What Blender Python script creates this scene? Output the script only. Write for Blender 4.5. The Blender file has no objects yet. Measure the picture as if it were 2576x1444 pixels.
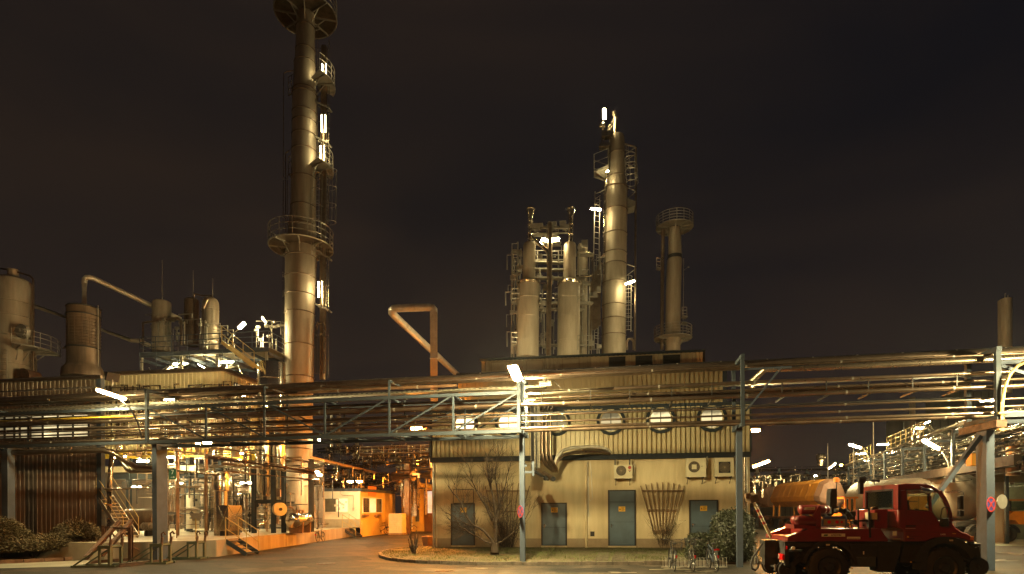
import bpy, math, random
from math import sin, cos, pi, radians, atan2, sqrt
from mathutils import Vector, Matrix, noise
rnd = random.Random(7)
S = bpy.context.scene
COL = S.collection
V = Vector

# ------------------------------------------------------------------ camera
YAW = radians(8.1); ROLL = 0.0054; F = 1500.0; EYE = 2.1; CX, HY = 1288.0, 1283.0
cd = bpy.data.cameras.new('camera'); cam = bpy.data.objects.new('camera', cd); COL.objects.link(cam)
cam.location = (0, 0, EYE)
cam.rotation_euler = (Matrix.Rotation(YAW, 3, 'Z') @ Matrix.Rotation(pi/2, 3, 'X') @ Matrix.Rotation(-ROLL, 3, 'Z')).to_euler()
cd.sensor_width = 36; cd.lens = 36*F/2576
cd.shift_y = (HY-722)/2576; cd.clip_start = .1; cd.clip_end = 3000
S.camera = cam
RX, FW = V((cos(YAW), sin(YAW), 0)), V((-sin(YAW), cos(YAW), 0))

# ------------------------------------------------------------------ night sky, exposure
W = bpy.data.worlds.new('World'); S.world = W; W.use_nodes = True
nt = W.node_tree; nd = nt.nodes; lk = nt.links; nd.clear()
def N(t, **kw):
    n = nd.new(t)
    for k, v in kw.items(): setattr(n, k, v)
    return n
out = N('ShaderNodeOutputWorld'); bg = N('ShaderNodeBackground'); lk.new(bg.outputs[0], out.inputs[0])
tc = N('ShaderNodeTexCoord'); mp = N('ShaderNodeMapping'); mp.inputs['Scale'].default_value = (1.2, 1.2, 3.5)
nz = N('ShaderNodeTexNoise'); nz.inputs['Scale'].default_value = 1.3; nz.inputs['Detail'].default_value = 4; nz.inputs['Roughness'].default_value = .45; nz.inputs['Distortion'].default_value = .6
lk.new(tc.outputs['Generated'], mp.inputs[0]); lk.new(mp.outputs[0], nz.inputs[0])
cr = N('ShaderNodeValToRGB'); cr.color_ramp.elements[0].position = .35; cr.color_ramp.elements[1].position = .72
cr.color_ramp.elements[0].color = (.0072, .0068, .0078, 1); cr.color_ramp.elements[1].color = (.0175, .0125, .0098, 1)
lk.new(nz.outputs[0], cr.inputs[0])
sx = N('ShaderNodeSeparateXYZ'); lk.new(tc.outputs['Generated'], sx.inputs[0])
# town glow: warmer and brighter to the west, where the works lie
r2 = N('ShaderNodeValToRGB'); r2.color_ramp.elements[0].position = .0; r2.color_ramp.elements[1].position = 1
r2.color_ramp.elements[0].color = (1.5, 1.3, 1.1, 1); r2.color_ramp.elements[1].color = (.72, .76, .95, 1)
mr = N('ShaderNodeMapRange'); mr.inputs[1].default_value = -.75; mr.inputs[2].default_value = .6
lk.new(sx.outputs[0], mr.inputs[0]); lk.new(mr.outputs[0], r2.inputs[0])
mx = N('ShaderNodeMixRGB', blend_type='MULTIPLY'); mx.inputs[0].default_value = 1
lk.new(cr.outputs[0], mx.inputs[1]); lk.new(r2.outputs[0], mx.inputs[2])
r3 = N('ShaderNodeValToRGB'); r3.color_ramp.elements[0].position = 0; r3.color_ramp.elements[1].position = .45
r3.color_ramp.elements[0].color = (1.55, 1.5, 1.45, 1); r3.color_ramp.elements[1].color = (1, 1, 1, 1)
lk.new(sx.outputs[2], r3.inputs[0])
mx2 = N('ShaderNodeMixRGB', blend_type='MULTIPLY'); mx2.inputs[0].default_value = 1
lk.new(mx.outputs[0], mx2.inputs[1]); lk.new(r3.outputs[0], mx2.inputs[2])
lk.new(mx2.outputs[0], bg.inputs[0]); bg.inputs[1].default_value = .74
S.view_settings.view_transform = 'Standard'; S.view_settings.look = 'None'
S.view_settings.gamma = 1; S.view_settings.use_curve_mapping = False; S.view_settings.exposure = 0.4
try:
    cy = S.cycles
    cy.use_denoising = True; cy.denoiser = 'OPENIMAGEDENOISE'; cy.denoising_input_passes = 'RGB_ALBEDO_NORMAL'
    cy.max_bounces = 7; cy.diffuse_bounces = 4; cy.glossy_bounces = 3; cy.transmission_bounces = 4; cy.transparent_max_bounces = 8
    cy.sample_clamp_indirect = 8; cy.sample_clamp_direct = 0; cy.blur_glossy = 1.0
    cy.caustics_reflective = False; cy.caustics_refractive = False; cy.use_light_tree = True
except Exception as e:
    print(e)

# ------------------------------------------------------------------ where things stand
def ray(px, py):
    dx, dy = px-CX, HY-py; c, s = cos(ROLL), sin(ROLL)
    return RX*((dx*c+dy*s)/F) + V((0, 0, 1))*((-dx*s+dy*c)/F) + FW
CAM = V((0, 0, EYE))
def D(px, py, d): return CAM + ray(px, py)*d
def Yp(px, py, y): r = ray(px, py); return CAM + r*(y/r.y)
def Xp(px, py, x): r = ray(px, py); return CAM + r*(x/r.x)
def G(px, py, z=0): r = ray(px, py); return CAM + r*((z-EYE)/r.z)
def sc(d): return d/F
def depth(p): return (V(p)-CAM).dot(FW)
RA = radians(-2.5); RE = V((cos(RA), sin(RA), 0)); RN = V((-sin(RA), cos(RA), 0))
RO = G(1314, 1421); RO.z = 0
def RK(px, py, off=0.):
    r = ray(px, py); p0 = RO + RN*off
    t = (p0-CAM).dot(RN)/r.dot(RN); return CAM + r*t
def RS(s, off, z): p = RO + RE*s + RN*off; return V((p.x, p.y, z))
def rs(px, off=0.): return (RK(px, 1200, off)-RO).dot(RE)
def rz(py, px=1314, off=0.): return RK(px, py, off).z

# ------------------------------------------------------------------ objects
LOC = {}
def tag(o, label, cat, group=None, kind=None):
    if label: o['label'] = label
    if cat: o['category'] = cat
    if group: o['group'] = group
    if kind: o['kind'] = kind
    return o
def thing(name, label, cat, loc=(0, 0, 0), rz_=0, group=None, world=True):
    o = bpy.data.objects.new(name, None); COL.objects.link(o)
    o.location = loc; o.rotation_euler = (0, 0, rz_); o.empty_display_size = .2
    if world: LOC[o.name] = V(loc)
    return tag(o, label, cat, group)
def root_loc(p):
    while p.parent: p = p.parent
    return LOC.get(p.name)
def frame(d, up=V((0, 0, 1))):
    d = d.normalized()
    if abs(d.dot(up)) > .97: up = V((0, 1, 0)) if abs(d.y) < .9 else V((1, 0, 0))
    a = d.cross(up).normalized(); b = a.cross(d).normalized()
    return a, b
SPLIT = set('plinth window_post weld_ring flange_ring flange bracket cross_member joint_strap seam_ring seam rib panel_joint hanger upright riser_line service_line side_bracing return_bend side_riser vent_flange bright_flange stay walkway uprights nozzle door_light hinge door_seam stanchion barrel_band corner_trim brace diagonal glazing_bar column_cleat roof_ribs rail_gear guard_frame foot clamp'.split())
class MB:
    def __init__(s): s.v = []; s.f = []
    def quad(s, *p):
        n = len(s.v); s.v += [tuple(q) for q in p]; s.f.append(tuple(range(n, n+len(p)))); return s
    def box(s, x0, y0, z0, x1, y1, z1):
        n = len(s.v); s.v += [(x, y, z) for z in (z0, z1) for y in (y0, y1) for x in (x0, x1)]
        s.f += [tuple(n+i for i in f) for f in ((0, 2, 3, 1), (4, 5, 7, 6), (0, 1, 5, 4), (2, 6, 7, 3), (0, 4, 6, 2), (1, 3, 7, 5))]; return s
    def cbox(s, c, sx_, sy_, sz_, rz_=0, rx_=0, ry_=0):
        m = Matrix.Rotation(rz_, 3, 'Z') @ Matrix.Rotation(ry_, 3, 'Y') @ Matrix.Rotation(rx_, 3, 'X')
        n = len(s.v); c = V(c)
        s.v += [tuple(c + m @ V((x*sx_/2, y*sy_/2, z*sz_/2))) for z in (-1, 1) for y in (-1, 1) for x in (-1, 1)]
        s.f += [tuple(n+i for i in f) for f in ((0, 2, 3, 1), (4, 5, 7, 6), (0, 1, 5, 4), (2, 6, 7, 3), (0, 4, 6, 2), (1, 3, 7, 5))]; return s
    def beam(s, p, q, w, h, up=V((0, 0, 1))):
        p, q = V(p), V(q); a, b = frame(q-p, V(up)); n = len(s.v)
        for c in (p, q): s.v += [tuple(c+a*i*w/2+b*j*h/2) for j in (-1, 1) for i in (-1, 1)]
        s.f += [tuple(n+i for i in f) for f in ((0, 1, 3, 2), (4, 6, 7, 5), (0, 4, 5, 1), (2, 3, 7, 6), (0, 2, 6, 4), (1, 5, 7, 3))]; return s
    def ibeam(s, p, q, w, h, t=.02, up=V((0, 0, 1))):
        p, q = V(p), V(q); a, b = frame(q-p, V(up))
        s.beam(p, q, t, h-2*t-.004, up); s.beam(p+b*(h/2-t/2), q+b*(h/2-t/2), w, t, up); s.beam(p-b*(h/2-t/2), q-b*(h/2-t/2), w, t, up); return s
    def cyl(s, p, q, r, r2=None, n=12, cap=True):
        p, q = V(p), V(q); r2 = r if r2 is None else r2; a, b = frame(q-p); k = len(s.v)
        for c, R in ((p, r), (q, r2)):
            s.v += [tuple(c+a*(R*cos(2*pi*i/n))+b*(R*sin(2*pi*i/n))) for i in range(n)]
        s.f += [(k+i, k+(i+1) % n, k+n+(i+1) % n, k+n+i) for i in range(n)]
        if cap: s.f += [tuple(k+n-1-i for i in range(n)), tuple(k+n+i for i in range(n))]
        return s
    def tube(s, pts, r, n=8, closed=False, cap=True):
        pts = [V(p) for p in pts]; m = len(pts); k = len(s.v)
        rr = r if isinstance(r, (list, tuple)) else [r]*m
        pa = None
        for i, p in enumerate(pts):
            if closed: d = (pts[(i+1) % m]-pts[i-1])
            elif i == 0: d = pts[1]-p
            elif i == m-1: d = p-pts[-2]
            else: d = (pts[i+1]-p).normalized()+(p-pts[i-1]).normalized()
            if d.length < 1e-6: d = V((0, 0, 1))
            d.normalize()
            if pa is None: a, b = frame(d)
            else:
                a = pa-d*pa.dot(d)
                if a.length < 1e-4: a, b = frame(d)
                a.normalize(); b = d.cross(a)
            pa = a
            s.v += [tuple(p+a*(rr[i]*cos(2*pi*j/n))+b*(rr[i]*sin(2*pi*j/n))) for j in range(n)]
        for i in range(m if closed else m-1):
            o, o2 = k+i*n, k+((i+1) % m)*n
            s.f += [(o+j, o+(j+1) % n, o2+(j+1) % n, o2+j) for j in range(n)]
        if cap and not closed: s.f += [tuple(k+n-1-j for j in range(n)), tuple(k+(m-1)*n+j for j in range(n))]
        return s
    def ring(s, c, R, r, a0=0, a1=2*pi, n=32, m=6, axis=None):
        c = V(c); full = abs(a1-a0-2*pi) < 1e-6
        e1, e2 = (V((1, 0, 0)), V((0, 1, 0))) if axis is None else frame(V(axis))
        pts = [c+e1*(R*cos(a0+(a1-a0)*i/n))+e2*(R*sin(a0+(a1-a0)*i/n)) for i in range(n if full else n+1)]
        return s.tube(pts, r, m, closed=full)
    def loops(s, rings, cap=True):
        k = len(s.v); n = len(rings[0])
        for r in rings: s.v += [tuple(p) for p in r]
        for i in range(len(rings)-1):
            o, o2 = k+i*n, k+(i+1)*n
            s.f += [(o+j, o+(j+1) % n, o2+(j+1) % n, o2+j) for j in range(n)]
        if cap: s.f += [tuple(k+n-1-j for j in range(n)), tuple(k+(len(rings)-1)*n+j for j in range(n))]
        return s
    def lathe(s, prof, n=28, axis=None, cap=True):
        """prof: [(centre, radius)] centres are vectors; rings level unless axis is given"""
        e1, e2 = (V((1, 0, 0)), V((0, 1, 0))) if axis is None else frame(V(axis))
        return s.loops([[V(c)+e1*(R*cos(2*pi*j/n))+e2*(R*sin(2*pi*j/n)) for j in range(n)] for c, R in prof], cap)
    def arcplate(s, c, r0, r1, a0, a1, t, n=24):
        c = V(c); k = len(s.v)
        for i in range(n+1):
            a = a0+(a1-a0)*i/n; d = V((cos(a), sin(a), 0))
            for R, z in ((r0, 0), (r1, 0), (r1, t), (r0, t)): s.v.append(tuple(c+d*R+V((0, 0, z))))
        for i in range(n):
            o = k+i*4; s.f += [(o+j, o+4+j, o+4+(j+1) % 4, o+(j+1) % 4) for j in range(4)]
        if abs(a1-a0) < 6.28: s.f += [(k, k+1, k+2, k+3), (k+4*n+3, k+4*n+2, k+4*n+1, k+4*n)]
        return s
    def prism(s, pts, off):
        """closed polygon of vectors, extruded by off"""
        off = V(off); k = len(s.v); m = len(pts)
        s.v += [tuple(V(p)) for p in pts]+[tuple(V(p)+off) for p in pts]
        s.f += [tuple(range(k+m-1, k-1, -1)), tuple(range(k+m, k+2*m))]+[(k+i, k+(i+1) % m, k+m+(i+1) % m, k+m+i) for i in range(m)]
        return s
    def islands(s):
        par = list(range(len(s.v)))
        def find(a):
            while par[a] != a: par[a] = par[par[a]]; a = par[a]
            return a
        for f in s.f:
            r = find(f[0])
            for i in f[1:]: par[find(i)] = r
        g = {}
        for f in s.f: g.setdefault(find(f[0]), []).append(f)
        return list(g.values())
    def build(s, name, mat, parent=None, label=None, smooth=True, sharp=38):
        if parent and name in SPLIT:
            g = s.islands()
            if 1 < len(g) <= 60:
                obs = []
                for fs in g:
                    m = MB(); mp_ = {}
                    for f in fs:
                        for i in f:
                            if i not in mp_: mp_[i] = len(m.v); m.v.append(s.v[i])
                        m.f.append(tuple(mp_[i] for i in f))
                    obs.append(m._build(name, mat, parent, label, smooth, sharp))
                return obs[0]
        return s._build(name, mat, parent, label, smooth, sharp)
    def _build(s, name, mat, parent=None, label=None, smooth=True, sharp=38):
        me = bpy.data.meshes.new(name)
        L = root_loc(parent) if parent else None
        vs = s.v if L is None else [(x-L.x, y-L.y, z-L.z) for x, y, z in s.v]
        me.from_pydata(vs, [], s.f)
        me.materials.append(mat)
        if smooth and s.f:
            me.polygons.foreach_set('use_smooth', [True]*len(me.polygons)); me.update()
            try: me.set_sharp_from_angle(angle=radians(sharp))
            except Exception: pass
        me.update()
        o = bpy.data.objects.new(name, me); COL.objects.link(o)
        if parent: o.parent = parent
        if label: o['label'] = label
        return o
def copy_tree(o, parent=None):
    c = o.copy(); COL.objects.link(c); c.parent = parent
    for ch in list(o.children): copy_tree(ch, c)
    return c
def text_mesh(name, txt, mat, parent, pos, xdir, updir, size, ext=.002, align='CENTER', bold=0.0, world=True):
    cu = bpy.data.curves.new('txt', 'FONT'); cu.body = txt; cu.size = size; cu.extrude = ext; cu.align_x = align; cu.align_y = 'CENTER'; cu.offset = bold
    to = bpy.data.objects.new('txt', cu); COL.objects.link(to)
    dg = bpy.context.evaluated_depsgraph_get(); me = bpy.data.meshes.new_from_object(to.evaluated_get(dg))
    bpy.data.objects.remove(to); bpy.data.curves.remove(cu)
    x = V(xdir).normalized(); y = V(updir).normalized(); z = x.cross(y)
    M = Matrix((x, y, z)).transposed().to_4x4(); M.translation = V(pos)
    L = root_loc(parent) if world else None
    if L is not None: M.translation -= L
    me.transform(M); me.materials.clear(); me.materials.append(mat); me.name = name
    o = bpy.data.objects.new(name, me); COL.objects.link(o); o.parent = parent
    return o

# ------------------------------------------------------------------ materials
def mat(name, col, rough=.6, metal=0., var=.2, scale=3., bump=0., bscale=None, streak=False, dirt=None, dirt_amt=.5, spec=None, coat=0.):
    m = bpy.data.materials.new(name); m.use_nodes = True; t = m.node_tree; n = t.nodes; l = t.links
    b = n['Principled BSDF']; b.inputs['Roughness'].default_value = rough; b.inputs['Metallic'].default_value = metal
    if spec is not None: b.inputs['Specular IOR Level'].default_value = spec
    if coat: b.inputs['Coat Weight'].default_value = coat; b.inputs['Coat Roughness'].default_value = .08
    c = (*col, 1) if len(col) == 3 else col
    g = n.new('ShaderNodeNewGeometry'); mpn = n.new('ShaderNodeMapping'); mpn.inputs['Scale'].default_value = (1, 1, .16) if streak else (1, 1, 1)
    l.new(g.outputs['Position'], mpn.inputs[0])
    no = n.new('ShaderNodeTexNoise'); no.inputs['Scale'].default_value = scale; no.inputs['Detail'].default_value = 5; no.inputs['Roughness'].default_value = .62
    l.new(mpn.outputs[0], no.inputs[0])
    rp = n.new('ShaderNodeValToRGB'); e = rp.color_ramp.elements; e[0].position = .3; e[1].position = .7
    lo = dirt or tuple(x*(1-var*1.6) for x in col)
    if dirt: lo = tuple(col[i]*(1-dirt_amt)+dirt[i]*dirt_amt for i in range(3))
    e[0].color = (*lo, 1); e[1].color = tuple(min(1, x*(1+var*.45)) for x in col)+(1,)
    l.new(no.outputs[0], rp.inputs[0]); l.new(rp.outputs[0], b.inputs['Base Color'])
    mrn = n.new('ShaderNodeMapRange'); mrn.inputs[3].default_value = min(1, rough*1.25); mrn.inputs[4].default_value = rough*.75
    l.new(no.outputs[0], mrn.inputs[0]); l.new(mrn.outputs[0], b.inputs['Roughness'])
    if bump:
        nb = n.new('ShaderNodeTexNoise'); nb.inputs['Scale'].default_value = bscale or scale*6; nb.inputs['Detail'].default_value = 4
        l.new(g.outputs['Position'], nb.inputs[0]); bm = n.new('ShaderNodeBump'); bm.inputs['Strength'].default_value = bump; bm.inputs['Distance'].default_value = .02
        l.new(nb.outputs[0], bm.inputs['Height']); l.new(bm.outputs[0], b.inputs['Normal'])
    return m
def glow(name, col, strength):
    m = bpy.data.materials.new(name); m.use_nodes = True; b = m.node_tree.nodes['Principled BSDF']
    b.inputs['Base Color'].default_value = (.8, .8, .8, 1); b.inputs['Emission Color'].default_value = (*col, 1); b.inputs['Emission Strength'].default_value = strength
    return m
LK = 2.6; WARM = (1., .74, .36); NEUT = (1., .82, .40); SODI = (1., .30, .025)
M = dict(
    jacket=mat('jacket_sheet', (.34, .26, .19), .30, .92, .25, 2.5, .05, 9, dirt=(.16, .10, .06), dirt_amt=.6),
    duct=mat('duct_sheet', (.50, .44, .36), .42, .45, .2, 2.5, .04, 9, dirt=(.28, .2, .14), dirt_amt=.5),
    jacket_b=mat('jacket_bright', (.50, .42, .32), .26, .92, .2, 2, .06, 7, dirt=(.26, .18, .11), dirt_amt=.5),
    steel=mat('galvanised', (.46, .43, .37), .42, .65, .22, 3, dirt=(.25, .19, .12), dirt_amt=.35),
    girder=mat('dark_girder', (.045, .03, .02), .9, 0, .3, 2, spec=.05),
    dull=mat('dull_pipe', (.16, .115, .08), .38, .8, .3, 2.5, .05, 9),
    stack=mat('stack_sheet', (.35, .298, .228), .55, .3, .25, 1.6, .05, 4, streak=True, dirt=(.17, .12, .08), dirt_amt=.75),
    inox=mat('polished_sheet', (.72, .68, .58), .2, 1., .12, 1.6, .10, 2.2, streak=True),
    copper=mat('brown_pipe', (.30, .17, .09), .38, .55, .25, 3),
    blue=mat('blue_paint', (.036, .048, .060), .7, 0, .18, 4, dirt=(.04, .04, .04), spec=.15),
    bluedoor=mat('door_paint', (.075, .115, .150), .45, 0, .3, 2.2, .02, 14, dirt=(.06, .08, .09)),
    bluegrey=mat('grey_blue_post', (.055, .070, .095), .7, 0, .18, 4, dirt=(.045, .05, .055), spec=.15),
    plaster=mat('cream_plaster', (.64, .53, .32), .85, 0, .09, 1.7, .12, 60, streak=True, dirt=(.36, .28, .15), dirt_amt=.62),
    plinth=mat('tan_plinth', (.33, .25, .15), .85, 0, .12, 2, .12, 50),
    clad=mat('cream_cladding', (.72, .61, .36), .42, .1, .07, .8, dirt=(.42, .35, .2), dirt_amt=.3),
    clad_t=mat('tan_cladding', (.44, .35, .21), .5, .1, .10, 1),
    shed=mat('brown_cladding', (.26, .195, .15), .6, .05, .22, 1.3, streak=True),
    dark=mat('dark_steel', (.035, .032, .03), .5, .3, .2, 3),
    black=mat('black_rubber', (.022, .020, .018), .7, 0, .2, 4),
    rust=mat('rusty_steel', (.11, .052, .026), .75, .1, .4, 5, .2, 40),
    soot=mat('sooty_sheet', (.18, .12, .075), .5, .45, .4, 1.8, streak=True, dirt=(.04, .028, .02), dirt_amt=.9),
    conc=mat('concrete', (.30, .24, .17), .85, 0, .2, 1.3, .2, 25, streak=True, dirt=(.14, .11, .08), dirt_amt=.7),
    concf=mat('dock_concrete', (.36, .33, .25), .6, 0, .2, .7, .12, 20, dirt=(.15, .13, .1), dirt_amt=.7),
    kerb=mat('kerb_granite', (.11, .085, .06), .8, 0, .35, 5, .3, 40),
    yellow=mat('yellow_paint', (.55, .36, .03), .5, 0, .15, 3),
    railp=mat('yellow_rail', (.46, .33, .12), .5, .2, .15, 4),
    green=mat('green_paint', (.05, .075, .05), .6, 0, .35, 6, dirt=(.09, .06, .04), dirt_amt=.4),
    wood=mat('weathered_wood', (.24, .15, .075), .8, 0, .3, 7, .2, 50),
    bark=mat('bark', (.062, .041, .024), .9, 0, .35, 9, .5, 50),
    white=mat('white_paint', (.72, .68, .56), .6, 0, .06, 2),
    offwhite=mat('ac_casing', (.62, .55, .36), .5, 0, .08, 3),
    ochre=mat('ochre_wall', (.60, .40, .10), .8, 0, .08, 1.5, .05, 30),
    glass_d=mat('dark_glass', (.05, .05, .045), .08, 0, .2, 1, spec=.8),
    glass_g=mat('tinted_glass', (.14, .14, .11), .12, 0, .3, 1.2, spec=.8),
    signy=mat('yellow_sign', (.75, .42, .03), .5, 0, .05),
    ink=mat('black_ink', (.02, .02, .02), .6, 0, .05),
    signr=mat('red_sign', (.38, .03, .015), .45, 0, .1),
    signb=mat('blue_sign', (.03, .05, .22), .45, 0, .1),
    signw=mat('white_sign', (.75, .75, .72), .5, 0, .05),
    signg=mat('green_sign', (.02, .10, .06), .45, 0, .05),
    red=mat('red_truck_paint', (.21, .012, .009), .32, 0, .12, 1.6, coat=.35, dirt=(.075, .03, .02), dirt_amt=.55),
    redb=mat('red_reflector', (.6, .01, .01), .25, 0, .1),
    orange=mat('orange_paint', (.70, .20, .01), .4, 0, .12, 1.5),
    waggony=mat('wagon_yellow', (.55, .23, .014), .5, 0, .2, 1.0, streak=True, dirt=(.25, .10, .02), dirt_amt=.5),
    waggong=mat('wagon_grey', (.13, .105, .078), .6, 0, .25, 1, streak=True),
    waggonr=mat('wagon_brown', (.11, .048, .022), .7, 0, .3, 1.5, streak=True),
    chrome=mat('chrome', (.8, .78, .72), .15, 1., .05, 5),
    leaf=mat('hedge_leaf', (.030, .036, .012), .55, 0, .4, 14),
    juni=mat('juniper_needles', (.125, .095, .040), .7, 0, .45, 7),
    rail=mat('platform_steel', (.34, .31, .26), .45, .6, .15, 4),
    tray=mat('cable_tray', (.30, .27, .2), .5, .6, .3, 8),
    roof=mat('roof_felt', (.06, .055, .05), .8, 0, .3, 2),
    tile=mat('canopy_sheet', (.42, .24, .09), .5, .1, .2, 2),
)
L_W = glow('lamp_warm', NEUT, 60); L_HOT = glow('lamp_hot', NEUT, 150); L_S = glow('lamp_sodium', SODI, 260); L_WIN = glow('lit_pane', (1., .78, .42), 1.2)
L_DIM = glow('lamp_small', NEUT, 25)

# ------------------------------------------------------------------ generic makers
def lampm(strength, col=NEUT):
    k = 'glow_%d_%d' % (strength, int(col[2]*100))
    if k not in bpy.data.materials: glow(k, col, strength*LK)
    return bpy.data.materials[k]
def lamp(label, p, d, w=.16, h=.10, strength=60, col=NEUT, name='floodlight', cat='lamp', arm=None, group=None, upv=V((0, 0, 1)), house=True, arm_mat=None):
    """long lamp head: bright diffuser under a thin housing; p centre, d full length vector"""
    p, d = V(p), V(d); a, b = frame(d, V(upv))
    t = thing(name, label, cat, p, group=group)
    L = d.length; rr = min(.5*w, L*.3); R_ = []
    for f, k in ((0, .25), (.12, .62), (.5, .92), (1, 1), (-1, 1), (-.5, .92), (-.12, .62), (0, .25)):
        c = p-d/2+d.normalized()*rr*f if f > 0 or not R_ else p+d/2+d.normalized()*rr*f
        R_.append([c+a*(w/2*k*cos(2*pi*j/10))+b*(h/2*k*sin(2*pi*j/10)) for j in range(10)])
    MB().loops(R_).build('diffuser', lampm(strength, col), t)
    if house: MB().beam(p-d*.52+b*(h/2+.03), p+d*.52+b*(h/2+.03), w+.06, .06, upv).build('housing', M['steel'], t)
    if arm: MB().tube(arm, .035, 8).build('arm', arm_mat or M['steel'], t)
    return t
def tower(prof, d, n=28, seg=None):
    """prof: (px centre, py, px width) at one depth -> MB lathe and its rings"""
    m = MB(); s = sc(d); m.lathe([(D(cx, py, d), w*s/2) for cx, py, w in prof], n); return m
def bands(lst, d, r=.025, grow=1.012):
    m = MB(); s = sc(d)
    for cx, py, w in lst: m.ring(D(cx, py, d), w*s/2*grow, r, n=28, m=5)
    return m
def platform(t, c, r0, r1, a0=0, a1=2*pi, h=1.1, rails=2, posts=12, brk=8, mname='rail', deck_t=.06, n=36, rr=.022, deckm=None):
    c = V(c); full = abs(a1-a0-2*pi) < 1e-5
    MB().arcplate(c, r0, r1, a0, a1, deck_t, n).build('platform_deck', M[deckm or mname], t)
    m = MB()
    for k in range(rails+1):
        m.ring(c+V((0, 0, h*(k+1)/(rails+1))), r1, rr, a0, a1, n, 5)
    m.ring(c+V((0, 0, .0)), r1, .05, a0, a1, n, 5)
    for k in range(posts + (0 if full else 1)):
        a = a0+(a1-a0)*k/posts; q = c+V((r1*cos(a), r1*sin(a), 0)); m.cyl(q, q+V((0, 0, h)), rr, n=5)
    m.build('railing', M[mname], t)
    m = MB()
    for k in range(brk):
        a = a0+(a1-a0)*(k+.5)/brk; u = V((cos(a), sin(a), 0))
        m.beam(c+u*r0*.98-V((0, 0, .06)), c+u*r1-V((0, 0, .04)), .07, .1)
        m.beam(c+u*r0*.98-V((0, 0, .7)), c+u*(r0+(r1-r0)*.45)-V((0, 0, .08)), .05, .05)
    m.build('bracket', M[mname], t)
def ladder(t, p, q, w=.45, cage=True, side=V((1, 0, 0)), outv=V((0, -1, 0)), mname='rail', step=.33):
    p, q = V(p), V(q); m = MB(); side = V(side); outv = V(outv)
    m.cyl(p-side*w/2, q-side*w/2, .025, n=5); m.cyl(p+side*w/2, q+side*w/2, .025, n=5)
    L = (q-p).length; k = int(L/step)
    for i in range(k): c = p+(q-p)*((i+.5)/k); m.cyl(c-side*w/2, c+side*w/2, .014, n=4)
    m.build('ladder', M[mname], t)
    if cage:
        m = MB(); k = int(L/.9)
        for i in range(k+1):
            c = p+(q-p)*((i)/max(1, k)); pts = [c+side*(.36*cos(a))+outv*(.05+.62*sin(a)) for a in [pi*j/8 for j in range(9)]]
            m.tube(pts, .018, 4)
        for a in (.25, .5, .75):
            o = side*(.36*cos(pi*a))+outv*(.05+.62*sin(pi*a)); m.cyl(p+o, q+o, .014, n=4)
        m.build('ladder_cage', M[mname], t)
def railing(pts, h=1.05, rails=2, r=.022, spacing=1.5, m=None):
    m = m or MB(); pts = [V(p) for p in pts]
    for i in range(len(pts)-1):
        p, q = pts[i], pts[i+1]; n = max(1, round((q-p).length/spacing))
        for k in range(rails): z = V((0, 0, h*(k+1)/rails)); m.cyl(p+z, q+z, r, n=6)
        for k in range(n+1): c = p+(q-p)*k/n; m.cyl(c, c+V((0, 0, h)), r, n=6)
    return m
def cladding(p, q, z0, z1, pitch=.28, dep=.045, sheet=5, mat_=None, parent=None, outv=None, name='cladding_panel', z0b=None, z1b=None, skip=None):
    """trapezoidal sheets from p to q (ground points), bottom z0, top z1; every sheet an object"""
    p, q = V((p[0], p[1], 0)), V((q[0], q[1], 0)); L = (q-p).length; u = (q-p)/L
    o = V(outv) if outv is not None else V((u.y, -u.x, 0)); n = max(1, round(L/pitch)); pt = L/n
    z0b = z0 if z0b is None else z0b; z1b = z1 if z1b is None else z1b
    prof = [(0, 0), (.30, 0), (.315, 1), (.98, 1), (.995, 0), (1, 0)] if dep > .06 else [(0, 0), (.30, 0), (.40, 1), (.86, 1), (.96, 0), (1, 0)]
    i = 0
    while i < n:
        e = min(n, i+sheet); m = MB(); line = []
        jit = rnd.uniform(0, .006)
        for k in range(i, e):
            for (a, b) in (prof if k == i else prof[1:]): line.append(((k+a)*pt, b*dep+jit))
        line[-1] = (e*pt-.004, line[-1][1])
        k0 = len(m.v)
        for (s_, d_) in line:
            c = p+u*s_+o*d_; f_ = s_/L
            m.v += [(c.x, c.y, z0+(z0b-z0)*f_), (c.x, c.y, z1+(z1b-z1)*f_)]
        for j in range(len(line)-1): m.f.append((k0+2*j, k0+2*j+2, k0+2*j+3, k0+2*j+1))
        m.build(name, mat_, parent, smooth=False)
        i = e
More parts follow.
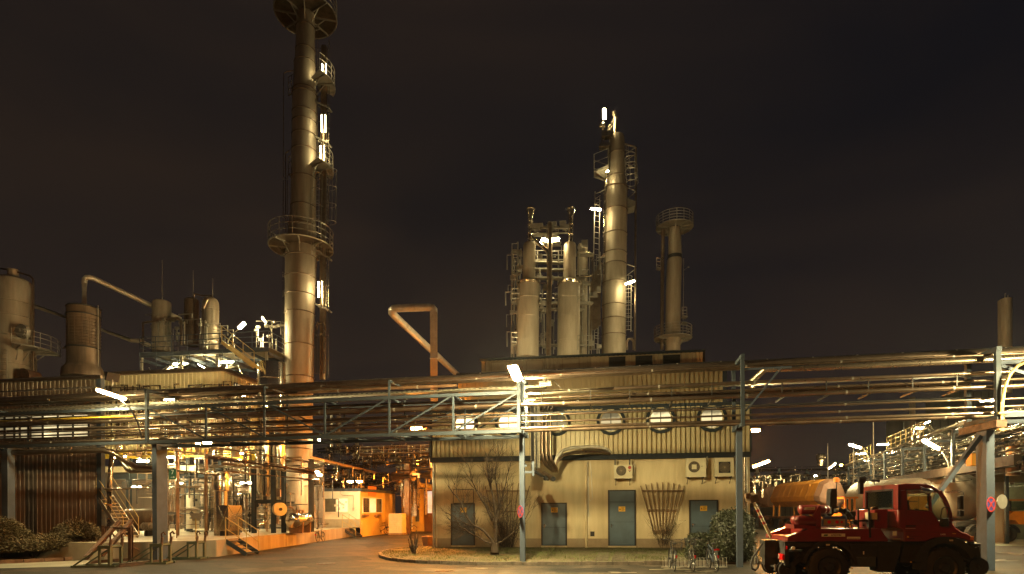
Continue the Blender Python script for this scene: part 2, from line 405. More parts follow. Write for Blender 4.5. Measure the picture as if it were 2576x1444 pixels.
# ================================================================== GROUND
def asphalt():
    m = bpy.data.materials.new('asphalt'); m.use_nodes = True; t = m.node_tree; n = t.nodes; l = t.links; b = n['Principled BSDF']
    g = n.new('ShaderNodeNewGeometry')
    def noi(s, d=5, r=.6, dist=0, sy=1.):
        mp_ = n.new('ShaderNodeMapping'); mp_.inputs['Scale'].default_value = (1, sy, 1); l.new(g.outputs['Position'], mp_.inputs[0])
        x = n.new('ShaderNodeTexNoise'); x.inputs['Scale'].default_value = s; x.inputs['Detail'].default_value = d; x.inputs['Roughness'].default_value = r; x.inputs['Distortion'].default_value = dist
        l.new(mp_.outputs[0], x.inputs[0]); return x
    a = noi(.30, 8, .72, .8, 1.6); f = noi(22, 4, .7); sp = noi(140, 2, .8)
    r = n.new('ShaderNodeValToRGB'); e = r.color_ramp.elements; e[0].position = .40; e[0].color = (.012, .0115, .008, 1); e[1].position = .60; e[1].color = (.058, .043, .028, 1)
    e2 = r.color_ramp.elements.new(.5); e2.color = (.028, .0215, .015, 1)
    l.new(a.outputs[0], r.inputs[0])
    mm = n.new('ShaderNodeMixRGB'); mm.blend_type = 'OVERLAY'; mm.inputs[0].default_value = .55; l.new(r.outputs[0], mm.inputs[1]); l.new(f.outputs[0], mm.inputs[2])
    m2 = n.new('ShaderNodeMixRGB'); m2.blend_type = 'OVERLAY'; m2.inputs[0].default_value = .6; l.new(mm.outputs[0], m2.inputs[1]); l.new(sp.outputs[0], m2.inputs[2])
    # cracks and sealed joints
    vo = n.new('ShaderNodeTexVoronoi'); vo.feature = 'DISTANCE_TO_EDGE'; vo.inputs['Scale'].default_value = .33
    wn = noi(1.2, 3, .6); ad = n.new('ShaderNodeMixRGB'); ad.blend_type = 'ADD'; ad.inputs[0].default_value = .9; l.new(g.outputs['Position'], ad.inputs[1]); l.new(wn.outputs[1], ad.inputs[2]); l.new(ad.outputs[0], vo.inputs[0])
    ck = n.new('ShaderNodeMapRange'); ck.inputs[1].default_value = .004; ck.inputs[2].default_value = .018; ck.inputs[3].default_value = .35; ck.inputs[4].default_value = 1; l.new(vo.outputs[0], ck.inputs[0])
    m3 = n.new('ShaderNodeMixRGB'); m3.blend_type = 'MULTIPLY'; m3.inputs[0].default_value = .8; l.new(m2.outputs[0], m3.inputs[1]); l.new(ck.outputs[0], m3.inputs[2])
    l.new(m3.outputs[0], b.inputs['Base Color'])
    rr = n.new('ShaderNodeMapRange'); rr.inputs[3].default_value = .6; rr.inputs[4].default_value = .9; b.inputs['Specular IOR Level'].default_value = .22; l.new(a.outputs[0], rr.inputs[0]); l.new(rr.outputs[0], b.inputs['Roughness'])
    bm = n.new('ShaderNodeBump'); bm.inputs['Strength'].default_value = .5; bm.inputs['Distance'].default_value = .012; l.new(sp.outputs[0], bm.inputs['Height'])
    b2 = n.new('ShaderNodeBump'); b2.inputs['Strength'].default_value = .35; b2.inputs['Distance'].default_value = .05; l.new(f.outputs[0], b2.inputs['Height']); l.new(bm.outputs[0], b2.inputs['Normal']); l.new(b2.outputs[0], b.inputs['Normal'])
    return m
M['asphalt'] = asphalt()
gm = MB(); gn = 24
for i in range(gn):
    for j in range(gn):
        x0, x1 = -450+900*i/gn, -450+900*(i+1)/gn; y0, y1 = -60+760*j/gn, -60+760*(j+1)/gn
        gm.quad((x0, y0, 0), (x1, y0, 0), (x1, y1, 0), (x0, y1, 0))
tag(gm.build('ground', M['asphalt'], smooth=False), 'asphalt yard and works road between the buildings', None, kind='structure')
# pale concrete apron strips beside the kerb and across the right-hand road
tag(MB().quad(G(2200, 1362, .004), G(2700, 1378, .004), G(2700, 1358, .004), G(2200, 1346, .004)).build('concrete_strip', M['concf'], smooth=False), None, None, kind='structure')
tag(MB().quad(G(-60, 1431, .004), G(210, 1424, .004), G(330, 1412, .004), G(300, 1406, .004), G(-60, 1421, .004)).build('pavement', M['concf'], smooth=False), None, None, kind='structure')
# thin dried puddle rims and patches on the road
pm = mat('road_patch', (.16, .135, .09), .35, 0, .4, 1.5)
for (px, py, w, h) in ((1690, 1431, 60, 4), (1770, 1437, 45, 3), (1210, 1429, 40, 1.5), (2560, 1392, 60, 3), (2520, 1410, 50, 3), (2300, 1440, 30, 3), (1560, 1440, 50, 2)):
    k = 22; pts = []
    for i in range(k):
        a = 2*pi*i/k; q = .65+.35*sin(3*a+px)+.15*cos(5*a+px*2); pts.append(G(px+w*cos(a)*q, py+h*sin(a)*q, .005))
    tag(MB().quad(*pts).build('road_patch', pm, smooth=False), None, None, kind='structure')

pd_ = mat('tar_patch', (.011, .009, .007), .75, 0, .3, 2, .3, 60, spec=.2); pl_2 = mat('worn_patch', (.075, .056, .036), .85, 0, .35, 1.3, .3, 50, spec=.2)
for k, (pts, mt) in enumerate((([(700, 1408), (900, 1398), (940, 1408), (720, 1420)], pd_), ([(960, 1425), (1210, 1434), (1190, 1440), (940, 1432)], pl_2), ([(560, 1432), (760, 1424), (800, 1430), (600, 1441)], pl_2), ([(900, 1370), (960, 1364), (1000, 1369), (930, 1378)], pd_), ([(1380, 1430), (1560, 1429), (1590, 1438), (1400, 1440)], pd_), ([(340, 1436), (480, 1430), (500, 1440), (350, 1446)], pd_))):
    P = [G(*q, .0045+.0004*k) for q in pts]; Q = []
    for i in range(4):
        a, b = P[i], P[(i+1) % 4]
        for j in range(6): Q.append(a.lerp(b, j/6)+V((rnd.uniform(-.06, .06), rnd.uniform(-.10, .10), 0)))
    tag(MB().quad(*Q).build('road_patch', mt, smooth=False), None, None, kind='structure')
for (px, py, lab) in ((820, 1418, 'round iron drain cover in the road left of the grass strip'), (1120, 1436, 'round iron drain cover in the road before the grass strip')):
    c = G(px, py, 0); t = thing('drain_cover', lab, 'drain cover', c); MB().cyl(c, c+V((0, 0, .010)), .36, n=28).build('frame', M['rust'], t); m = MB()
    for j in range(-3, 4): m.cbox(c+V((0, j*.085, .012)), .6*sqrt(1-(j/4)**2), .05, .008)
    m.build('grate', M['dark'], t, smooth=False)['kind'] = 'stuff'
# ------------------------------------------------------------------ verge with kerb stones
YF = 31.8
wl = G(1087, 1380); VZ = .11
edge = [G(1900, 1419), G(1700, 1420), G(1500, 1421), G(1314, 1421.5), G(1200, 1421), G(1110, 1419), G(1050, 1416.5), G(1005, 1413), G(975, 1408.5), G(958, 1402), G(957, 1396), G(968, 1390), G(990, 1385.5), G(1030, 1381.5), G(1070, 1378.5)]
edge = [V((9.0, edge[0].y-.1, 0))]+edge+[V((wl.x-.3, YF+1, 0))]
poly = [(p.x, p.y, VZ-.01) for p in edge]+[(9.0, YF+1, VZ-.01)]
gr = mat('verge_soil', (.065, .052, .024), .95, 0, .5, 1.4, .3, 30, dirt=(.07, .045, .022), dirt_amt=.9)
tag(MB().quad(*poly).build('verge', gr, smooth=False), None, None, kind='structure')
k_root = thing('kerb', 'dark granite kerb stones edging the grass strip before the pump house', 'kerb', edge[4])
acc = []
for i in range(len(edge)-2):
    p, q = edge[i], edge[i+1]; n = max(1, round((q-p).length/.62))
    for j in range(n): acc.append((p+(q-p)*j/n, p+(q-p)*(j+1)/n))
for (p, q) in acc:
    u = (q-p).normalized(); nrm = V((-u.y, u.x, 0)); h = VZ+.02+rnd.uniform(-.012, .014); c = (p+q)/2+nrm*rnd.uniform(-.012, .012)
    L = (q-p).length-.02
    MB().beam(c-u*L/2+V((0, 0, h/2)), c+u*L/2+V((0, 0, h/2)), .15, h).build('kerb_stone', M['kerb'], k_root, smooth=False)
# grass blades on the verge
gb = MB()
def inpoly(x, y, P):
    c = False
    for i in range(len(P)):
        x1, y1 = P[i][0], P[i][1]; x2, y2 = P[i-1][0], P[i-1][1]
        if (y1 > y) != (y2 > y) and x < (x2-x1)*(y-y1)/(y2-y1)+x1: c = not c
    return c
for k in range(42000):
    x, y = rnd.uniform(-12.5, 9), rnd.uniform(edge[1].y-2, YF-.25)
    if not inpoly(x, y, poly): continue
    dn = noise.noise(V((x*.7, y*.7, 1)))
    if dn < -.28 and rnd.random() < .75: continue
    if y > YF-.75 and rnd.random() < .7: continue
    h = rnd.uniform(.025, .07)*(1+.5*dn); a = rnd.uniform(0, pi); w = .008; lx, ly = rnd.uniform(-.03, .03), rnd.uniform(-.03, .03)
    z = VZ-.01; dx, dy = cos(a)*w, sin(a)*w
    gb.quad((x-dx, y-dy, z), (x+dx, y+dy, z), (x+lx, y+ly, z+h))
gm_ = mat('grass', (.055, .085, .013), .7, 0, .45, .9, dirt=(.085, .07, .024), dirt_amt=.8)
tag(gb.build('grass', gm_, smooth=False), 'short green lawn on the verge before the pump house', 'grass', kind='stuff')
# sleepers set in the verge
ps = thing('stepping_slabs', 'weathered plank treads set in the grass below the tallest blue door', 'slabs', G(1530, 1398, VZ))
for gx in (1519, 1560):
    for k in range(7):
        a = G(gx-2*k*.5, 1391+3*k, VZ+.01); MB().cbox(a, .5, .10, .035).build('slab', M['kerb'], ps, smooth=False)
# leaf litter and white lime splash near the post
lm = MB()
for k in range(260):
    p = G(rnd.uniform(1000, 1850), rnd.uniform(1388, 1416), VZ+.02); a = rnd.uniform(0, 6.3); r = rnd.uniform(.015, .035)
    lm.quad(p+V((cos(a)*r, sin(a)*r, 0)), p+V((-sin(a)*r, cos(a)*r, .01)), p-V((cos(a)*r, sin(a)*r, 0)), p-V((-sin(a)*r, cos(a)*r, .005)))
tag(lm.build('leaf_litter', mat('dry_leaf', (.12, .08, .03), .8, 0, .4, 20), smooth=False), 'dry leaves scattered over the grass strip', 'leaves', kind='stuff')

# ================================================================== PUMP HOUSE (middle building)
def yf(px, py, o=0): return Yp(px, py, YF-o)
xL, xR = yf(1087, 1300).x, yf(1886, 1300).x
zP = yf(1400, 1354.6).z; zB0 = yf(1480, 1156).z; zB1 = zB0+.24; zA = yf(1886, 1013).z
bl = thing('pump_house', 'cream works building with blue doors and six round windows behind the grass', 'building', (xL, YF, 0))
MB().box(xL, YF, 0, xR, YF+25, zB0).build('wall', M['plaster'], bl, smooth=False)
# plinth in lengths between the doors
doors = [(1137, 1193, 1268.6, 1371.5, 0), (1364, 1424, 1267, 1372, 0), (1532, 1597, 1235, 1372.4, 1), (1736, 1804, 1260, 1372, 0)]
xs = [xL]+[v for d in doors for v in (yf(d[0]-3, 1300).x, yf(d[1]+3, 1300).x)]+[xR]
pl = MB()
for i in range(0, len(xs), 2): pl.box(xs[i], YF-.025, VZ-.02, xs[i+1], YF-.001, zP)
pl.build('plinth', M['plinth'], bl, smooth=False)
MB().box(xL-.06, YF-.17, zB0-.02, xR+.05, YF+.05, zB1).build('flashing', M['blue'], bl, smooth=False)
MB().box(xL, YF+.06, zB0, xR, YF+25, zA-.05).build('upper_wall', M['clad_t'], bl, smooth=False)
cladding((xL+.02, YF), (xR-.02, YF), zB1+.01, zA-.12, .245, .155, 5, M['clad'], bl)
MB().box(xL-.08, YF-.19, zA-.12, xR+.08, YF+.1, zA+.05).build('roof_edge', M['blue'], bl, smooth=False)
for x, n_ in ((xL-.09, 1), (xR, 1)): MB().box(x, YF-.165, zB1, x+.09, YF+.06, zA-.12).build('corner_trim', M['blue'], bl, smooth=False)
# right-hand side wall, lit by the road lamp round the corner
cladding((xR+.001, YF+.05), (xR+.001, YF+14), .2, zA-.12, .3, .05, 8, M['clad'], bl, outv=(1, 0, 0))
# doors
for i, (a, b, t, bt, tr) in enumerate(doors):
    x0, x1, z1, z0 = yf(a, 1300).x, yf(b, 1300).x, yf((a+b)/2, t).z, yf((a+b)/2, bt).z
    d = MB().box(x0, YF-.055, z0, x1, YF-.003, z1).build('door', M['bluedoor'], bl, smooth=False)
    m = MB(); w = .05
    m.box(x0-w, YF-.075, z0, x0+.012, YF-.002, z1+w); m.box(x1-.012, YF-.075, z0, x1+w, YF-.002, z1+w); m.box(x0+.012, YF-.075, z1-.012, x1-.012, YF-.002, z1+w)
    m.build('door_frame', M['dark'], d, smooth=False)
    m = MB(); zs = z0+(z1-z0)*.43
    for za in ([zs, z1-.62, z1-.56] if tr else [zs]): m.box(x0+.02, YF-.062, za, x1-.02, YF-.056, za+.015)
    for xa in (x0+.03, x1-.045): m.box(xa, YF-.062, z0+.05, xa+.015, YF-.056, z1-.05)
    m.build('door_seam', M['blue'], d, smooth=False)
    hx = x1-.12 if i == 0 else x0+.12; s = -1 if i == 0 else 1; zh = z0+1.05
    MB().cbox((hx, YF-.066, zh), .04, .02, .2).cyl((hx, YF-.06, zh+.03), (hx, YF-.12, zh+.03), .012, n=6).cyl((hx, YF-.12, zh+.03), (hx+.13*s, YF-.12, zh+.03), .012, n=6).build('door_handle', M['chrome'], d)
    hm = MB()
    for f in (.12, .5, .88): zc = z0+(z1-z0)*f; xx = x0 if i == 0 else x1; hm.cyl((xx, YF-.085, zc-.06), (xx, YF-.085, zc+.06), .015, n=6)
    hm.build('hinge', M['dark'], d)
    sx_, sz_ = ((1166, 1283), (1394.5, 1283), (1564.5, 1280.5), (1770, 1278.8))[i]
    p = yf(sx_, sz_, .06); sg = MB().box(p.x-.17, YF-.064, p.z-.13, p.x+.17, YF-.056, p.z+.13).build('warning_sign', M['signy'], d, smooth=False)
    # black triangle with bolt beside rows of small print, as on the door signs
    q = MB(); q.quad((p.x-.145, YF-.066, p.z-.05), (p.x-.055, YF-.066, p.z-.05), (p.x-.10, YF-.066, p.z+.04))
    for r in range(4): q.box(p.x-.03, YF-.0665, p.z+.075-r*.05, p.x+(.14 if r % 2 == 0 else .10), YF-.0645, p.z+.092-r*.05)
    q.build('print', M['ink'], sg, smooth=False)
# framed board above the first door
p0, p1 = yf(1142, 1265), yf(1191, 1232)
sg = MB().box(p0.x, YF-.05, p0.z, p1.x, YF-.004, p1.z).build('name_board', M['plaster'], bl, smooth=False)
m = MB(); m.box(p0.x-.03, YF-.07, p0.z-.03, p0.x, YF-.003, p1.z+.03); m.box(p1.x, YF-.07, p0.z-.03, p1.x+.03, YF-.003, p1.z+.03)
m.box(p0.x, YF-.07, p0.z-.03, p1.x, YF-.003, p0.z); m.box(p0.x, YF-.07, p1.z, p1.x, YF-.003, p1.z+.03); m.build('board_frame', M['dark'], sg, smooth=False)
lt = MB(); xx = p0.x+.12; cz = (p0.z+p1.z)/2+.02      # a line of worn lettering, no longer legible
r_ = random.Random(4)
while xx < p1.x-.14:
    w = r_.uniform(.025, .05); h = r_.choice((.05, .06, .085)); lt.box(xx, YF-.0535, cz-.03, xx+w*.35, YF-.0515, cz-.03+h); lt.box(xx+w*.35, YF-.0535, cz-.03+r_.choice((0, .03)), xx+w, YF-.0515, cz-.015+r_.choice((0, .03))); xx += w+.014
lt.build('faded_lettering', M['ink'], sg, smooth=False)
# round windows
def roundwin(px, py, R, lit):
    c = yf(px, py); r = R*sc(depth(c)); y = YF-.19
    n = 32; fr = MB(); y2 = y-.10
    def rg(rad, yy, nn=n): return [V((c.x+rad*cos(2*pi*j/nn+pi/nn), yy, c.z+rad*sin(2*pi*j/nn+pi/nn))) for j in range(nn)]
    fr.loops([rg(r, y+.05, 16), rg(r, y2, 16), rg(r*.80, y2, 16), rg(r*.80, y+.04, 16)], cap=False)
    w = fr.build('window', M['blue'], bl, smooth=False)
    MB().loops([rg(r*.80, y2+.012), rg(r*.80, y2+.03), rg(r*.70, y2+.04), rg(r*.68, y+.02)], cap=False).build('inner_ring', M['clad'], w)
    gl = MB().loops([rg(r*.79, y-.012), rg(r*.79, y-.004)])
    gl.build('pane', lit, w, smooth=False)
    MB().box(c.x-.02, y-.035, c.z-r*.7, c.x+.02, y-.018, c.z+r*.7).build('glazing_bar', M['dark'], w, smooth=False)
def halflit(name, strength, zc, w=.18, xa=0):
    """pane through which the lamp-lit hall is seen, brighter below a beam"""
    m = glow(name, (1, .80, .42), strength); t = m.node_tree; n = t.nodes; l = t.links; b = n['Principled BSDF']; b.inputs['Roughness'].default_value = .1; b.inputs['Base Color'].default_value = (.1, .1, .08, 1)
    g = n.new('ShaderNodeNewGeometry'); s = n.new('ShaderNodeSeparateXYZ'); l.new(g.outputs['Position'], s.inputs[0])
    no = n.new('ShaderNodeTexNoise'); no.inputs['Scale'].default_value = 2.3; l.new(g.outputs['Position'], no.inputs[0])
    a = n.new('ShaderNodeMath'); a.operation = 'MULTIPLY_ADD'; a.inputs[1].default_value = .35; l.new(no.outputs[0], a.inputs[0]); l.new(s.outputs[2], a.inputs[2])
    mr_ = n.new('ShaderNodeMapRange'); mr_.inputs[1].default_value = zc+.17; mr_.inputs[2].default_value = zc+.17+w; mr_.inputs[3].default_value = strength; mr_.inputs[4].default_value = strength*.22; l.new(a.outputs[0], mr_.inputs[0]); l.new(mr_.outputs[0], b.inputs['Emission Strength']); return m
zw = yf(1537, 1060).z
roundwin(1171.6, 1068, 34, halflit('lit_hall_a', 3.2, zw+.25)); roundwin(1281, 1065, 35, halflit('lit_hall_b', 3.2, zw+.25))
roundwin(1402, 1063.8, 34, halflit('lit_hall_c', .22, zw)); roundwin(1536.5, 1060, 36, halflit('lit_hall_d', .55, zw+.05))
roundwin(1661, 1055.5, 36.5, halflit('lit_hall_e', .95, zw+.2)); roundwin(1788.7, 1051.5, 37, halflit('lit_hall_f', .85, zw+.15))
# middle storey, set back
YB = 34.6; xb0, xb1 = Yp(1153, 1000, YB).x, Yp(1817, 1000, YB).x; zBt = Yp(1480, 933, YB).z
MB().box(xb0, YB+.02, zA-.3, xb1, YB+10, zBt).build('middle_storey', M['clad_t'], bl, smooth=False)
cladding((xb0, YB), (xb1, YB), zA-.2, zBt, .26, .12, 6, mat('ochre_cladding', (.62, .49, .27), .45, .1, .07, .8), bl)
MB().box(xb1, YB-.14, zA-.2, xb1+.22, YB+.1, zBt).build('corner_trim', M['bluegrey'], bl, smooth=False)
MB().box(xb0-.1, YB-.12, zBt, xb1+.25, YB+.1, zBt+.12).build('roof_edge', M['dark'], bl, smooth=False)
# top storey with ventilation louvres
YC = 38.2; xc0, xc1 = Yp(1211, 900, YC).x, Yp(1769, 890, YC).x; zC = Yp(1500, 893, YC).z
MB().box(xc0, YC+.02, zBt-1, xc1, YC+12, zC).build('top_storey', M['clad_t'], bl, smooth=False)
xm = Yp(1487, 900, YC).x
cladding((xc0, YC), (xm, YC), zBt-.8, zC-.1, .27, .05, 6, M['clad_t'], bl)
cladding((xm, YC), (xc1, YC), zBt-.8, zC-.1, .27, .05, 6, mat('tan_cladding_b', (.60, .48, .29), .45, .1, .07, 1), bl)
MB().box(xc0-.1, YC-.15, zC-.1, xc1+.12, YC+.1, zC+.04).build('roof_edge', M['blue'], bl, smooth=False)
MB().box(xc1, YC-.1, zBt-.8, xc1+.1, YC+12, zC-.1).build('corner_trim', M['dark'], bl, smooth=False)
for (a, b, t_, b_, dk) in ((1237, 1281, 911, 935, 0), (1326, 1363, 908, 932, 0), (1416, 1456, 903, 928, 0), (1532, 1573, 897, 922, 1), (1599, 1641, 894, 920, 1), (1668, 1711, 892, 917, 1)):
    q0, q1 = Yp(a, b_, YC-.06), Yp(b, t_, YC-.06)
    w = MB().box(q0.x, YC-.09, q0.z, q1.x, YC-.055, q1.z).build('louvre', M['dark'] if dk else M['clad_t'], bl, smooth=False)
    m = MB(); e = .05
    m.box(q0.x-e, YC-.12, q0.z-e, q1.x+e, YC-.091, q0.z); m.box(q0.x-e, YC-.12, q1.z, q1.x+e, YC-.091, q1.z+e); m.box(q0.x-e, YC-.12, q0.z, q0.x, YC-.091, q1.z); m.box(q1.x, YC-.12, q0.z, q1.x+e, YC-.091, q1.z)
    m.build('louvre_frame', M['plinth'] if not dk else M['clad_t'], w, smooth=False)
    if dk:
        m = MB(); k = 6
        for i in range(k): zz = q0.z+(q1.z-q0.z)*(i+.5)/k; m.cbox(((q0.x+q1.x)/2, YC-.10, zz), (q1.x-q0.x)-.02, .015, .05, 0, .6)
        m.build('louvre_blade', M['dark'], w, smooth=False)
# rainwater pipes and conduits on the facade
for (px, t_, b_, r, mt) in ((1475, 1162, 1380, .06, 'plaster'), (1479.5, 1162, 1300, .02, 'steel'), (1098, 1164, 1380, .045, 'plaster'), (1091, 1164, 1380, .05, 'steel'), (1874, 1150, 1380, .055, 'jacket_b'), (1880, 1150, 1380, .03, 'steel')):
    a, b = yf(px, t_, .1), yf(px, b_, .1); a.x = b.x
    o = MB().cyl(b, a, r, n=10)
    for f in (.1, .38, .7, .95): c = b+(a-b)*f; o.cyl(c-V((0, 0, .02)), c+V((0, 0, .02)), r*1.35, n=10)
    o.build('downpipe', M[mt], bl)
cb = MB(); a = yf(1487, 1163, .06)
cb.tube([yf(1484, 1160, .06), yf(1487, 1185, .06), yf(1489, 1225, .06), yf(1490, 1252, .06), yf(1486, 1261, .06), yf(1482, 1256, .06), yf(1481, 1240, .06)], .022, 6).tube([yf(1481, 1200, .07), yf(1481, 1345, .07)], .015, 6); cb.build('loose_cable', M['white'], bl)
q0, q1 = yf(1485, 1349), yf(1495.5, 1337); MB().box(q0.x, YF-.03, q0.z, q1.x, YF-.002, q1.z).build('vent_flap', M['dark'], bl, smooth=False)
q0, q1 = yf(1316, 1354), yf(1322, 1164)
MB().tube([yf(1310, 1215, .05), yf(1310, 1167, .05), yf(1362, 1167, .05)], .02, 6).build('conduit', M['white'], bl)

# ------------------------------------------------------------------ air conditioners
def ac(label, a, b, t_, b_, fan, kind, dz=.32):
    q0, q1 = yf(a, b_, .5), yf(b, t_, .5); y0 = YF-.48; y1 = YF-.48+dz
    t = thing('air_conditioner', label, 'air conditioner', ((q0.x+q1.x)/2, YF-.4, q0.z), group='outdoor units of the air conditioning on the facade')
    MB().box(q0.x, y0, q0.z, q1.x, y1, q1.z).build('casing', M['offwhite'], t, smooth=False)
    c = yf(*fan[:2], .5); R = fan[2]*sc(depth(c)); n = 24
    if kind != 'square':
        MB().cyl((c.x, y0+.001, c.z), (c.x, y0-.006, c.z), R, n=28).build('fan_opening', M['dark'], t)
    else:
        MB().box(c.x-R*1.05, y0-.006, c.z-R*1.05, c.x+R*1.05, y0+.001, c.z+R*1.05).build('fan_opening', M['dark'], t, smooth=False)
    g = MB()
    for k in range(5): g.ring((c.x, y0-.02, c.z), R*(k+1)/5, .006, n=24, m=4, axis=(0, 1, 0))
    for k in range(12): a_ = pi*k/12; g.beam((c.x-R*cos(a_), y0-.02, c.z-R*sin(a_)), (c.x+R*cos(a_), y0-.02, c.z+R*sin(a_)), .006, .006)
    g.build('fan_grille', M['plinth'], t)
    if kind == 'plate': MB().box(c.x-R*.42, y0-.04, c.z-R*.42, c.x+R*.42, y0-.028, c.z+R*.42).build('centre_plate', M['offwhite'], t, smooth=False)
    if kind == 'badge':
        d = yf(1584, 1176, .5); MB().cyl((d.x, y0, d.z), (d.x, y0-.008, d.z), .085, n=20).build('red_badge', M['signr'], t)
        MB().box(d.x-.08, y0-.008, d.z-.155, d.x+.08, y0, d.z-.13).build('badge_line', M['signr'], t, smooth=False)
        MB().box(d.x-.03, y0-.008, d.z-.22, d.x+.03, y0, d.z-.18).build('label_plate', M['ink'], t, smooth=False)
        for xx in (q0.x+.02, q0.x+.82*(q1.x-q0.x)): MB().box(xx, YF-.42, q1.z, xx+.07, YF-.35, zB0-.03).build('hanger', M['dark'], t, smooth=False)
    else:
        MB().box(q1.x-(q1.x-q0.x)*.24, y0-.006, q0.z+(q1.z-q0.z)*.55, q1.x-(q1.x-q0.x)*.16, y0, q0.z+(q1.z-q0.z)*.57).build('label_plate', M['ink'], t, smooth=False)
    m = MB()
    for f in (.08, .85):
        xx = q0.x+(q1.x-q0.x)*f; m.box(xx, YF-.5, q0.z-.07, xx+.05, YF-.003, q0.z-.012); m.beam((xx+.02, YF-.4, q0.z-.07), (xx+.02, YF-.01, q0.z-.35), .03, .03)
    m.build('bracket', M['dark'], t, smooth=False)
    MB().box(q0.x-.02, y0-.02, q0.z-.012, q1.x+.02, y1, q0.z-.002).build('drip_tray', M['white'], t, smooth=False)
    h = MB(); e = V((q1.x, YF-.3, q1.z-.1))
    h.tube([e, e+V((.07, -.02, .1)), e+V((.1, .05, .18)), e+V((.12, .1, .02)), e+V((.10, .12, -.35)), e+V((.06, .12, -.42)), e+V((.02, .1, -.3))], .022, 6)
    h.build('coolant_hose', M['white'], t)
ac('small air conditioner with a red round badge above the tallest blue door', 1545, 1591, 1169, 1203, (1562.7, 1184, 12.5), 'badge')
ac('large air conditioner with a square plate in its fan, above the rightmost door', 1726.6, 1776, 1152, 1199.5, (1746.3, 1174.5, 14), 'plate')
ac('large air conditioner with a square fan opening at the right corner of the wall', 1799, 1846, 1151, 1198, (1823, 1175.5, 13.5), 'square')

# ------------------------------------------------------------------ fan trellises
def trellis(label, cx, top, bot, wt, wb, n, arch, parent_name='trellis', rails=((.1,), (.5,), (.93,))):
    t = thing(parent_name, label, 'trellis', yf(cx, bot))
    o = .12
    def pt(f, py, oo=o): return yf(cx+f*(wb+(wt-wb)*(bot-py)/(bot-top))/2, py, oo)
    for k in range(n):
        f = -1+2*k/(n-1); tp = top-arch*(1-f*f)
        MB().beam(pt(f, bot), pt(f, tp), .045, .025, (0, 1, 0)).build('slat', M['wood'], t, smooth=False)
    for (q,) in rails:
        y = top+(bot-top)*q; MB().beam(pt(-1.03, y, o+.035), pt(1.03, y, o+.035), .03, .06, (0, 0, 1)).build('cross_slat', M['wood'], t, smooth=False)
    MB().beam(yf(cx, bot, o), yf(cx, bot+26, o), .04, .04, (0, 1, 0)).build('stake', M['wood'], t, smooth=False)
    return t
trellis('fan-shaped wooden trellis with a few dry twigs, between two blue doors', 1666.5, 1222, 1343, 110, 42, 9, 9)
trellis('fan-shaped wooden trellis overgrown by bare vine behind the leafless tree', 1276, 1222, 1352, 112, 44, 9, 9)
def vine(label, cx, top, bot, wt, wb, n, seed, o=.2, name='climbing_vine', r0=.012):
    r = random.Random(seed); m = MB()
    for k in range(n):
        f = r.uniform(-1, 1); y = bot+r.uniform(0, 18); x = cx+f*wb*.25; pts = []; ang = r.uniform(-.3, .3)
        st = r.randint(6, 15); px = x
        for i in range(st):
            pts.append(yf(px, y, o+r.uniform(-.06, .10))); lim = (wb+(wt-wb)*(bot-y)/(bot-top))/2
            px += r.uniform(-4, 4)+f*lim/st*1.6; y -= (bot-top)/st*r.uniform(.5, 1.25)
            if y < top-6: break
        m.tube(pts, [r0*(1-.7*i/len(pts)) for i in range(len(pts))], 4)
        for i in range(1, len(pts)):
            if r.random() < .8:
                q = pts[i]; e = V((r.uniform(-.3, .3), r.uniform(-.12, .1), r.uniform(-.12, .32))); e2 = e+V((r.uniform(-.2, .2), 0, r.uniform(-.25, .1)))
                m.tube([q, q+e, q+e2], [.006, .004, .0015], 3)
    t = m.build(name, M['bark'], None); return tag(t, label, 'vine')
vine('dense leafless vine climbing the trellis behind the bare tree', 1276, 1215, 1372, 118, 50, 70, 3)
vine('sparse dry creeper at the foot of the right-hand trellis', 1666.5, 1290, 1362, 84, 42, 20, 9, r0=.010)

# ------------------------------------------------------------------ plants
def branch(m, p, d, L, r, lev, R, maxlev, ctrl):
    n = max(3, int(L/.12)) if lev < 2 else 4; pts = [V(p)]; rad = [r]; q = V(p); dd = V(d).normalized()
    for i in range(n):
        dd = (dd+V((R.uniform(-1, 1), R.uniform(-1, 1), R.uniform(-1, 1)))*ctrl['wob']+V((0, 0, ctrl['up']*(1 if lev < 3 else .6)))).normalized()
        q = q+dd*(L/n); pts.append(q.copy()); rad.append(r*(1-.62*(i+1)/n))
    m.tube(pts, rad, 7 if lev < 1 else (5 if lev < 3 else 3))
    if lev >= maxlev: return
    k = ctrl['n'][lev]
    for j in range(k):
        f = (j+R.uniform(.4, 1))/k if lev else R.uniform(.55, 1); i = min(n, max(1, int(f*n))); a = R.uniform(0, 2*pi)
        u = (pts[i]-pts[i-1]).normalized(); s1, s2 = frame(u); sp = ctrl['spread'][lev]*R.uniform(.7, 1.2)
        nd_ = u*cos(sp)+(s1*cos(a)+s2*sin(a))*sin(sp); nd_.y *= .75
        branch(m, pts[i], nd_, L*ctrl['len'][lev]*R.uniform(.7, 1.15), rad[i]*.72, lev+1, R, maxlev, ctrl)
base = G(1244, 1396, VZ); s_ = sc(depth(base)); R = random.Random(21)
tr = thing('bare_tree', 'leafless spreading tree on the grass in front of the leftmost blue door', 'tree', base)
tm = MB(); tm.tube([base-V((0, 0, .1)), base+V((0, 0, .12)), base+V((.02, 0, .55))], [.25, .18, .15], 10); tm.build('trunk', M['bark'], tr)
lm_ = MB(); tp = base+V((.02, 0, .5)); ct = dict(wob=.17, up=.05, n=[7, 6, 5, 4], spread=[.62, .7, .75, .8], len=[.62, .55, .55, .6])
def PX(px, py, dy=0): p = D(px, py, depth(base)); p.y += dy; return p
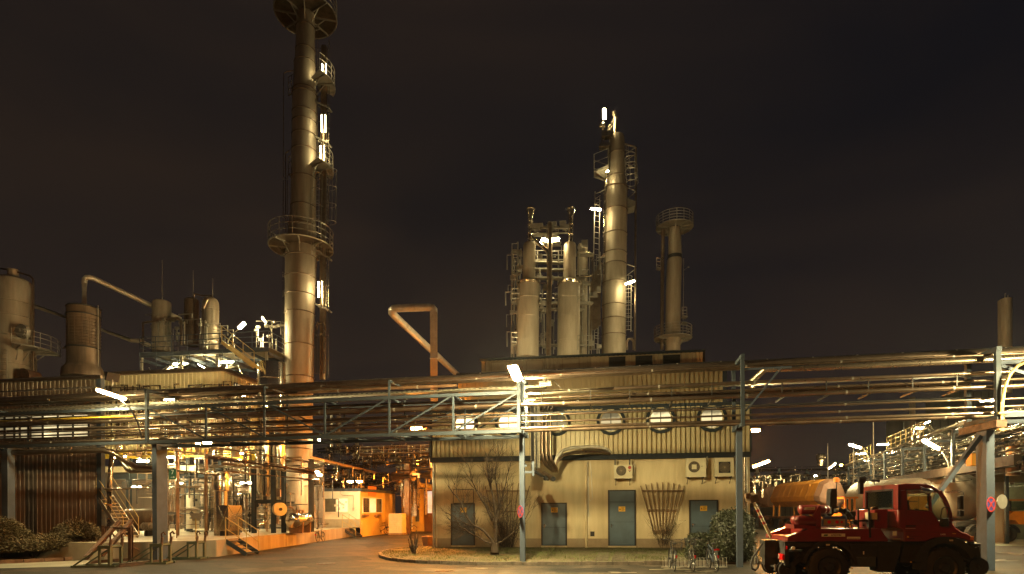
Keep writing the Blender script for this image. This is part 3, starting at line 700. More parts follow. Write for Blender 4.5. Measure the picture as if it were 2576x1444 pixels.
def limb(pts, r, sub, subL, seed):
    R2 = random.Random(seed); P = [PX(*q) for q in pts]
    P2 = []
    for i in range(len(P)-1):
        for k in range(3): P2.append(P[i].lerp(P[i+1], k/3)+V((R2.uniform(-.025, .025), R2.uniform(-.04, .04), R2.uniform(-.025, .025))))
    P2.append(P[-1]); n = len(P2); rad = [r*.8*(1-.78*i/n) for i in range(n)]
    lm_.tube(P2, rad, 7)
    for j in range(sub):
        i = R2.randint(max(1, n//4), n-1); u = (P2[i]-P2[i-1]).normalized(); a = R2.uniform(0, 2*pi); s1, s2 = frame(u); sp = R2.uniform(.4, .9)
        d = u*cos(sp)+(s1*cos(a)+s2*sin(a))*sin(sp)+V((0, 0, .35))
        branch(lm_, P2[i], d, subL*R2.uniform(.5, 1.15), max(.009, rad[i]*.5), 2, R2, 4, dict(wob=.2, up=.06, n=[0, 0, 5, 3, 0], spread=[.6, .6, .65, .7, .7], len=[.6, .6, .55, .6, .6]))
limb([(1243, 1378), (1236, 1355), (1210, 1330), (1188, 1318), (1168, 1290), (1160, 1265), (1140, 1240), (1128, 1222)], .085, 12, 1.3, 1)
limb([(1243, 1370), (1222, 1362), (1190, 1344), (1160, 1325), (1142, 1300), (1118, 1290)], .06, 9, 1.2, 2)
limb([(1246, 1372), (1248, 1340), (1247, 1300), (1243, 1262), (1232, 1220), (1226, 1180), (1222, 1140)], .095, 14, 1.3, 3)
limb([(1247, 1325), (1252, 1290), (1262, 1255), (1272, 1215), (1280, 1175)], .06, 12, 1.2, 4)
limb([(1247, 1372), (1262, 1362), (1285, 1345), (1308, 1325), (1330, 1290)], .055, 9, 1.1, 5)
limb([(1240, 1310), (1222, 1275), (1200, 1240), (1186, 1205), (1178, 1170)], .05, 12, 1.2, 6)
limb([(1246, 1300), (1256, 1270), (1250, 1225), (1246, 1180), (1254, 1150)], .05, 10, 1.2, 7)
limb([(1210, 1330), (1180, 1335), (1150, 1332), (1125, 1322)], .035, 8, 1.0, 8)
lm_.build('crown', M['bark'], tr)
# small coppiced shrub at the tip of the verge
sb = G(1040, 1393, VZ); sm = MB(); R = random.Random(5)
for k in range(9):
    branch(sm, sb+V((R.uniform(-.14, .14), R.uniform(-.1, .1), 0)), V((R.uniform(-.3, .3), R.uniform(-.2, .2), 1)), R.uniform(.6, 1.05), .035, 1, R, 2, dict(wob=.1, up=.1, n=[0, 3, 0], spread=[0, .4, .4], len=[0, .45, 0]))
tag(sm.build('coppiced_shrub', M['bark']), 'small pruned shrub of bare upright stems at the tip of the grass strip', 'shrub')
# clipped hedge: two lumps of small leaves
def leafmass(name, lobes, n, label, cat, lm, size=.035, seed=1, group=None):
    R = random.Random(seed); m = MB()
    for k in range(n):
        c, rx, ry, rz_ = lobes[R.randrange(len(lobes))] if len(lobes) > 1 else lobes[0]
        a = R.uniform(0, 2*pi); z = R.uniform(-.95, 1); q = sqrt(max(0, 1-z*z)); u = V((q*cos(a), q*sin(a), z))
        pw = .8; sh = R.uniform(.84, 1.03) if R.random() < .85 else R.choice((R.uniform(.5, .9), R.uniform(1.03, 1.13)))
        sg = lambda v: (abs(v)**pw)*(1 if v > 0 else -1)
        p = V(c)+V((sg(u.x)*rx, sg(u.y)*ry, sg(u.z)*rz_))*sh*(1+.13*noise.noise(u*3.4+V(c)))
        if p.z < VZ: continue
        t1 = V((R.uniform(-1, 1), R.uniform(-1, 1), R.uniform(-1, 1))).normalized(); t2 = t1.cross(u+V((.01, .02, .03))).normalized(); s = size*R.uniform(.6, 1.3)
        m.quad(p-t1*s, p+t2*s*.55, p+t1*s, p-t2*s*.55)
    return m
h0, h1 = G(1848, 1412, VZ), G(1765, 1408, VZ)
hd = thing('hedge', 'dark clipped evergreen bush beside the rightmost blue door behind the bicycles', 'bush', h0)
sH = sc(depth(h0))
lobes = [(h0+V((0, .3, .92)), .78, .75, 1.02)]; lb2 = [(h1+V((0, .35, .42)), .55, .6, .62)]
m = leafmass('h', lobes, 24000, '', '', None, .042, 2); m2 = leafmass('h', lb2, 8000, '', '', None, .042, 3); k0 = len(m.v); m.v += m2.v; m.f += [tuple(i+k0 for i in f) for f in m2.f]
m.build('foliage', M['leaf'], hd, smooth=False)
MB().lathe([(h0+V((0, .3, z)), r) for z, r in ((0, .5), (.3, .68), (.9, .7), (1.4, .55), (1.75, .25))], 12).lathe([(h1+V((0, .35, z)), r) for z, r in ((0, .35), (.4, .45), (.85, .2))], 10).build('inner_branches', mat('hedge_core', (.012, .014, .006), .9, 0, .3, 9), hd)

# ================================================================== PIPE BRIDGE
pb = thing('pipe_bridge', 'blue-grey steel pipe bridge on five posts crossing the whole yard', 'pipe bridge', RO)
ZC0, ZC1 = 5.1, 6.48; OF, OB = -.6, 1.1
sA, sB, sC_, sD, sE = rs(15), rs(398), 0.0, rs(1861), rs(2483)
S1, S2 = rs(-220), rs(2800)
def post(s, w, d, top, base_z=-.05, taper=0):
    m = MB(); m.beam(RS(s, .1, base_z), RS(s, .1, top), w, d, RN); return m.build('post', M['bluegrey'], pb, smooth=False)
post(sA, .34, .34, ZC0-.05); post(sB, .22, .62, ZC0-.05); post(sC_, .19, .2, 7.0, 0); post(sD, .2, .2, ZC0, 0); post(sE, .24, .6, ZC0-.45)
# end frames standing on the posts
def endframe(s, z0, z1, w=.1, mat_='blue', full=True):
    m = MB()
    m.beam(RS(s, OF, z0), RS(s, OF, z1), w, w, RN); m.beam(RS(s, OB, z0), RS(s, OB, z1), w, w, RN)
    m.beam(RS(s, OF-.1, z0-w/2), RS(s, OB+.1, z0-w/2), w, w)
    if full: m.beam(RS(s, OF-.1, z1+w/2), RS(s, OB+.1, z1+w/2), w, w)
    return m.build('post_frame', M[mat_], pb, smooth=False)
for s, z1 in ((sA, 6.6), (sB, 7.15), (sC_, 7.1), (sD, 7.35), (sE, 7.15)): endframe(s, ZC0, z1, .12 if s != sE else .15)
MB().beam(RS(sE, OF-.2, ZC0-.3), RS(sE, OB+.3, ZC0-.3), .3, .24).build('cross_head', M['rust'], pb, smooth=False)
MB().beam(RS(sE-.15, .1, ZC0-.6), RS(sE-1.75, .1, 2.1), .13, .2, RN).build('brace', M['bluegrey'], pb, smooth=False)
MB().beam(RS(sD+.1, OF, 5.5), RS(sD+1.3, OF, 7.0), .06, .06, RN).beam(RS(sD, OF, 6.95), RS(sD+1.6, OF, 6.95), .07, .07, RN).build('brace', M['bluegrey'], pb, smooth=False)
# chords and web of the truss
def chord(o, z, a, b, h=.12, mt='blue'): MB().beam(RS(a, o, z), RS(b, o, z), .1, h).build('chord', M[mt], pb, smooth=False)
for o in (OF, OB):
    chord(o, ZC0-.06, sA-.1 if o == OF else sB, sC_+.1, .13); chord(o, ZC1, sA, sC_, .12)
    chord(o, ZC0-.02, sE, S2, .14, 'bluegrey')
vx = [398, 519, 666, 818, 980, 1141, 1309]
vs_ = [rs(x, OF) for x in vx]; vs_[0] = sB; vs_[-1] = sC_
for i, s in enumerate(vs_):
    top = 7.15 if i in (2, 4) else ZC1
    if 0 < i < len(vs_)-1:
        MB().beam(RS(s, OF, ZC0), RS(s, OF, top), .07, .07, RN).build('upright', M['blue'], pb, smooth=False)
        MB().beam(RS(s, OB, ZC0), RS(s, OB, top), .07, .07, RN).build('upright', M['blue'], pb, smooth=False)
        m = MB()
        for z in ((ZC0-.06, ZC1, 7.15) if top > 7 else (ZC0-.06, ZC1)): m.beam(RS(s, OF, z), RS(s, OB, z), .07, .08)
        m.build('cross_member', M['blue'], pb, smooth=False)
for i in range(len(vs_)-1):
    a, b = vs_[i], vs_[i+1]
    for o in (OF, OB):
        z0, z1 = (ZC1, ZC0) if i < 3 else (ZC0, ZC1)
        MB().beam(RS(a, o, z0), RS(b, o, z1), .06, .055, RN).build('diagonal', M['blue'], pb, smooth=False)
    MB().beam(RS(a, OF, ZC0-.1), RS(b, OB, ZC0-.1), .05, .05).build('wind_brace', M['blue'], pb, smooth=False)
for o, mt in ((OF, 'bluegrey'),):
    MB().beam(RS(sE, o, ZC1+.3), RS(S2, o, ZC1+.3), .1, .12).beam(RS(sE+.1, o, ZC1+.2), RS(S2, o, ZC0+.1), .1, .1, RN).build('diagonal', M[mt], pb, smooth=False)
# small hanger frames between posts, right-hand spans
for px in (1365, 1487, 1585, 1690, 1790, 1965, 2075, 2180, 2290, 2400):
    s = rs(px, .2); m = MB(); m.beam(RS(s, .0, 6.05), RS(s, .0, 6.62), .03, .04); m.beam(RS(s, -.25, 6.03), RS(s, .9, 6.03), .05, .05); m.build('hanger', M['dark'], pb, smooth=False)
# ---- pipes on the bridge: each a thing of its own
def jpipe(label, pts, r, mt, n=12, joints=2.6, name='pipe', cat='pipe', band='steel'):
    """insulated pipe with raised joint straps"""
    pts = [V(p) for p in pts]; t = thing(name, label, cat, pts[0])
    MB().tube(pts, r, n).build('run', M[mt], t)
    if joints:
        m = MB()
        for i in range(len(pts)-1):
            L = (pts[i+1]-pts[i]).length; k = int(L/joints); u = (pts[i+1]-pts[i]).normalized()
            for j in range(k): c = pts[i]+u*((j+.5)*L/k+rnd.uniform(-.1, .1)); m.cyl(c-u*.03, c+u*.03, r*1.05+.004, n=n)
        if m.f: m.build('joint_strap', M[mt if r > .09 else band], t)
    return t
def run(label, z, off, r, a, b, mt, bend=None, joints=2.6, **kw):
    pts = [RS(a, off, z), RS(b, off, z)]
    if bend: pts = bend[0]+pts+bend[1]
    # slight sag between supports
    P = []
    for i in range(len(pts)-1):
        L = (pts[i+1]-pts[i]).length; k = max(1, int(L/3.1)); 
        for j in range(k): P.append(pts[i].lerp(pts[i+1], j/k)+(V((0, 0, rnd.uniform(-.02, .012))) if 0 < j and r < .15 else V((0, 0, 0))))
    P.append(pts[-1])
    return jpipe(label, P, r, mt, joints=joints, **kw)
run('thick bright jacketed pipe running along the very top of the pipe bridge', 7.36, .6, .165, S1, S2, 'jacket')
run('second jacketed pipe just behind the thick top pipe, left of the lamp post', 7.30, 1.05, .12, S1, rs(1000), 'jacket')
run('thin bright line ending left of the process hall, highest on the bridge', 7.84, .9, .045, S1, rs(243, .9), 'jacket_b')
run('slim cable line above the thick top pipe', 7.70, 1.3, .03, rs(1140), S2, 'dark', joints=1.5)
run('copper-brown pipe high on the truss ending above the left round window', 7.02, .2, .065, rs(560), rs(1150, .2), 'copper')
run('slim pale pipe at the upper chord level right of the lamp post', 6.60, .0, .062, rs(1325), rs(2560), 'jacket')
run('tan pipe hung from small frames right of the lamp post', 6.30, .5, .085, rs(1330, .5), rs(2440, .5), 'jacket')
run('pale full-length pipe at mid height of the bridge', 6.06, -.35, .075, S1, S2, 'jacket')
run('black cable line under the mid-height pale pipe', 5.80, .1, .028, rs(820), rs(2470), 'black', joints=0)
run('thin copper line, uppermost of the three thin lines at the front', 5.66, -.3, .035, S1, S2, 'jacket')
run('thin copper line, middle of the three thin lines at the front', 5.44, -.15, .038, S1, S2, 'jacket')
run('thin copper line set back behind the other thin lines', 5.56, .8, .033, S1, rs(1300), 'copper')
for z_, o_, r_2, l_ in ((7.12, -.35, .04, 'slim dull line below the thick top pipe at the front'), (6.78, 1.0, .07, 'dull pipe at the back below the cable tray'), (6.38, .15, .05, 'dull line just below the upper chord'), (6.22, .95, .045, 'dull line at the back at mid height'), (5.88, .35, .06, 'dull pipe in the middle of the bridge between the thin lines'), (5.72, 1.0, .04, 'dull line at the back above the bottom chord'), (5.32, .6, .075, 'dull pipe lying near the bottom at the back')): run(l_, z_, o_, r_2, S1, S2 if z_ > 6.3 else rs(1120), 'dull')
run('bright lower pipe resting on the bottom chord', 5.19, -.3, .062, S1, S2, 'jacket')
run('dark thick pipe lying behind the bright lower pipe', 5.17, .15, .085, S1, S2, 'soot')
run('copper pipe behind the upper chord in the left half', 6.28, .5, .07, S1, rs(1310, .5), 'copper')
run('brown line at the back of the truss in the left half', 5.95, .9, .05, S1, rs(1290, .9), 'copper')
run('yellow gas line ending beside the left lamp', 6.20, -.45, .05, rs(15), rs(343, -.45), 'yellow')
run('low jacketed pipe passing under the left end of the bridge', 4.86, .2, .12, S1, rs(262, .2), 'jacket',
    bend=([], [RS(rs(280, .2), .3, 4.72), RS(rs(322, .3), .8, 4.1), RS(rs(395, .8), .9, 4.05)]))
# pipe with elbow coming out of the pump house roof
e0 = D(1893, 975, 29); e1 = RS(rs(1925, -.1), -.1, 7.02)
run('jacketed pipe that elbows down behind the fourth bridge post', 7.02, -.1, .11, rs(1925, -.1), S2, 'jacket_b', bend=([e0, RS(rs(1897, 0), .4, 6.7)], []))
for (label, z, a, b, o) in (('perforated cable tray along the left two thirds of the bridge', 6.93, S1, rs(1375, 1), .95), ('perforated cable tray over the right-hand spans', 6.70, rs(1330, .9), S2, .9), ('narrow cable tray at the left end of the bridge', 6.66, S1, rs(250, .3), .25)):
    t = thing('cable_tray', label, 'cable tray', RS(a, o, z))
    MB().beam(RS(a, o, z), RS(b, o, z), .34, .012).beam(RS(a, o-.17, z+.04), RS(b, o-.17, z+.04), .012, .09).beam(RS(a, o+.17, z+.04), RS(b, o+.17, z+.04), .012, .09).build('tray', M['tray'], t, smooth=False)
    m = MB(); n = int((b-a)/.22)
    for k in range(n): m.cbox(RS(a+(k+.5)*.22, o-.185, z+.045), .10, .006, .028, RA)
    m.build('slot', M['dark'], t, smooth=False)['kind'] = 'stuff'
    m = MB()
    for q in range(6):
        pts = [RS(a+(b-a)*j/24, o-.12+q*.05+rnd.uniform(-.01, .01), z+.03+rnd.uniform(0, .02)) for j in range(25)]; m.tube(pts, .014, 5)
    m.build('cables', M['black'], t)
# motorised valve on the tray
t = thing('valve_actuator', 'small motorised valve on the pipe bridge right of the lamp post', 'valve', RK(1372, 960, .3))
c = RK(1372, 965, .3); MB().cbox(c, .45, .3, .12).cyl(c+V((-.06, 0, .06)), c+V((-.06, 0, .2)), .08, n=10).cyl(c+V((.1, 0, .06)), c+V((.1, 0, .15)), .04, n=8).build('body', M['steel'], t)
MB().tube([c+V((.2, 0, .06)), c+V((.35, 0, .1)), c+V((.5, 0, -.1)), c+V((.6, 0, -.2))], .015, 5).build('cable', M['black'], t)

# ---- cable ladder, bundle and arched pipes in front of the facade
yc = YF-2.6
t = thing('cable_riser', 'perforated cable ladder hanging beside the lamp post with black cables', 'cable ladder', Yp(1347, 1177, yc))
a, b = Yp(1347, 1000, yc), Yp(1347, 1178, yc); a.x = b.x
MB().cbox((a+b)/2, .46, .05, (a-b).length).build('tray', M['tray'], t, smooth=False)
m = MB()
for k in range(int((a-b).length/.07)):
    for dx in (-.13, .02, .13): m.cbox(b+V((dx, -.03, .05+k*.07)), .045, .012, .03)
m.build('slot', M['ink'], t, smooth=False)['kind'] = 'stuff'
m = MB()
for q in range(5): x = -.19+q*.03; m.tube([b+V((x, -.045, 0)), a+V((x, -.045, 0))], .016, 5)
MB().beam(b+V((.06, -.05, -.1)), a+V((.06, -.05, 0)), .04, .04, (0, 1, 0)).build('cover_strip', M['blue'], t)
m.build('cables', M['black'], t)
for i, (px, w) in enumerate(((1364, 'left'), (1374, 'middle'), (1384.5, 'right'))):
    y = YF-2.2+.1*i; pts = [Yp(px+26-4*i, 1012+2*i, y+1.0), Yp(px+10-2*i, 1022, y+.5), Yp(px, 1038, y), Yp(px, 1140, y), Yp(px+2, 1156, y), Yp(px+8, 1168, y+.2), Yp(px+16, 1176+i, y+.5), Yp(px+28-5*i, 1186, y+.9)]
    jpipe('%s of the three thick hoses hanging side by side before the facade' % w, pts, .078, 'jacket', joints=0, name='hose', cat='hose')
    m = MB()
    o = bpy.context.scene.collection.objects
for i, (dy, label) in enumerate(((0, 'upper arched duct leading from the hanging hoses to the wall'), (13, 'lower arched duct leading from the hanging hoses to the wall'))):
    y = YF-1.6
    pts = [Yp(1390, 1172+dy*.1, y), Yp(1397, 1164+dy*.5, y), Yp(1402, 1148+dy*.8, y), Yp(1416, 1133+dy*.9, y+.3), Yp(1440, 1126+dy, y+.6), Yp(1480, 1124+dy, y+.9), Yp(1512, 1125+dy*.9, y+1.1), Yp(1528, 1131+dy*.7, y+1.3), Yp(1536, 1139+dy*.3, y+1.55)]
    jpipe(label, pts, .085, 'white' if i == 0 else 'jacket', joints=1.2, name='duct', cat='duct')
t = thing('duct_bracket', 'steel outrigger on the lamp post carrying the ends of two black-mouthed ducts', 'bracket', RS(sC_, .1, 3.6))
zt, zl = Yp(1340, 1189, YF-6).z, Yp(1340, 1203, YF-6).z
c1 = Yp(1372, 1203, YF-4.2); c2 = Yp(1392, 1205, YF-4.0)
p1 = RS(sC_, .1, 3.55); q1 = V((c1.x-.05, c1.y-.2, 3.55))
MB().beam(p1, V((q1.x, p1.y, 3.55)), .07, .08).beam(p1+V((0, 0, .25)), V((q1.x-.25, p1.y, 3.8)), .07, .08).beam(V((q1.x, p1.y, 3.4)), V((q1.x, p1.y, 3.95)), .08, .08).beam(V((q1.x, p1.y, 3.6)), V((q1.x, q1.y+2.5, 3.6)), .08, .08).build('outrigger', M['bluegrey'], t, smooth=False)
m = MB(); m2 = MB()
for c in (c1, c2):
    e = c+V((-.55, 1.4, .35)); m.cyl(c, e, .12, n=14, cap=False); m2.lathe([(c-(e-c)*.002, .115), (c+(e-c)*.01, .113)], 14, axis=(e-c))
m.build('duct_end', M['jacket'], t); m2.build('duct_mouth', M['ink'], t)
# ================================================================== DOCK
DZ = .77
dc = G(543, 1401); dc2 = G(887, 1350); dl = G(262, 1410)
dd = (dc2-dc).normalized()
dend = dc+dd*34
dk = thing('loading_dock', 'raised concrete loading dock with a stained edge along the works road', 'dock', dc)
far = 62
MB().prism([V((dc.x, dc.y, DZ)), V((dend.x, dend.y, DZ)), V((-48, dend.y, DZ)), V((-48, dl.y, DZ)), V((dl.x, dl.y, DZ))], (0, 0, -DZ-.1)).build('dock_body', M['concf'], dk, smooth=False)
nrm = V((dd.y, -dd.x, 0))
L = (dend-dc).length; n = int(L/2.6)
for i in range(n):
    a, b = dc+dd*(i*L/n+.012), dc+dd*((i+1)*L/n-.012); o = nrm*rnd.uniform(.012, .03)
    MB().prism([a+o, b+o, b-nrm*.1, a-nrm*.1], (0, 0, DZ+.006)).build('wall_panel', M['conc'], dk, smooth=False)
u = (dc-dl); Lf = u.length; u.normalize(); nf = V((u.y, -u.x, 0))
for i in range(2):
    a, b = dl+u*(i*Lf/2+.012), dl+u*((i+1)*Lf/2-.012); o = nf*.02
    MB().prism([a+o, b+o, b-nf*.1, a-nf*.1], (0, 0, DZ+.006)).build('wall_panel', M['conc'], dk, smooth=False)
def dockG(px, py): return G(px, py, DZ)
def stairs(label, top, dirv, w, n, rise, mt='blue', railm='railp', name='steel_stairs', h=1.0, side=1, both=False, run_=.28):
    """open steel stair going down from top along dirv"""
    t = thing(name, label, 'stairs', top); dirv = V(dirv).normalized(); sd = V((-dirv.y, dirv.x, 0)); top = V(top)
    bot = top+dirv*(run_*n)-V((0, 0, rise*n))
    for s in (-1, 1): MB().beam(top+sd*s*w/2+V((0, 0, -.08)), bot+sd*s*w/2, .05, .2).build('stringer', M[mt], t, smooth=False)
    for k in range(n): c = top+dirv*(run_*(k+.5))-V((0, 0, rise*(k+.6))); MB().cbox(c, .26, w-.06, .035, atan2(dirv.y, dirv.x)).build('tread', M[mt], t, smooth=False)
    for s in ((-1, 1) if both else (side,)):
        a, b = top+sd*s*w/2, bot+sd*s*w/2+V((0, 0, rise*.3)); m = MB(); z = V((0, 0, h)); k = max(1, int((b-a).length/1.6))
        m.cyl(a+z, b+z, .024, n=6); m.cyl(a+z*.5, b+z*.5, .02, n=6)
        for j in range(k+1): c = a+(b-a)*j/k; m.cyl(c, c+z, .024, n=6)
        m.build('handrail', M[railm], t)
    return t
# steps down from the dock
p = dockG(560, 1371); stairs('short blue steel steps with two ochre handrails leading off the dock near the shiny vessel', V((dc.x-.1, dc.y+1.4, DZ)), (1, -.05, 0), .95, 4, .18, both=True, h=1.05)
q = dc+dd*19.5; stairs('dark steel steps from the dock at the corner of the small office', V((q.x-.1, q.y, DZ)), (1, -.08, 0), 1.1, 4, .18, 'dark', both=True, h=1.05)

# ================================================================== SHED ON THE LEFT
dS = 31.; sL, sR = D(-70, 1300, dS), D(250, 1300, dS); YS = sR.y
sx0, sx1 = sL.x-3, sR.x
sh = thing('brown_shed', 'brown corrugated hall behind the juniper with a band of lit windows', 'building', (sx1, YS, 0))
zs_ = lambda px, py, o=0: Yp(px, py, YS-o).z
zt_, zw0, zw1 = zs_(120, 958), zs_(150, 1099), zs_(150, 1045)
sbk = sx1*(YS+9)/YS-.4
MB().prism([V((sx0, YS+.25, .3)), V((sx1, YS+.25, .3)), V((sbk, YS+9, .3)), V((sx0-8, YS+9, .3))], (0, 0, zt_-.4)).build('wall', M['shed'], sh, smooth=False)
cladding((sx0, YS), (sx1, YS), .42, zw0-.02, .26, .03, 5, M['shed'], sh)
cladding((sx0, YS), (sx1+.35, YS), zw1+.02, zt_, .26, .05, 5, mat('brown_cladding_b', (.27, .215, .15), .5, .1, .18, 1.3, streak=True), sh)
# lit window band: panes in the order of the photo, each its own
wx = [(20, 40), (42, 58), (66, 84), (88, 130), (138, 184), (188, 232), (236, 283)]
wx = [(x0*.762+.0, x1*.762) for x0, x1 in [(25, 58), (64, 84), (88, 128), (133, 178), (184, 228), (233, 278)]]
def litp(name, s, tint=(1., .80, .42)):
    m = glow(name, tint, s); t = m.node_tree; n = t.nodes; l = t.links; b = n['Principled BSDF']; g = n.new('ShaderNodeNewGeometry'); no = n.new('ShaderNodeTexNoise'); no.inputs['Scale'].default_value = 1.1; no.inputs['Detail'].default_value = 3
    l.new(g.outputs['Position'], no.inputs[0]); mr_ = n.new('ShaderNodeMapRange'); mr_.inputs[1].default_value = .35; mr_.inputs[2].default_value = .7; mr_.inputs[3].default_value = s*.5; mr_.inputs[4].default_value = s*1.6; l.new(no.outputs[0], mr_.inputs[0]); l.new(mr_.outputs[0], b.inputs['Emission Strength']); return m
edges = [-70, 6, 40, 62, 84, 94, 135, 183, 233, 281]; edges = [e*.762 for e in [-90, 10, 42, 60, 88, 136, 186, 236, 288]]
for i in range(len(edges)-1):
    a, b = Yp(edges[i], 1070, YS).x, Yp(edges[i+1], 1070, YS).x
    st = (.10, .16, .35, .42, .42, 1.0, .75, .8)[i]
    f = MB().box(a, YS+.02, zw0, a+.07, YS+.16, zw1).box(b-.0, YS+.02, zw0, b+.001, YS+.16, zw1).build('window_post', M['dark'], sh, smooth=False)
    MB().box(a+.07, YS+.09, zw0, b, YS+.10, zw1).build('pane', litp('shed_pane_%d' % i, st), sh, smooth=False)
    MB().box(a+.07, YS+.03, zw0+(zw1-zw0)*.50, b, YS+.085, zw0+(zw1-zw0)*.50+.05).build('glazing_bar', M['dark'], sh, smooth=False)
MB().box(sx0, YS-.06, zw0-.07, sx1, YS+.2, zw0).build('window_sill', M['dark'], sh, smooth=False)
MB().prism([V((sx0, YS-.25, zt_-.02)), V((sx1+.4, YS-.25, zt_-.02)), V((sbk+.3, YS+9, zt_-.02)), V((sx0-8, YS+9, zt_-.02))], (0, 0, .16)).build('roof', M['roof'], sh, smooth=False)
MB().cyl((sx0, YS-.3, zt_+.02), (sx1+.45, YS-.3, zt_+.02), .09, n=10).build('gutter', M['jacket'], sh)
MB().beam((sx1+.22, YS-.12, 0), (sx1+.22, YS-.12, zt_), .26, .26, (0, 1, 0)).build('corner_column', M['bluegrey'], sh, smooth=False)
m = MB()
for k in range(9): z = 1.2+k*.55; m.cbox((sx1+.02, YS-.12, z), .1, .1, .05)
m.build('column_cleat', M['dark'], sh, smooth=False)
# thin copper-brown conduit on the brown wall
a = Yp(200, 1300, YS-.12).x; MB().cyl((a, YS-.12, zs_(200, 1297)), (a, YS-.12, zs_(200, 1162)), .035, n=8).build('wall_conduit', M['copper'], sh)
# big copper downpipe beside the column
dp = thing('copper_downpipe', 'shiny copper-coloured downpipe right of the brown shed corner', 'pipe', D(274, 1350, 30))
MB().tube([D(274, 1350, 30.5), D(275, 1230, 30.5), D(280, 1160, 30.5), D(283, 1132, 30.8)], .115, 12).build('run', M['jacket_b'], dp)
m = MB()
for py in (1340, 1305, 1270, 1235, 1190): c = D(275, py, 30.5); m.cyl(c-V((0, 0, .03)), c+V((0, 0, .03)), .13, n=12)
m.build('joint_strap', M['copper'], dp)

# ================================================================== BIG TANK, SOOTY CHIMNEY AND ROOFTOP PIPES (left edge)
dT = 38.
t = thing('storage_tank', 'tall weathered steel tank with a side platform at the left edge of the picture', 'tank', D(33, 965, dT))
tower([(30, 990, 80), (31, 880, 82), (31, 740, 84), (31, 722, 83), (32, 707, 74), (32, 700, 52), (33, 697, 24), (33, 690, 24), (33, 682, 23), (33, 679, 26), (33, 677, 10)], dT).build('shell', M['stack'], t)
bands([(31, 850, 82), (31, 800, 82), (31, 765, 83), (31, 920, 81), (33, 681, 24)], dT, .03).build('weld_ring', M['stack'], t)
c = D(31, 884, dT); platform(t, c, 1.03, 2.45, -.75, .75, .95, 2, 5, 4)
mh = D(62, 835, dT-.95); MB().cyl(mh, mh+V((0, -.25, 0)), .42, n=20).cyl(mh+V((0, -.25, 0)), mh+V((0, -.33, 0)), .36, n=20).cyl(mh+V((0, -.33, 0)), mh+V((0, -.42, 0)), .09, n=10).build('manhole', M['rail'], t)
mm_ = MB(); [mm_.cyl(mh+V((.37*cos(a), -.24, .37*sin(a))), mh+V((.37*cos(a), -.31, .37*sin(a))), .03, n=6) for a in [2*pi*k/16 for k in range(16)]]; mm_.build('bolts', M['dark'], t)
v = D(57, 945, dT-1); MB().cyl(v, v+V((0, .9, 0)), .46, n=18).build('vessel_head', M['rust'], t)
q = D(8, 990, dT-1.2); ladder(t, q, D(8, 882, dT-1.2), .5)
jpipe('thin pipe curving from the neck of the left tank down its right side', [D(-20, 675, dT), D(8, 676, dT), D(28, 680, dT), D(76, 694, dT), D(83, 702, dT), D(84, 720, dT), D(84, 950, dT)], .06, 'jacket', joints=3)
jpipe('second thin pipe hugging the right side of the left tank', [D(80, 870, dT+.3), D(84, 880, dT+.3), D(91, 905, dT+.3), D(90, 955, dT+.3)], .06, 'jacket', joints=0)
dK = 39.
t = thing('sooty_chimney', 'squat soot-streaked chimney topped by a bent pipe on the shed roof', 'chimney', D(209, 940, dK))
tower([(208, 950, 92), (208, 930, 88), (209, 924, 80), (210, 918, 72), (210, 881, 71), (210, 876, 74), (210, 872, 71), (210.5, 800, 71), (210.5, 797, 73), (210.5, 792, 73), (210.5, 776, 72), (211, 774, 20)], dK).build('shell', M['soot'], t)
bands([(210.5, 796, 73), (210, 878, 73), (210.5, 776, 72)], dK, .05).build('flange', M['dark'], t)
m = MB()
for k in range(9): m.ring(D(210.5, 806+k*8, dK), 35.5*sc(dK)*1.005, .02, n=28, m=4)
m.build('seam_ring', M['soot'], t)
m = MB()
for k in range(14): a = 2*pi*k/14; r = 35.6*sc(dK); c0, c1 = D(210.5, 870, dK), D(210.5, 802, dK); u = V((r*cos(a), r*sin(a), 0)); m.beam(c0+u, c1+u, .03, .03, u)
m.build('seam', M['soot'], t)
c = D(210, 878, dK); m = MB(); m.cyl(c+V((-.9, -.2, .05)), c+V((-1.25, -.3, .05)), .05, n=8).cyl(D(247, 925, dK), D(247, 768, dK), .03, n=6); m.build('stub', M['steel'], t)
jpipe('long bent exhaust pipe rising from the sooty chimney and running down to the platform', [D(212, 774, dK), D(212, 712, dK), D(213, 703, dK), D(218, 698, dK), D(226, 698, dK+.1), D(235, 700, dK+.3), D(454, 803, 44)], .17, 'duct', n=14, joints=3.4)
jpipe('straight sloping pipe passing behind the sooty chimney to the platform', [D(70, 764, 38.5), D(330, 856, 43), D(352, 858, 43), D(385, 874, 44)], .16, 'duct', n=14, joints=3.4)

# ================================================================== PROCESS HALL
dH = 39.5; c0 = D(559, 1000, dH); YH = c0.y; hx1 = c0.x; hx0 = Yp(256, 1000, YH).x
zH1 = Yp(480, 938, YH).z; zH0 = Yp(480, 1131, YH).z
ph = thing('process_hall', 'cream corrugated hall raised on steel above the pumps left of the tall stack', 'building', (hx1, YH, 0))
YH2 = YH+5.2
MB().box(hx0, YH+.1, zH0, hx1-.06, YH2, zH1).build('wall', M['clad_t'], ph, smooth=False)
cladding((hx0, YH), (hx1, YH), zH0, zH1, .30, .05, 6, M['clad'], ph)
cladding((hx1, YH), (hx1, YH2), zH0, zH1, .30, .05, 6, M['clad'], ph, outv=(1, 0, 0))
MB().box(hx0-.1, YH-.3, zH1, hx1+.3, YH2, zH1+.22).build('roof_edge', M['jacket'], ph, smooth=False)
MB().box(hx0-.1, YH-.05, zH0-.5, hx1+.1, YH+.15, zH0-.02).build('floor_beam', M['yellow'], ph, smooth=False)
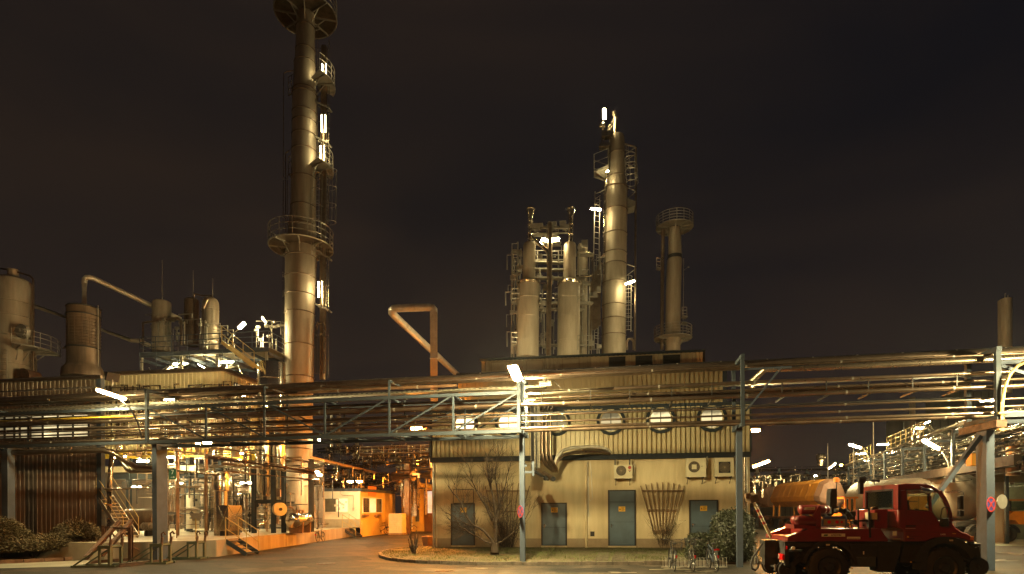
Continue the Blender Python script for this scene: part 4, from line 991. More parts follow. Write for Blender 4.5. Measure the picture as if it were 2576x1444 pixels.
MB().box(hx1-.05, YH+.16, zH0-.5, hx1+.1, YH2, zH0-.02).build('floor_beam', M['yellow'], ph, smooth=False)
zb = Yp(480, 1196, YH).z; MB().box(hx0, YH+.5, zb-.15, hx1, YH+.8, zb+.25).build('floor_beam', M['blue'], ph, smooth=False)
zb2 = Yp(480, 1178, YH).z; MB().box(hx0, YH-.02, zb2-.18, hx1-2, YH+.2, zb2+.18).build('floor_beam', M['offwhite'], ph, smooth=False)
for px in (330, 395, 480, 560): x = Yp(px, 1200, YH+.6).x; MB().ibeam((x, YH+.4, DZ), (x, YH+.4, zH0), .25, .25, .02, (0, 1, 0)).build('column', M['blue'], ph, smooth=False)
# windows on its side and a bright opening
for (a, b, y1, y0, st) in ((488, 531, 1064, 1092, 3.0), (430, 455, 1060, 1090, .9)):
    q0, q1 = Yp(a, y0, YH-.09), Yp(b, y1, YH-.09); w = MB().box(q0.x, YH-.09, q0.z, q1.x, YH-.06, q1.z).build('pane', litp('hall_pane_%d' % a, st), ph, smooth=False)
    MB().box(q0.x-.04, YH-.11, (q0.z+q1.z)/2-.04, q1.x+.04, YH-.092, (q0.z+q1.z)/2+.04).build('glazing_bar', M['dark'], w, smooth=False)
for k, yy in enumerate((1.2, 3.2)):
    w = MB().box(hx1+.06, YH+yy, zH1-1.5, hx1+.09, YH+yy+1., zH1-.45).build('window', M['dark'], ph, smooth=False); MB().box(hx1+.091, YH+yy+.08, zH1-1.42, hx1+.10, YH+yy+.92, zH1-.53).build('pane', litp('side_pane_%d' % k, .35), w, smooth=False)
# roof platform
zP_ = Yp(480, 884, YH).z; pf = thing('roof_platform', 'steel grating platform with railings over the process hall carrying three vessels', 'platform', ((hx0+hx1)/2, YH+1, zP_))
px0 = Yp(352, 890, YH-.2).x; px1 = Yp(712, 880, YH+1.6).x; yq0, yq1 = YH-.2, YH+5.0
k = 12
for i in range(k): a = px0+(px1-px0)*i/k; MB().box(a+.01, yq0+.1, zP_-.03, a+(px1-px0)/k-.01, yq1-.1, zP_+.02).build('grating', M['tray'], pf, smooth=False)
for (p, q) in (((px0, yq0, zP_-.15), (px1, yq0, zP_-.15)), ((px0, yq1, zP_-.15), (px1, yq1, zP_-.15)), ((px0, (yq0+yq1)/2, zP_-.15), (px1, (yq0+yq1)/2, zP_-.15))): MB().beam(p, q, .14, .26).build('girder', M['bluegrey'], pf, smooth=False)
for i in range(9): a = px0+(px1-px0)*i/8; MB().beam((a, yq0, zP_-.42), (a, yq1, zP_-.42), .1, .18).build('joist', M['bluegrey'], pf, smooth=False)
for x in (px0+.05, px0+3.0, px0+5.6, px1-.2):
    for y in (yq0+.1, yq1-.1): MB().beam((x, y, zH1+.2 if x < hx1 else DZ), (x, y, zP_-.3), .14, .14, (0, 1, 0)).build('leg', M['steel'], pf, smooth=False)
railing([(px0, yq0, zP_), (px1, yq0, zP_), (px1, yq1, zP_), (px0, yq1, zP_), (px0, yq0, zP_)], 1.05, 3, .024, 1.15).build('railing', M['bluegrey'], pf)
m = MB(); a = D(575, 868, 38.3); b = D(655, 930, 38.3); m.beam(a, b, .08, .2); m.beam(a+V((0, -.7, 0)), b+V((0, -.7, 0)), .08, .2)
for z in (.5, 1.0): m.cyl(a+V((0, -.7, z)), b+V((0, -.7, z)), .022, n=6)
for f in (0, .33, .66, 1): c = a.lerp(b, f)+V((0, -.7, 0)); m.cyl(c, c+V((0, 0, 1)), .022, n=6)
m.build('stair_flight', M['railp'], pf)
railing([D(352, 925, 38.6), D(560, 923, 38.6)], 1.0, 3, .02, 1.0).build('roof_railing', M['bluegrey'], pf)
dV = 42.
def vessel(label, prof, d, mt, bnd=(), ant=None, legs=True, name='vessel'):
    t = thing(name, label, 'vessel', D(prof[0][0], prof[0][1], d)); tower(prof, d, 26).build('shell', M[mt], t)
    if bnd: bands([(prof[0][0]+.4, y, max(p[2] for p in prof)) for y in bnd], d, .03).build('weld_ring', M[mt], t)
    if ant: MB().cyl(D(ant[0], prof[-1][1]+2, d), D(ant[0], ant[1], d), .03, .012, n=6).build('lightning_rod', M['steel'], t)
    return t
vessel('left of the three upright vessels on the roof platform, with the tallest rod', [(406, 886, 43), (407, 765, 43), (407, 760, 41), (407, 757, 30)], dV, 'stack', (800, 835), (408, 655))
vessel('dark middle one of the three upright vessels on the roof platform', [(481, 870, 34), (482, 756, 34), (482, 752, 26)], dV+.5, 'soot', (790, 825), (486, 680))
vessel('round-topped right-hand one of the three upright vessels on the roof platform', [(528, 880, 40), (530, 770, 39), (530, 760, 37), (530, 753, 30), (530, 749, 18), (530, 747, 8)], dV, 'stack', (781, 858), (535, 700))
jp = jpipe
jpipe('bent line joining the tops of the roof platform vessels', [D(487, 860, dV-1), D(487, 745, dV-1), D(490, 739, dV-1), D(510, 744, dV-1), D(532, 743, dV-1), D(535, 748, dV-1)], .05, 'jacket', joints=0)
jpipe('slanted vent line beside the round-topped vessel', [D(512, 870, dV-1), D(512, 775, dV-1), D(518, 762, dV-1), D(522, 752, dV-1)], .06, 'jacket', joints=0)
jpipe('horizontal header on the left end of the roof platform', [D(360, 868, 41), D(360, 812, 41), D(448, 800, 41), D(456, 806, 41), D(456, 868, 41)], .085, 'jacket', joints=2)
m = MB(); R = random.Random(12)
for k in range(46):
    x = R.choice((R.uniform(356, 470), R.uniform(420, 560), R.uniform(640, 705))); y = R.uniform(790, 868); d = R.uniform(40.5, 42.5)
    if R.random() < .5: m.cyl(D(x, y, d), D(x, min(885, y+R.uniform(20, 80)), d), R.uniform(.015, .05), n=6)
    else:
        p = D(x, y, d); q = p+V((R.uniform(.4, 1.6), 0, 0)); m.tube([p, q, q-V((0, 0, R.uniform(.2, 1)))], R.uniform(.015, .045), 6)
    if R.random() < .4: c = D(x, y, d); m.cyl(c-V((.12, 0, 0)), c+V((.12, 0, 0)), .11, n=8)
tag(m.build('platform_pipework', M['rail']), 'small pipes, valves and gauges crowding the roof platform', 'pipework', kind='stuff')
m = MB()
for k in range(18):
    x = R.uniform(hx0+2, hx1); m.beam((x, yq0+R.uniform(0, 3), zH1+.3), (x+R.uniform(-.8, .8), yq0+R.uniform(0, 3), zP_-.5), .04, .04)
m.build('brace', M['steel'], pf, smooth=False)['kind'] = 'stuff'

# ================================================================== TALL STACK
dK2 = 41.; t = thing('tall_stack', 'tallest stack with round platforms and lit service column, left of centre', 'stack', D(752, 1330, dK2))
prof = [(751, 1345, 64), (751, 1180, 66), (752, 1000, 68), (754, 800, 71), (756, 700, 74), (757.5, 640, 76), (757.5, 632, 73), (758, 612, 72), (759, 598, 70), (761, 560, 65), (763, 524, 61), (764, 451, 60), (765, 344, 59), (766, 250, 59), (766.5, 235, 57.5), (766.5, 225, 55), (767, 163, 52), (767.5, 158, 50.5), (768, 130, 47), (768.5, 70, 45), (769, 40, 44), (769, 12, 44)]
tower(prof, dK2, 40).build('shell', M['stack'], t)
bands([(768.5, 71, 45), (768, 129, 47), (767, 161, 51), (766.5, 231, 57), (766.5, 241, 58.5), (766, 287, 59), (765.7, 311, 59), (765.4, 344, 59.5), (765, 382, 60), (764, 451, 60), (763, 523, 61), (760, 570, 66), (757, 650, 76), (756, 700, 74), (755, 745, 72), (754, 790, 71), (753, 870, 70), (753, 950, 69), (751, 1130, 66), (751, 1210, 66)], dK2, .042).build('flange_ring', M['soot'], t)
top = D(769, 38, dK2); platform(t, top, .62, 2.05, h=1.15, rails=2, posts=14, brk=8, n=44, rr=.028, deckm='dull')
mid = D(757.5, 624, dK2); platform(t, mid, 1.0, 2.1, h=1.2, rails=2, posts=14, brk=8, n=44, rr=.028, deckm='dull')
# service column on the right: duct, ladder, half platforms
dR = dK2+.2
m = tower([(812, 955, 15), (812, 660, 15), (814, 300, 15), (816, 118, 16)], dR, 14); m.build('service_duct', M['jacket'], t)
q0, q1 = D(806, 940, dR-.7), D(803, 110, dR-.7); ladder(t, D(800, 640, dR-.6), D(803, 445, dR-.6), .42); ladder(t, D(822, 560, dR-.2), D(824, 430, dR-.2), .35, outv=V((1, 0, 0)), side=V((0, 1, 0)))
m = MB()
for px0_, px1_, a, b, r in ((826, 828, 950, 100, .035), (820, 823, 950, 200, .022), (797, 800, 650, 60, .02), (831, 0, 0, 0, 0)):
    if r: m.cyl(D(px0_, a, dR), D(px1_, b, dR), r, n=6)
for y in range(120, 940, 46): m.beam(D(790, y, dK2), D(827, y+4, dR), .035, .035)
m.build('service_line', M['jacket_b'], t)
for (px, py, r1) in ((768, 212, 1.95), (764, 426, 1.95)):
    platform(t, D(px, py, dK2), .84, r1, -.62, .80, 1.15, 2, 5, 3, n=16)
for y in (262, 352, 640, 772): m = MB(); a, b = D(792, y-8, dK2-.2), D(827, y+8, dR-.3); m.beam(a, b, .06, .1).beam(a+V((0, .5, 0)), b+V((0, .5, 0)), .06, .1).beam(b, b+V((0, .5, 0)), .05, .05); m.build('bracket', M['rail'], t, smooth=False)
# lines on its left
m = MB()
m.tube([D(712, 930, dK2), D(712, 600, dK2), D(713, 200, dK2), D(714, 184, dK2), D(722, 180, dK2), D(742, 176, dK2)], .035, 6).tube([D(719, 900, dK2), D(719, 640, dK2), D(718, 385, dK2), D(728, 378, dK2)], .05, 6).cyl(D(724, 600, dK2), D(723, 440, dK2), .025, n=6)
m.build('riser_line', M['jacket_b'], t)
for y in (184, 385):
    m = MB(); a = D(742, y, dK2-.3); b = D(725, y+10, dK2-.3)
    for k in range(3): z = V((0, 0, -.42*k)); m.cyl(a+z, b+z, .022, n=5)
    m.cyl(b, b-V((0, 0, 1.2)), .022, n=5).cyl(b.lerp(a, .5), b.lerp(a, .5)-V((0, 0, 1.2)), .022, n=5); m.beam(a-V((0, 0, 1.25)), b-V((0, 0, 1.25)), .1, .06); m.build('side_railing', M['rail'], t)
m = MB(); m.tube([D(795, 940, dK2-.5), D(795, 830, dK2-.5), D(800, 812, dK2-.5), D(812, 812, dK2-.5), D(816, 830, dK2-.5), D(816, 940, dK2-.5)], .09, 8).tube([D(803, 940, dK2-.7), D(803, 845, dK2-.7), D(808, 838, dK2-.7), D(820, 850, dK2-.7)], .06, 8); m.build('return_bend', M['jacket_b'], t)

# ================================================================== SILOS AND VESSELS ON THE DOCK
vessel('wide polished steel vessel standing against the tall stack on its left', [(683, 1092, 66), (683, 990, 67), (683, 918, 67), (683, 914, 66)], 39.2, 'inox', (955, 1030), name='polished_vessel')
vessel('left polished silo with a cone bottom in the blue steel frame', [(668, 1286, 10), (666, 1266, 12), (664.5, 1233, 42), (664.5, 1100, 42), (664.5, 1080, 40)], 38.2, 'inox', (1172, 1200), name='silo')
vessel('right polished silo with a cone bottom beside the tall stack', [(702, 1268, 7), (702, 1256, 8), (701.5, 1233, 31), (701.5, 1100, 32), (701.5, 1080, 30)], 38.2, 'inox', (1170,), name='silo')
t = thing('blue_frame', 'dark blue steel frame standing around the two cone-bottomed silos', 'frame', dockG(665, 1334))
fz = D(664, 1180, 36.5).z
for px in (639, 688, 714):
    for d in ((36.5, 39.6) if px != 714 else (36.9,)): p = D(px, 1300, d); MB().ibeam((p.x, p.y, DZ), (p.x, p.y, fz), .22, .22, .02, (0, 1, 0)).build('post', M['blue'], t, smooth=False)
for (a, b, py) in ((639, 688, 1262), (688, 714, 1262)): MB().ibeam(D(a, py, 36.5), D(b, py, 36.6), .16, .24, .02).build('cross_beam', M['blue'], t, smooth=False)
m = MB(); m.tube([D(668, 1286, 38), D(668, 1310, 38), D(660, 1318, 37.6), D(648, 1320, 37)], .1, 10); m.cyl(D(668, 1300, 38), D(668, 1330, 38), .07, n=8); tag(m.build('silo_outlet', M['jacket_b']), 'outlet pipes under the cone-bottomed silos', 'pipe')
# hose reel
c = D(705, 1281, 36.2); t = thing('hose_reel', 'round orange hose reel hanging under the right silo', 'hose reel', c); ax = V((.75, -.66, 0))
MB().cyl(c, c+ax*.05, .40, n=28).cyl(c-ax*.3, c-ax*.25, .40, n=28).build('flange', M['offwhite'], t); MB().cyl(c-ax*.25, c, .26, n=20).build('wound_hose', M['black'], t); MB().cyl(c+ax*.05, c+ax*.12, .1, n=14).build('hub', M['dark'], t)
# tank on skids at the dock edge
c = dockG(750, 1337); ax = (V((dd.x, dd.y, 0))*1.0+V((.02, 0, 0))).normalized(); r = .47; a = D(736, 1309.5, 35.4); b = a+ax*2.0
t = thing('horizontal_tank', 'shiny horizontal tank lying on saddles at the dock edge by the stack', 'tank', (a.x, a.y, DZ))
prof = [(a-ax*.12, .12), (a-ax*.08, .3), (a, .44), (a+ax*.08, r), (b, r), (b+ax*.08, .44), (b+ax*.16, .3), (b+ax*.2, .1)]
MB().lathe(prof, 28, axis=ax).build('shell', M['inox'], t)
for f in (.22, .8): q = a+ax*2*f; MB().prism([V((q.x-.42, q.y, DZ)), V((q.x+.42, q.y, DZ)), V((q.x+.46, q.y, a.z-.12)), V((q.x-.46, q.y, a.z-.12))], ax*.16).build('saddle', M['copper'], t, smooth=False)
m = MB(); q = a+ax*.2+V((0, 0, r)); m.tube([q-V((0, 0, .05)), q+V((0, 0, .15)), q+V((-.1, 0, .28)), q+V((-.3, -.1, .35))], .05, 8)
for f in (.3, .5, .75): q = a+ax*2*f+V((0, 0, r-.02)); m.cyl(q, q+V((0, 0, .14)), .07, n=10).cyl(q+V((0, 0, .14)), q+V((0, 0, .18)), .11, n=10)
m.build('nozzle', M['copper'], t)
# left shiny vessel with cross-braced cabinet
d1 = 33.2
vessel('polished upright vessel with a wider top section near the dock steps', [(556, 1346, 33), (556, 1236, 33), (556, 1234, 42), (556, 1188, 43), (556, 1185, 40), (556, 1184, 10)], d1, 'inox', (1210,), name='polished_vessel')
a = D(574, 1346, 32.6); a.z = DZ; t = thing('insulated_cabinet', 'sheet-metal cabinet with embossed diagonal crosses beside the polished vessel', 'cabinet', a)
z0, z1 = DZ+.26, D(573, 1271, 32.5).z; x1 = a.x; y0 = a.y
MB().box(x1-.62, y0, z0, x1, y0+1.3, z1).build('casing', M['inox'], t, smooth=False)
m = MB(); e = .02
m.beam((x1-.62, y0-.012, z0), (x1, y0-.012, z1), .02, .02, (0, 1, 0)).beam((x1, y0-.012, z0), (x1-.62, y0-.012, z1), .02, .02, (0, 1, 0)).beam((x1+.012, y0, z0), (x1+.012, y0+1.3, z1), .02, .02, (1, 0, 0)).beam((x1+.012, y0+1.3, z0), (x1+.012, y0, z1), .02, .02, (1, 0, 0)); m.build('embossed_cross', M['inox'], t, smooth=False)
MB().box(x1-.55, y0+.1, DZ, x1-.07, y0+1.2, z0).build('base', M['dark'], t, smooth=False)
t = tag(MB().lathe([(dockG(635, 1336), .30), (dockG(635, 1336)+V((0, 0, .32)), .22)], 4).build('concrete_block', M['conc'], smooth=False), 'brown tapered concrete block standing near the dock edge', 'block')
# dark horizontal boiler left
c = D(320, 1308, 33.5); t = thing('boiler', 'dark lagged horizontal boiler behind the steel stairs', 'boiler', (c.x, c.y, DZ)); ax = V((1, .12, 0)).normalized()
MB().lathe([(c-ax*.1, .35), (c, .62), (c+ax*1.7, .62), (c+ax*1.74, .60)], 26, axis=ax).build('shell', M['soot'], t)
MB().lathe([(c+ax*1.74, .61), (c+ax*1.76, .58), (c+ax*2.0, .3)], 26, axis=ax).build('front_plate', M['copper'], t)
for f in (.3, 1.4): MB().cbox(c+ax*f-V((0, 0, .75)), .2, .9, .5).build('foot', M['dark'], t, smooth=False)
e = c+ax*1.2+V((.1, -.6, -.35)); m = MB(); m.cyl(e, e+V((1.1, 0, -.1)), .16, n=12)
for k in range(5): m.cyl(e+V((.1+.1*k, 0, 0)), e+V((.14+.1*k, 0, 0)), .22, n=12)
m.build('bellows', M['steel'], t)
# long access stairs beside the shed
stairs('long steel stairs with ochre handrails coming down beside the brown shed', D(262, 1243, 31.2), V((D(349, 1352, 30.2)-D(262, 1243, 31.2)).xy.to_3d()), .8, 12, .185, 'steel', both=True, h=.95, run_=.17)

# ================================================================== OVERHEAD PIPES ALONG THE DOCK
dk2 = V((dd.x, dd.y, 0))
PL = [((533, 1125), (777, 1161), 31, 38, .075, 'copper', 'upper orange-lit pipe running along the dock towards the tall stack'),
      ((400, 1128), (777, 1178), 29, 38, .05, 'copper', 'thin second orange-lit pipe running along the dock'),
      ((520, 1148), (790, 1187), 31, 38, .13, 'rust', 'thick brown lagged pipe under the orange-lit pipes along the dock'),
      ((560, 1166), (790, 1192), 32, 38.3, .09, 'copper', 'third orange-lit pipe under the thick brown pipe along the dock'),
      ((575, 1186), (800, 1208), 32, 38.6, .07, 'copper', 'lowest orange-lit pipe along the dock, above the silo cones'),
      ((262, 1137), (420, 1132), 30, 31, .10, 'jacket', 'jacketed pipe passing behind the second bridge post'),
      ((395, 1180), (560, 1195), 30, 33, .12, 'jacket_b', 'short golden pipe ending at the polished vessel top'),
      ((262, 1231), (505, 1224), 30, 33, .06, 'jacket', 'level pipe at head height behind the second bridge post')]
for (a, b, da, db, r, mt, lab) in PL: jpipe(lab, [D(*a, da), D(*b, db)], r, mt, joints=1.4)
jpipe('pipe that steps down diagonally beside the shed corner', [D(283, 1132, 30.6), D(320, 1182, 30.6), D(328, 1186, 30.6), D(395, 1184, 30.8)], .1, 'jacket', joints=2)
a = D(783, 1300, 38.3); t = thing('pipe_post', 'brown steel post carrying the dock pipes right of the tall stack', 'post', (a.x, a.y, DZ)); MB().ibeam((a.x, a.y, DZ), (a.x, a.y, D(783, 1155, 38.3).z), .26, .26, .03, (0, 1, 0)).build('column', M['bluegrey'], t, smooth=False)
for (px, d) in ((519, 33), (447, 33.5), (402, 35)):
    a = D(px, 1300, d); t = thing('pipe_support', 'slim steel support post under the dock pipes at the %s' % {519: 'polished vessel', 447: 'green number sign', 402: 'second bridge post'}[px], 'post', (a.x, a.y, DZ)); MB().cyl((a.x, a.y, DZ), (a.x, a.y, D(px, 1130, d).z), .09, n=10).build('column', M['copper'], t)
# number sign 7
c = D(434, 1193, 30.2); t = thing('number_sign', 'green sign with a white 7 and arrow hanging beside the second bridge post', 'sign', c)
sw, shh = 19*sc(30.2), 26*sc(30.2)
MB().box(c.x-sw/2, c.y, c.z-shh/2, c.x+sw/2, c.y+.02, c.z+shh/2).build('board', M['signg'], t, smooth=False)
text_mesh('numeral', '7', M['signw'], t, (c.x+.0, c.y-.003, c.z+.09), (1, 0, 0), (0, 0, 1), .30)
MB().beam((c.x-.1, c.y-.004, c.z-.15), (c.x+.06, c.y-.004, c.z-.15), .02, .004, (0, 1, 0)).quad((c.x+.05, c.y-.006, c.z-.10), (c.x+.05, c.y-.006, c.z-.20), (c.x+.13, c.y-.006, c.z-.15)).build('arrow', M['signw'], t, smooth=False)
MB().cyl((c.x+sw/2, c.y+.03, DZ), (c.x+sw/2, c.y+.03, c.z+.5), .03, n=6).build('sign_post', M['copper'], t)
# T-shaped sign seen from behind on a thin pole
c = G(493, 1398); t = thing('rear_sign', 'trapezoid sign plate seen from behind on a slim pole in front of the dock', 'sign', c); z = D(493, 1310, depth(c)).z
MB().cyl(c, (c.x, c.y, z+.1), .03, n=8).build('pole', M['railp'], t)
MB().prism([V((c.x-.33, c.y+.04, z+.35)), V((c.x-.2, c.y+.04, z)), V((c.x+.2, c.y+.04, z)), V((c.x+.33, c.y+.04, z+.35))], (0, .02, 0)).build('plate', M['steel'], t, smooth=False)
# ------------------------------------------------------------------ thickets of process pipes
def thicket(name, label, n, xr, yr, zr, seed, mt, rr=(.02, .07), vert=.45, lo=None):
    R = random.Random(seed); m = MB()
    for k in range(n):
        x, y, z = R.uniform(*xr), R.uniform(*yr), R.uniform(*zr); r = R.uniform(*rr)*(1.7 if R.random() < .12 else 1); q = R.random()
        if q < vert:
            z2 = min(zr[1], z+R.uniform(.8, 3.2)); z1 = max(lo if lo is not None else zr[0], z-R.uniform(0, 2)); pts = [(x, y, z1), (x, y, z2)]
            if R.random() < .6: dx = R.uniform(-1.4, 1.4); pts += [(x+dx, y, z2)]
            if R.random() < .35: pts += [(pts[-1][0], y, z1+R.random())]
        elif q < .85: L = R.uniform(1, 4.5); pts = [(x-L/2, y, z), (x+L/2, y, z)] + ([(x+L/2, y, max(zr[0], z-R.uniform(.3, 1.5)))] if R.random() < .5 else [])
        else: L = R.uniform(1, 3); pts = [(x, y, z), (x+.1, y+L, z)]
        m.tube(pts, r, 6)
        if R.random() < .5:
            c = V(pts[0]).lerp(V(pts[1]), R.uniform(.3, .7)); u = (V(pts[1])-V(pts[0])).normalized(); m.cyl(c-u*r*1.4, c-u*r*.9, r*1.9, n=8).cyl(c+u*r*.9, c+u*r*1.4, r*1.9, n=8)
            s1, s2 = frame(u); m.cyl(c, c+s2*r*3.2, r*.4, n=5).cyl(c+s2*r*3.2, c+s2*r*3.5, r*1.5, n=8)
        if R.random() < .1: m.cbox((x, y-.1, z), R.uniform(.15, .4), .15, R.uniform(.2, .5))
        if R.random() < .08: m.cyl((x, y, z), (x, y-.08, z), .12, n=10)
    return tag(m.build(name, M[mt]), label, 'pipework', kind='stuff')
A0, A1 = D(262, 1200, 36), D(640, 1200, 36)
thicket('pump_pipework', 'tangle of shining process pipes and valves under the raised hall', 210, (A0.x-.5, A1.x+.5), (YH-2.0, YH+6), (DZ+.1, zH0-.6), 3, 'jacket', lo=DZ)
thicket('dark_pipework', 'dark valves and supports among the process pipes under the raised hall', 150, (A0.x-.5, A1.x+.5), (YH-2.5, YH+5), (DZ+.1, zH0-.4), 4, 'dark', (.02, .06), .5, lo=DZ)
thicket('hall_pipework', 'pipes and small vessels in front of the raised hall wall behind the bridge', 80, (Yp(285, 1000, YH).x, Yp(640, 1000, YH).x), (YH-1.6, YH-.2), (zH0-.4, zH1-1.0), 5, 'jacket_b', (.02, .06), .55)
thicket('copper_hall_pipework', 'copper pipes in front of the raised hall wall behind the bridge', 70, (Yp(370, 1000, YH).x, Yp(640, 1000, YH).x), (YH-2.0, YH-.3), (zH0-.4, zH1-1.6), 6, 'copper', (.03, .08), .6)
# larger upright vessels glimpsed in the works
for (px, w, t_, b_, d, mt, lab) in ((415, 14, 1045, 1128, 37, 'inox', 'slim shiny column glimpsed behind the left bridge bay'), (452, 26, 1075, 1160, 37.5, 'inox', 'stubby shiny vessel behind the second bridge post'), (593, 20, 985, 1150, 38, 'stack', 'cream-lit column in front of the hall corner'), (620, 16, 1050, 1175, 38, 'inox', 'slim shiny column left of the polished vessel'), (303, 22, 1085, 1130, 38, 'inox', 'small bright drum behind the shed corner'), (571, 24, 1225, 1320, 39, 'stack', 'cream column behind the cabinet'), (485, 30, 1240, 1330, 39, 'white', 'pale vessel in the background between the sign poles')):
    vessel(lab, [(px, b_, w), (px, t_+2, w), (px, t_, w*.8)], d, mt, (t_+(b_-t_)*.4,), name='upright_vessel')
c = D(300, 1300, 44); tag(MB().box(c.x-6, c.y+4, DZ, c.x+14, c.y+4.2, zH0-.4).build('rear_wall', M['shed'], smooth=False), 'brown rear wall of the pump area seen behind the pipes', 'wall')

# ================================================================== SMALL OFFICE ON THE DOCK
dO = 48.; c = D(906, 1300, dO); YO = c.y; ox1 = c.x; ox0 = D(770, 1300, dO).x; zo = Yp(850, 1236, YO).z; OL = 8.4
of = thing('site_office', 'small flat-roofed office with white front and yellow side on the dock', 'building', (ox1, YO, DZ))
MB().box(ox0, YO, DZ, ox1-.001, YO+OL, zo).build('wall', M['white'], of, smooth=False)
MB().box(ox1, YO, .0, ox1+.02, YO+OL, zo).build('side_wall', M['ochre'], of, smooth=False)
zpl = Yp(850, 1306, YO).z; MB().box(ox0, YO-.012, DZ, ox1, YO-.001, zpl).build('plinth', mat('grey_plinth', (.36, .34, .26), .8, 0, .1), of, smooth=False)
MB().box(ox0-.1, YO-.12, zo, ox1+.14, YO+OL+.1, zo+.22).build('roof', M['bluegrey'], of, smooth=False)
def window(par, x0, x1, z0, z1, y, n, panes, out=(0, -1, 0), fr='white'):
    s = (x1-x0)/n; f = MB()
    f.box(x0-.06, y-.05, z0-.06, x1+.06, y-.002, z0).box(x0-.06, y-.05, z1, x1+.06, y-.002, z1+.06).box(x0-.06, y-.05, z0, x0, y-.002, z1).box(x1, y-.05, z0, x1+.06, y-.002, z1)
    for k in range(1, n): f.box(x0+s*k-.04, y-.045, z0, x0+s*k+.04, y-.002, z1)
    w = f.build('window', M[fr], par, smooth=False)
    for k in range(n): MB().box(x0+s*k+.04, y-.02, z0+.01, x0+s*(k+1)-.04, y-.012, z1-.01).build('pane', panes[k % len(panes)], w, smooth=False)
    return w
q0, q1 = Yp(817, 1288, YO), Yp(876, 1254, YO); w = window(of, q0.x, q1.x, q0.z, q1.z, YO, 2, [M['glass_g'], litp('office_pane', .28)])
MB().box(q0.x-.1, YO-.12, q0.z-.1, q1.x+.1, YO-.002, q0.z-.065).build('window_sill', M['white'], of, smooth=False)
m = MB(); R = random.Random(3)
for k in range(11): xx = q1.x-.15-R.uniform(0, 1.0)*.95; zz = R.uniform(q0.z+.1, q1.z-.25); m.box(xx-.09, YO-.024, zz, xx+.07, YO-.0215, zz+.16)
m.build('posted_notes', M['white'], w, smooth=False)['kind'] = 'stuff'
q0, q1 = Yp(782, 1320, YO), Yp(795, 1257, YO); d = MB().box(q0.x, YO-.06, DZ, q1.x, YO-.003, q1.z).build('door', M['white'], of, smooth=False); MB().box(q0.x+.08, YO-.066, DZ+1.2, q1.x-.08, YO-.061, q1.z-.15).build('door_pane', litp('door_pane', .7), d, smooth=False)
q0, q1 = Yp(798.5, 1292, YO), Yp(808.5, 1280, YO); MB().box(q0.x, YO-.1, q0.z, q1.x, YO-.003, q1.z).build('red_box', M['signr'], of, smooth=False)
MB().box(q0.x+.02, YO-.05, q0.z-.32, q1.x-.02, YO-.003, q0.z-.05).build('notice', M['offwhite'], of, smooth=False)
m = MB(); m.tube([Yp(856, 1232, YO-.05), Yp(856, 1241, YO-.05), Yp(862, 1246, YO-.05), Yp(888, 1246, YO-.05), Yp(889, 1252, YO-.05), Yp(889, 1278, YO-.05)], .025, 6).cbox(Yp(889, 1281, YO-.06), .14, .1, .25); m.tube([Yp(785, 1254, YO-.06), Yp(792, 1253, YO-.06), Yp(796, 1250, YO-.06)], .03, 6); m.build('conduit', M['steel'], of)
# yellow side: window band, three panes, two flower brackets
def sidewin(par, x, ya, yb, z0, z1, n, panes):
    s = (yb-ya)/n; f = MB(); f.box(x+.001, ya-.06, z0-.06, x+.05, yb+.06, z0).box(x+.001, ya-.06, z1, x+.05, yb+.06, z1+.06)
    for k in range(n+1): f.box(x+.001, ya+s*k-.04, z0, x+.05, ya+s*k+.04, z1)
    w = f.build('window', M['white'], par, smooth=False)
    for k in range(n): MB().box(x+.012, ya+s*k+.04, z0, x+.02, ya+s*(k+1)-.04, z1).build('pane', panes[k], w, smooth=False)
    return w
X = ox1+.02; ya, yb = Xp(912, 1270, X).y, Xp(960, 1270, X).y; z0, z1 = Xp(914, 1289, X).z, Xp(914, 1253, X).z
sidewin(of, X, ya, yb, z0, z1, 3, [M['glass_d'], litp('office_inside', .35, (.9, .85, .7)), M['glass_g']])
for px in (919, 950): q = Xp(px, 1297, X+.1); MB().cbox((X+.12, q.y, q.z), .22, 1.1, .16).build('planter_box', M['copper'], of, smooth=False)
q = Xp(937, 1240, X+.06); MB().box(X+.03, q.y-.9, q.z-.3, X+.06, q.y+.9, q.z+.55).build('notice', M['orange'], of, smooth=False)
a = G(912, 1345); t = thing('roof_prop', 'thin dark steel prop holding the canopy corner beside the office steps', 'post', a); MB().beam((a.x, a.y, 0), (a.x, a.y, D(912, 1232, depth(a)).z), .12, .12, (0, 1, 0)).build('post', M['rust'], t, smooth=False)
MB().beam((a.x, a.y, D(912, 1232, depth(a)).z), D(1000, 1208, depth(a)), .08, .1).build('arm', M['rust'], t, smooth=False)

# canopy over the road side of the dock
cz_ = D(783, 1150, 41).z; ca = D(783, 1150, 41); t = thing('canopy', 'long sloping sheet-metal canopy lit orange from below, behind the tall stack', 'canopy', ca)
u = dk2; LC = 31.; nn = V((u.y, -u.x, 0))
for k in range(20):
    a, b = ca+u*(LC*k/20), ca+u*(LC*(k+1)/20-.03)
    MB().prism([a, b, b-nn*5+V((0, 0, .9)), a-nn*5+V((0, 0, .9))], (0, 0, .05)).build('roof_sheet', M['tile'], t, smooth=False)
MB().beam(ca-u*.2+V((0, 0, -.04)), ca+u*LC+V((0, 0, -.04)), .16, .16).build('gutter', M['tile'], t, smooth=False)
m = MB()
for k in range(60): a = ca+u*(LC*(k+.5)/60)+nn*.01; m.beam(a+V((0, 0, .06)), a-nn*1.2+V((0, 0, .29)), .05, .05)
m.build('roof_ribs', M['tile'], t, smooth=False)
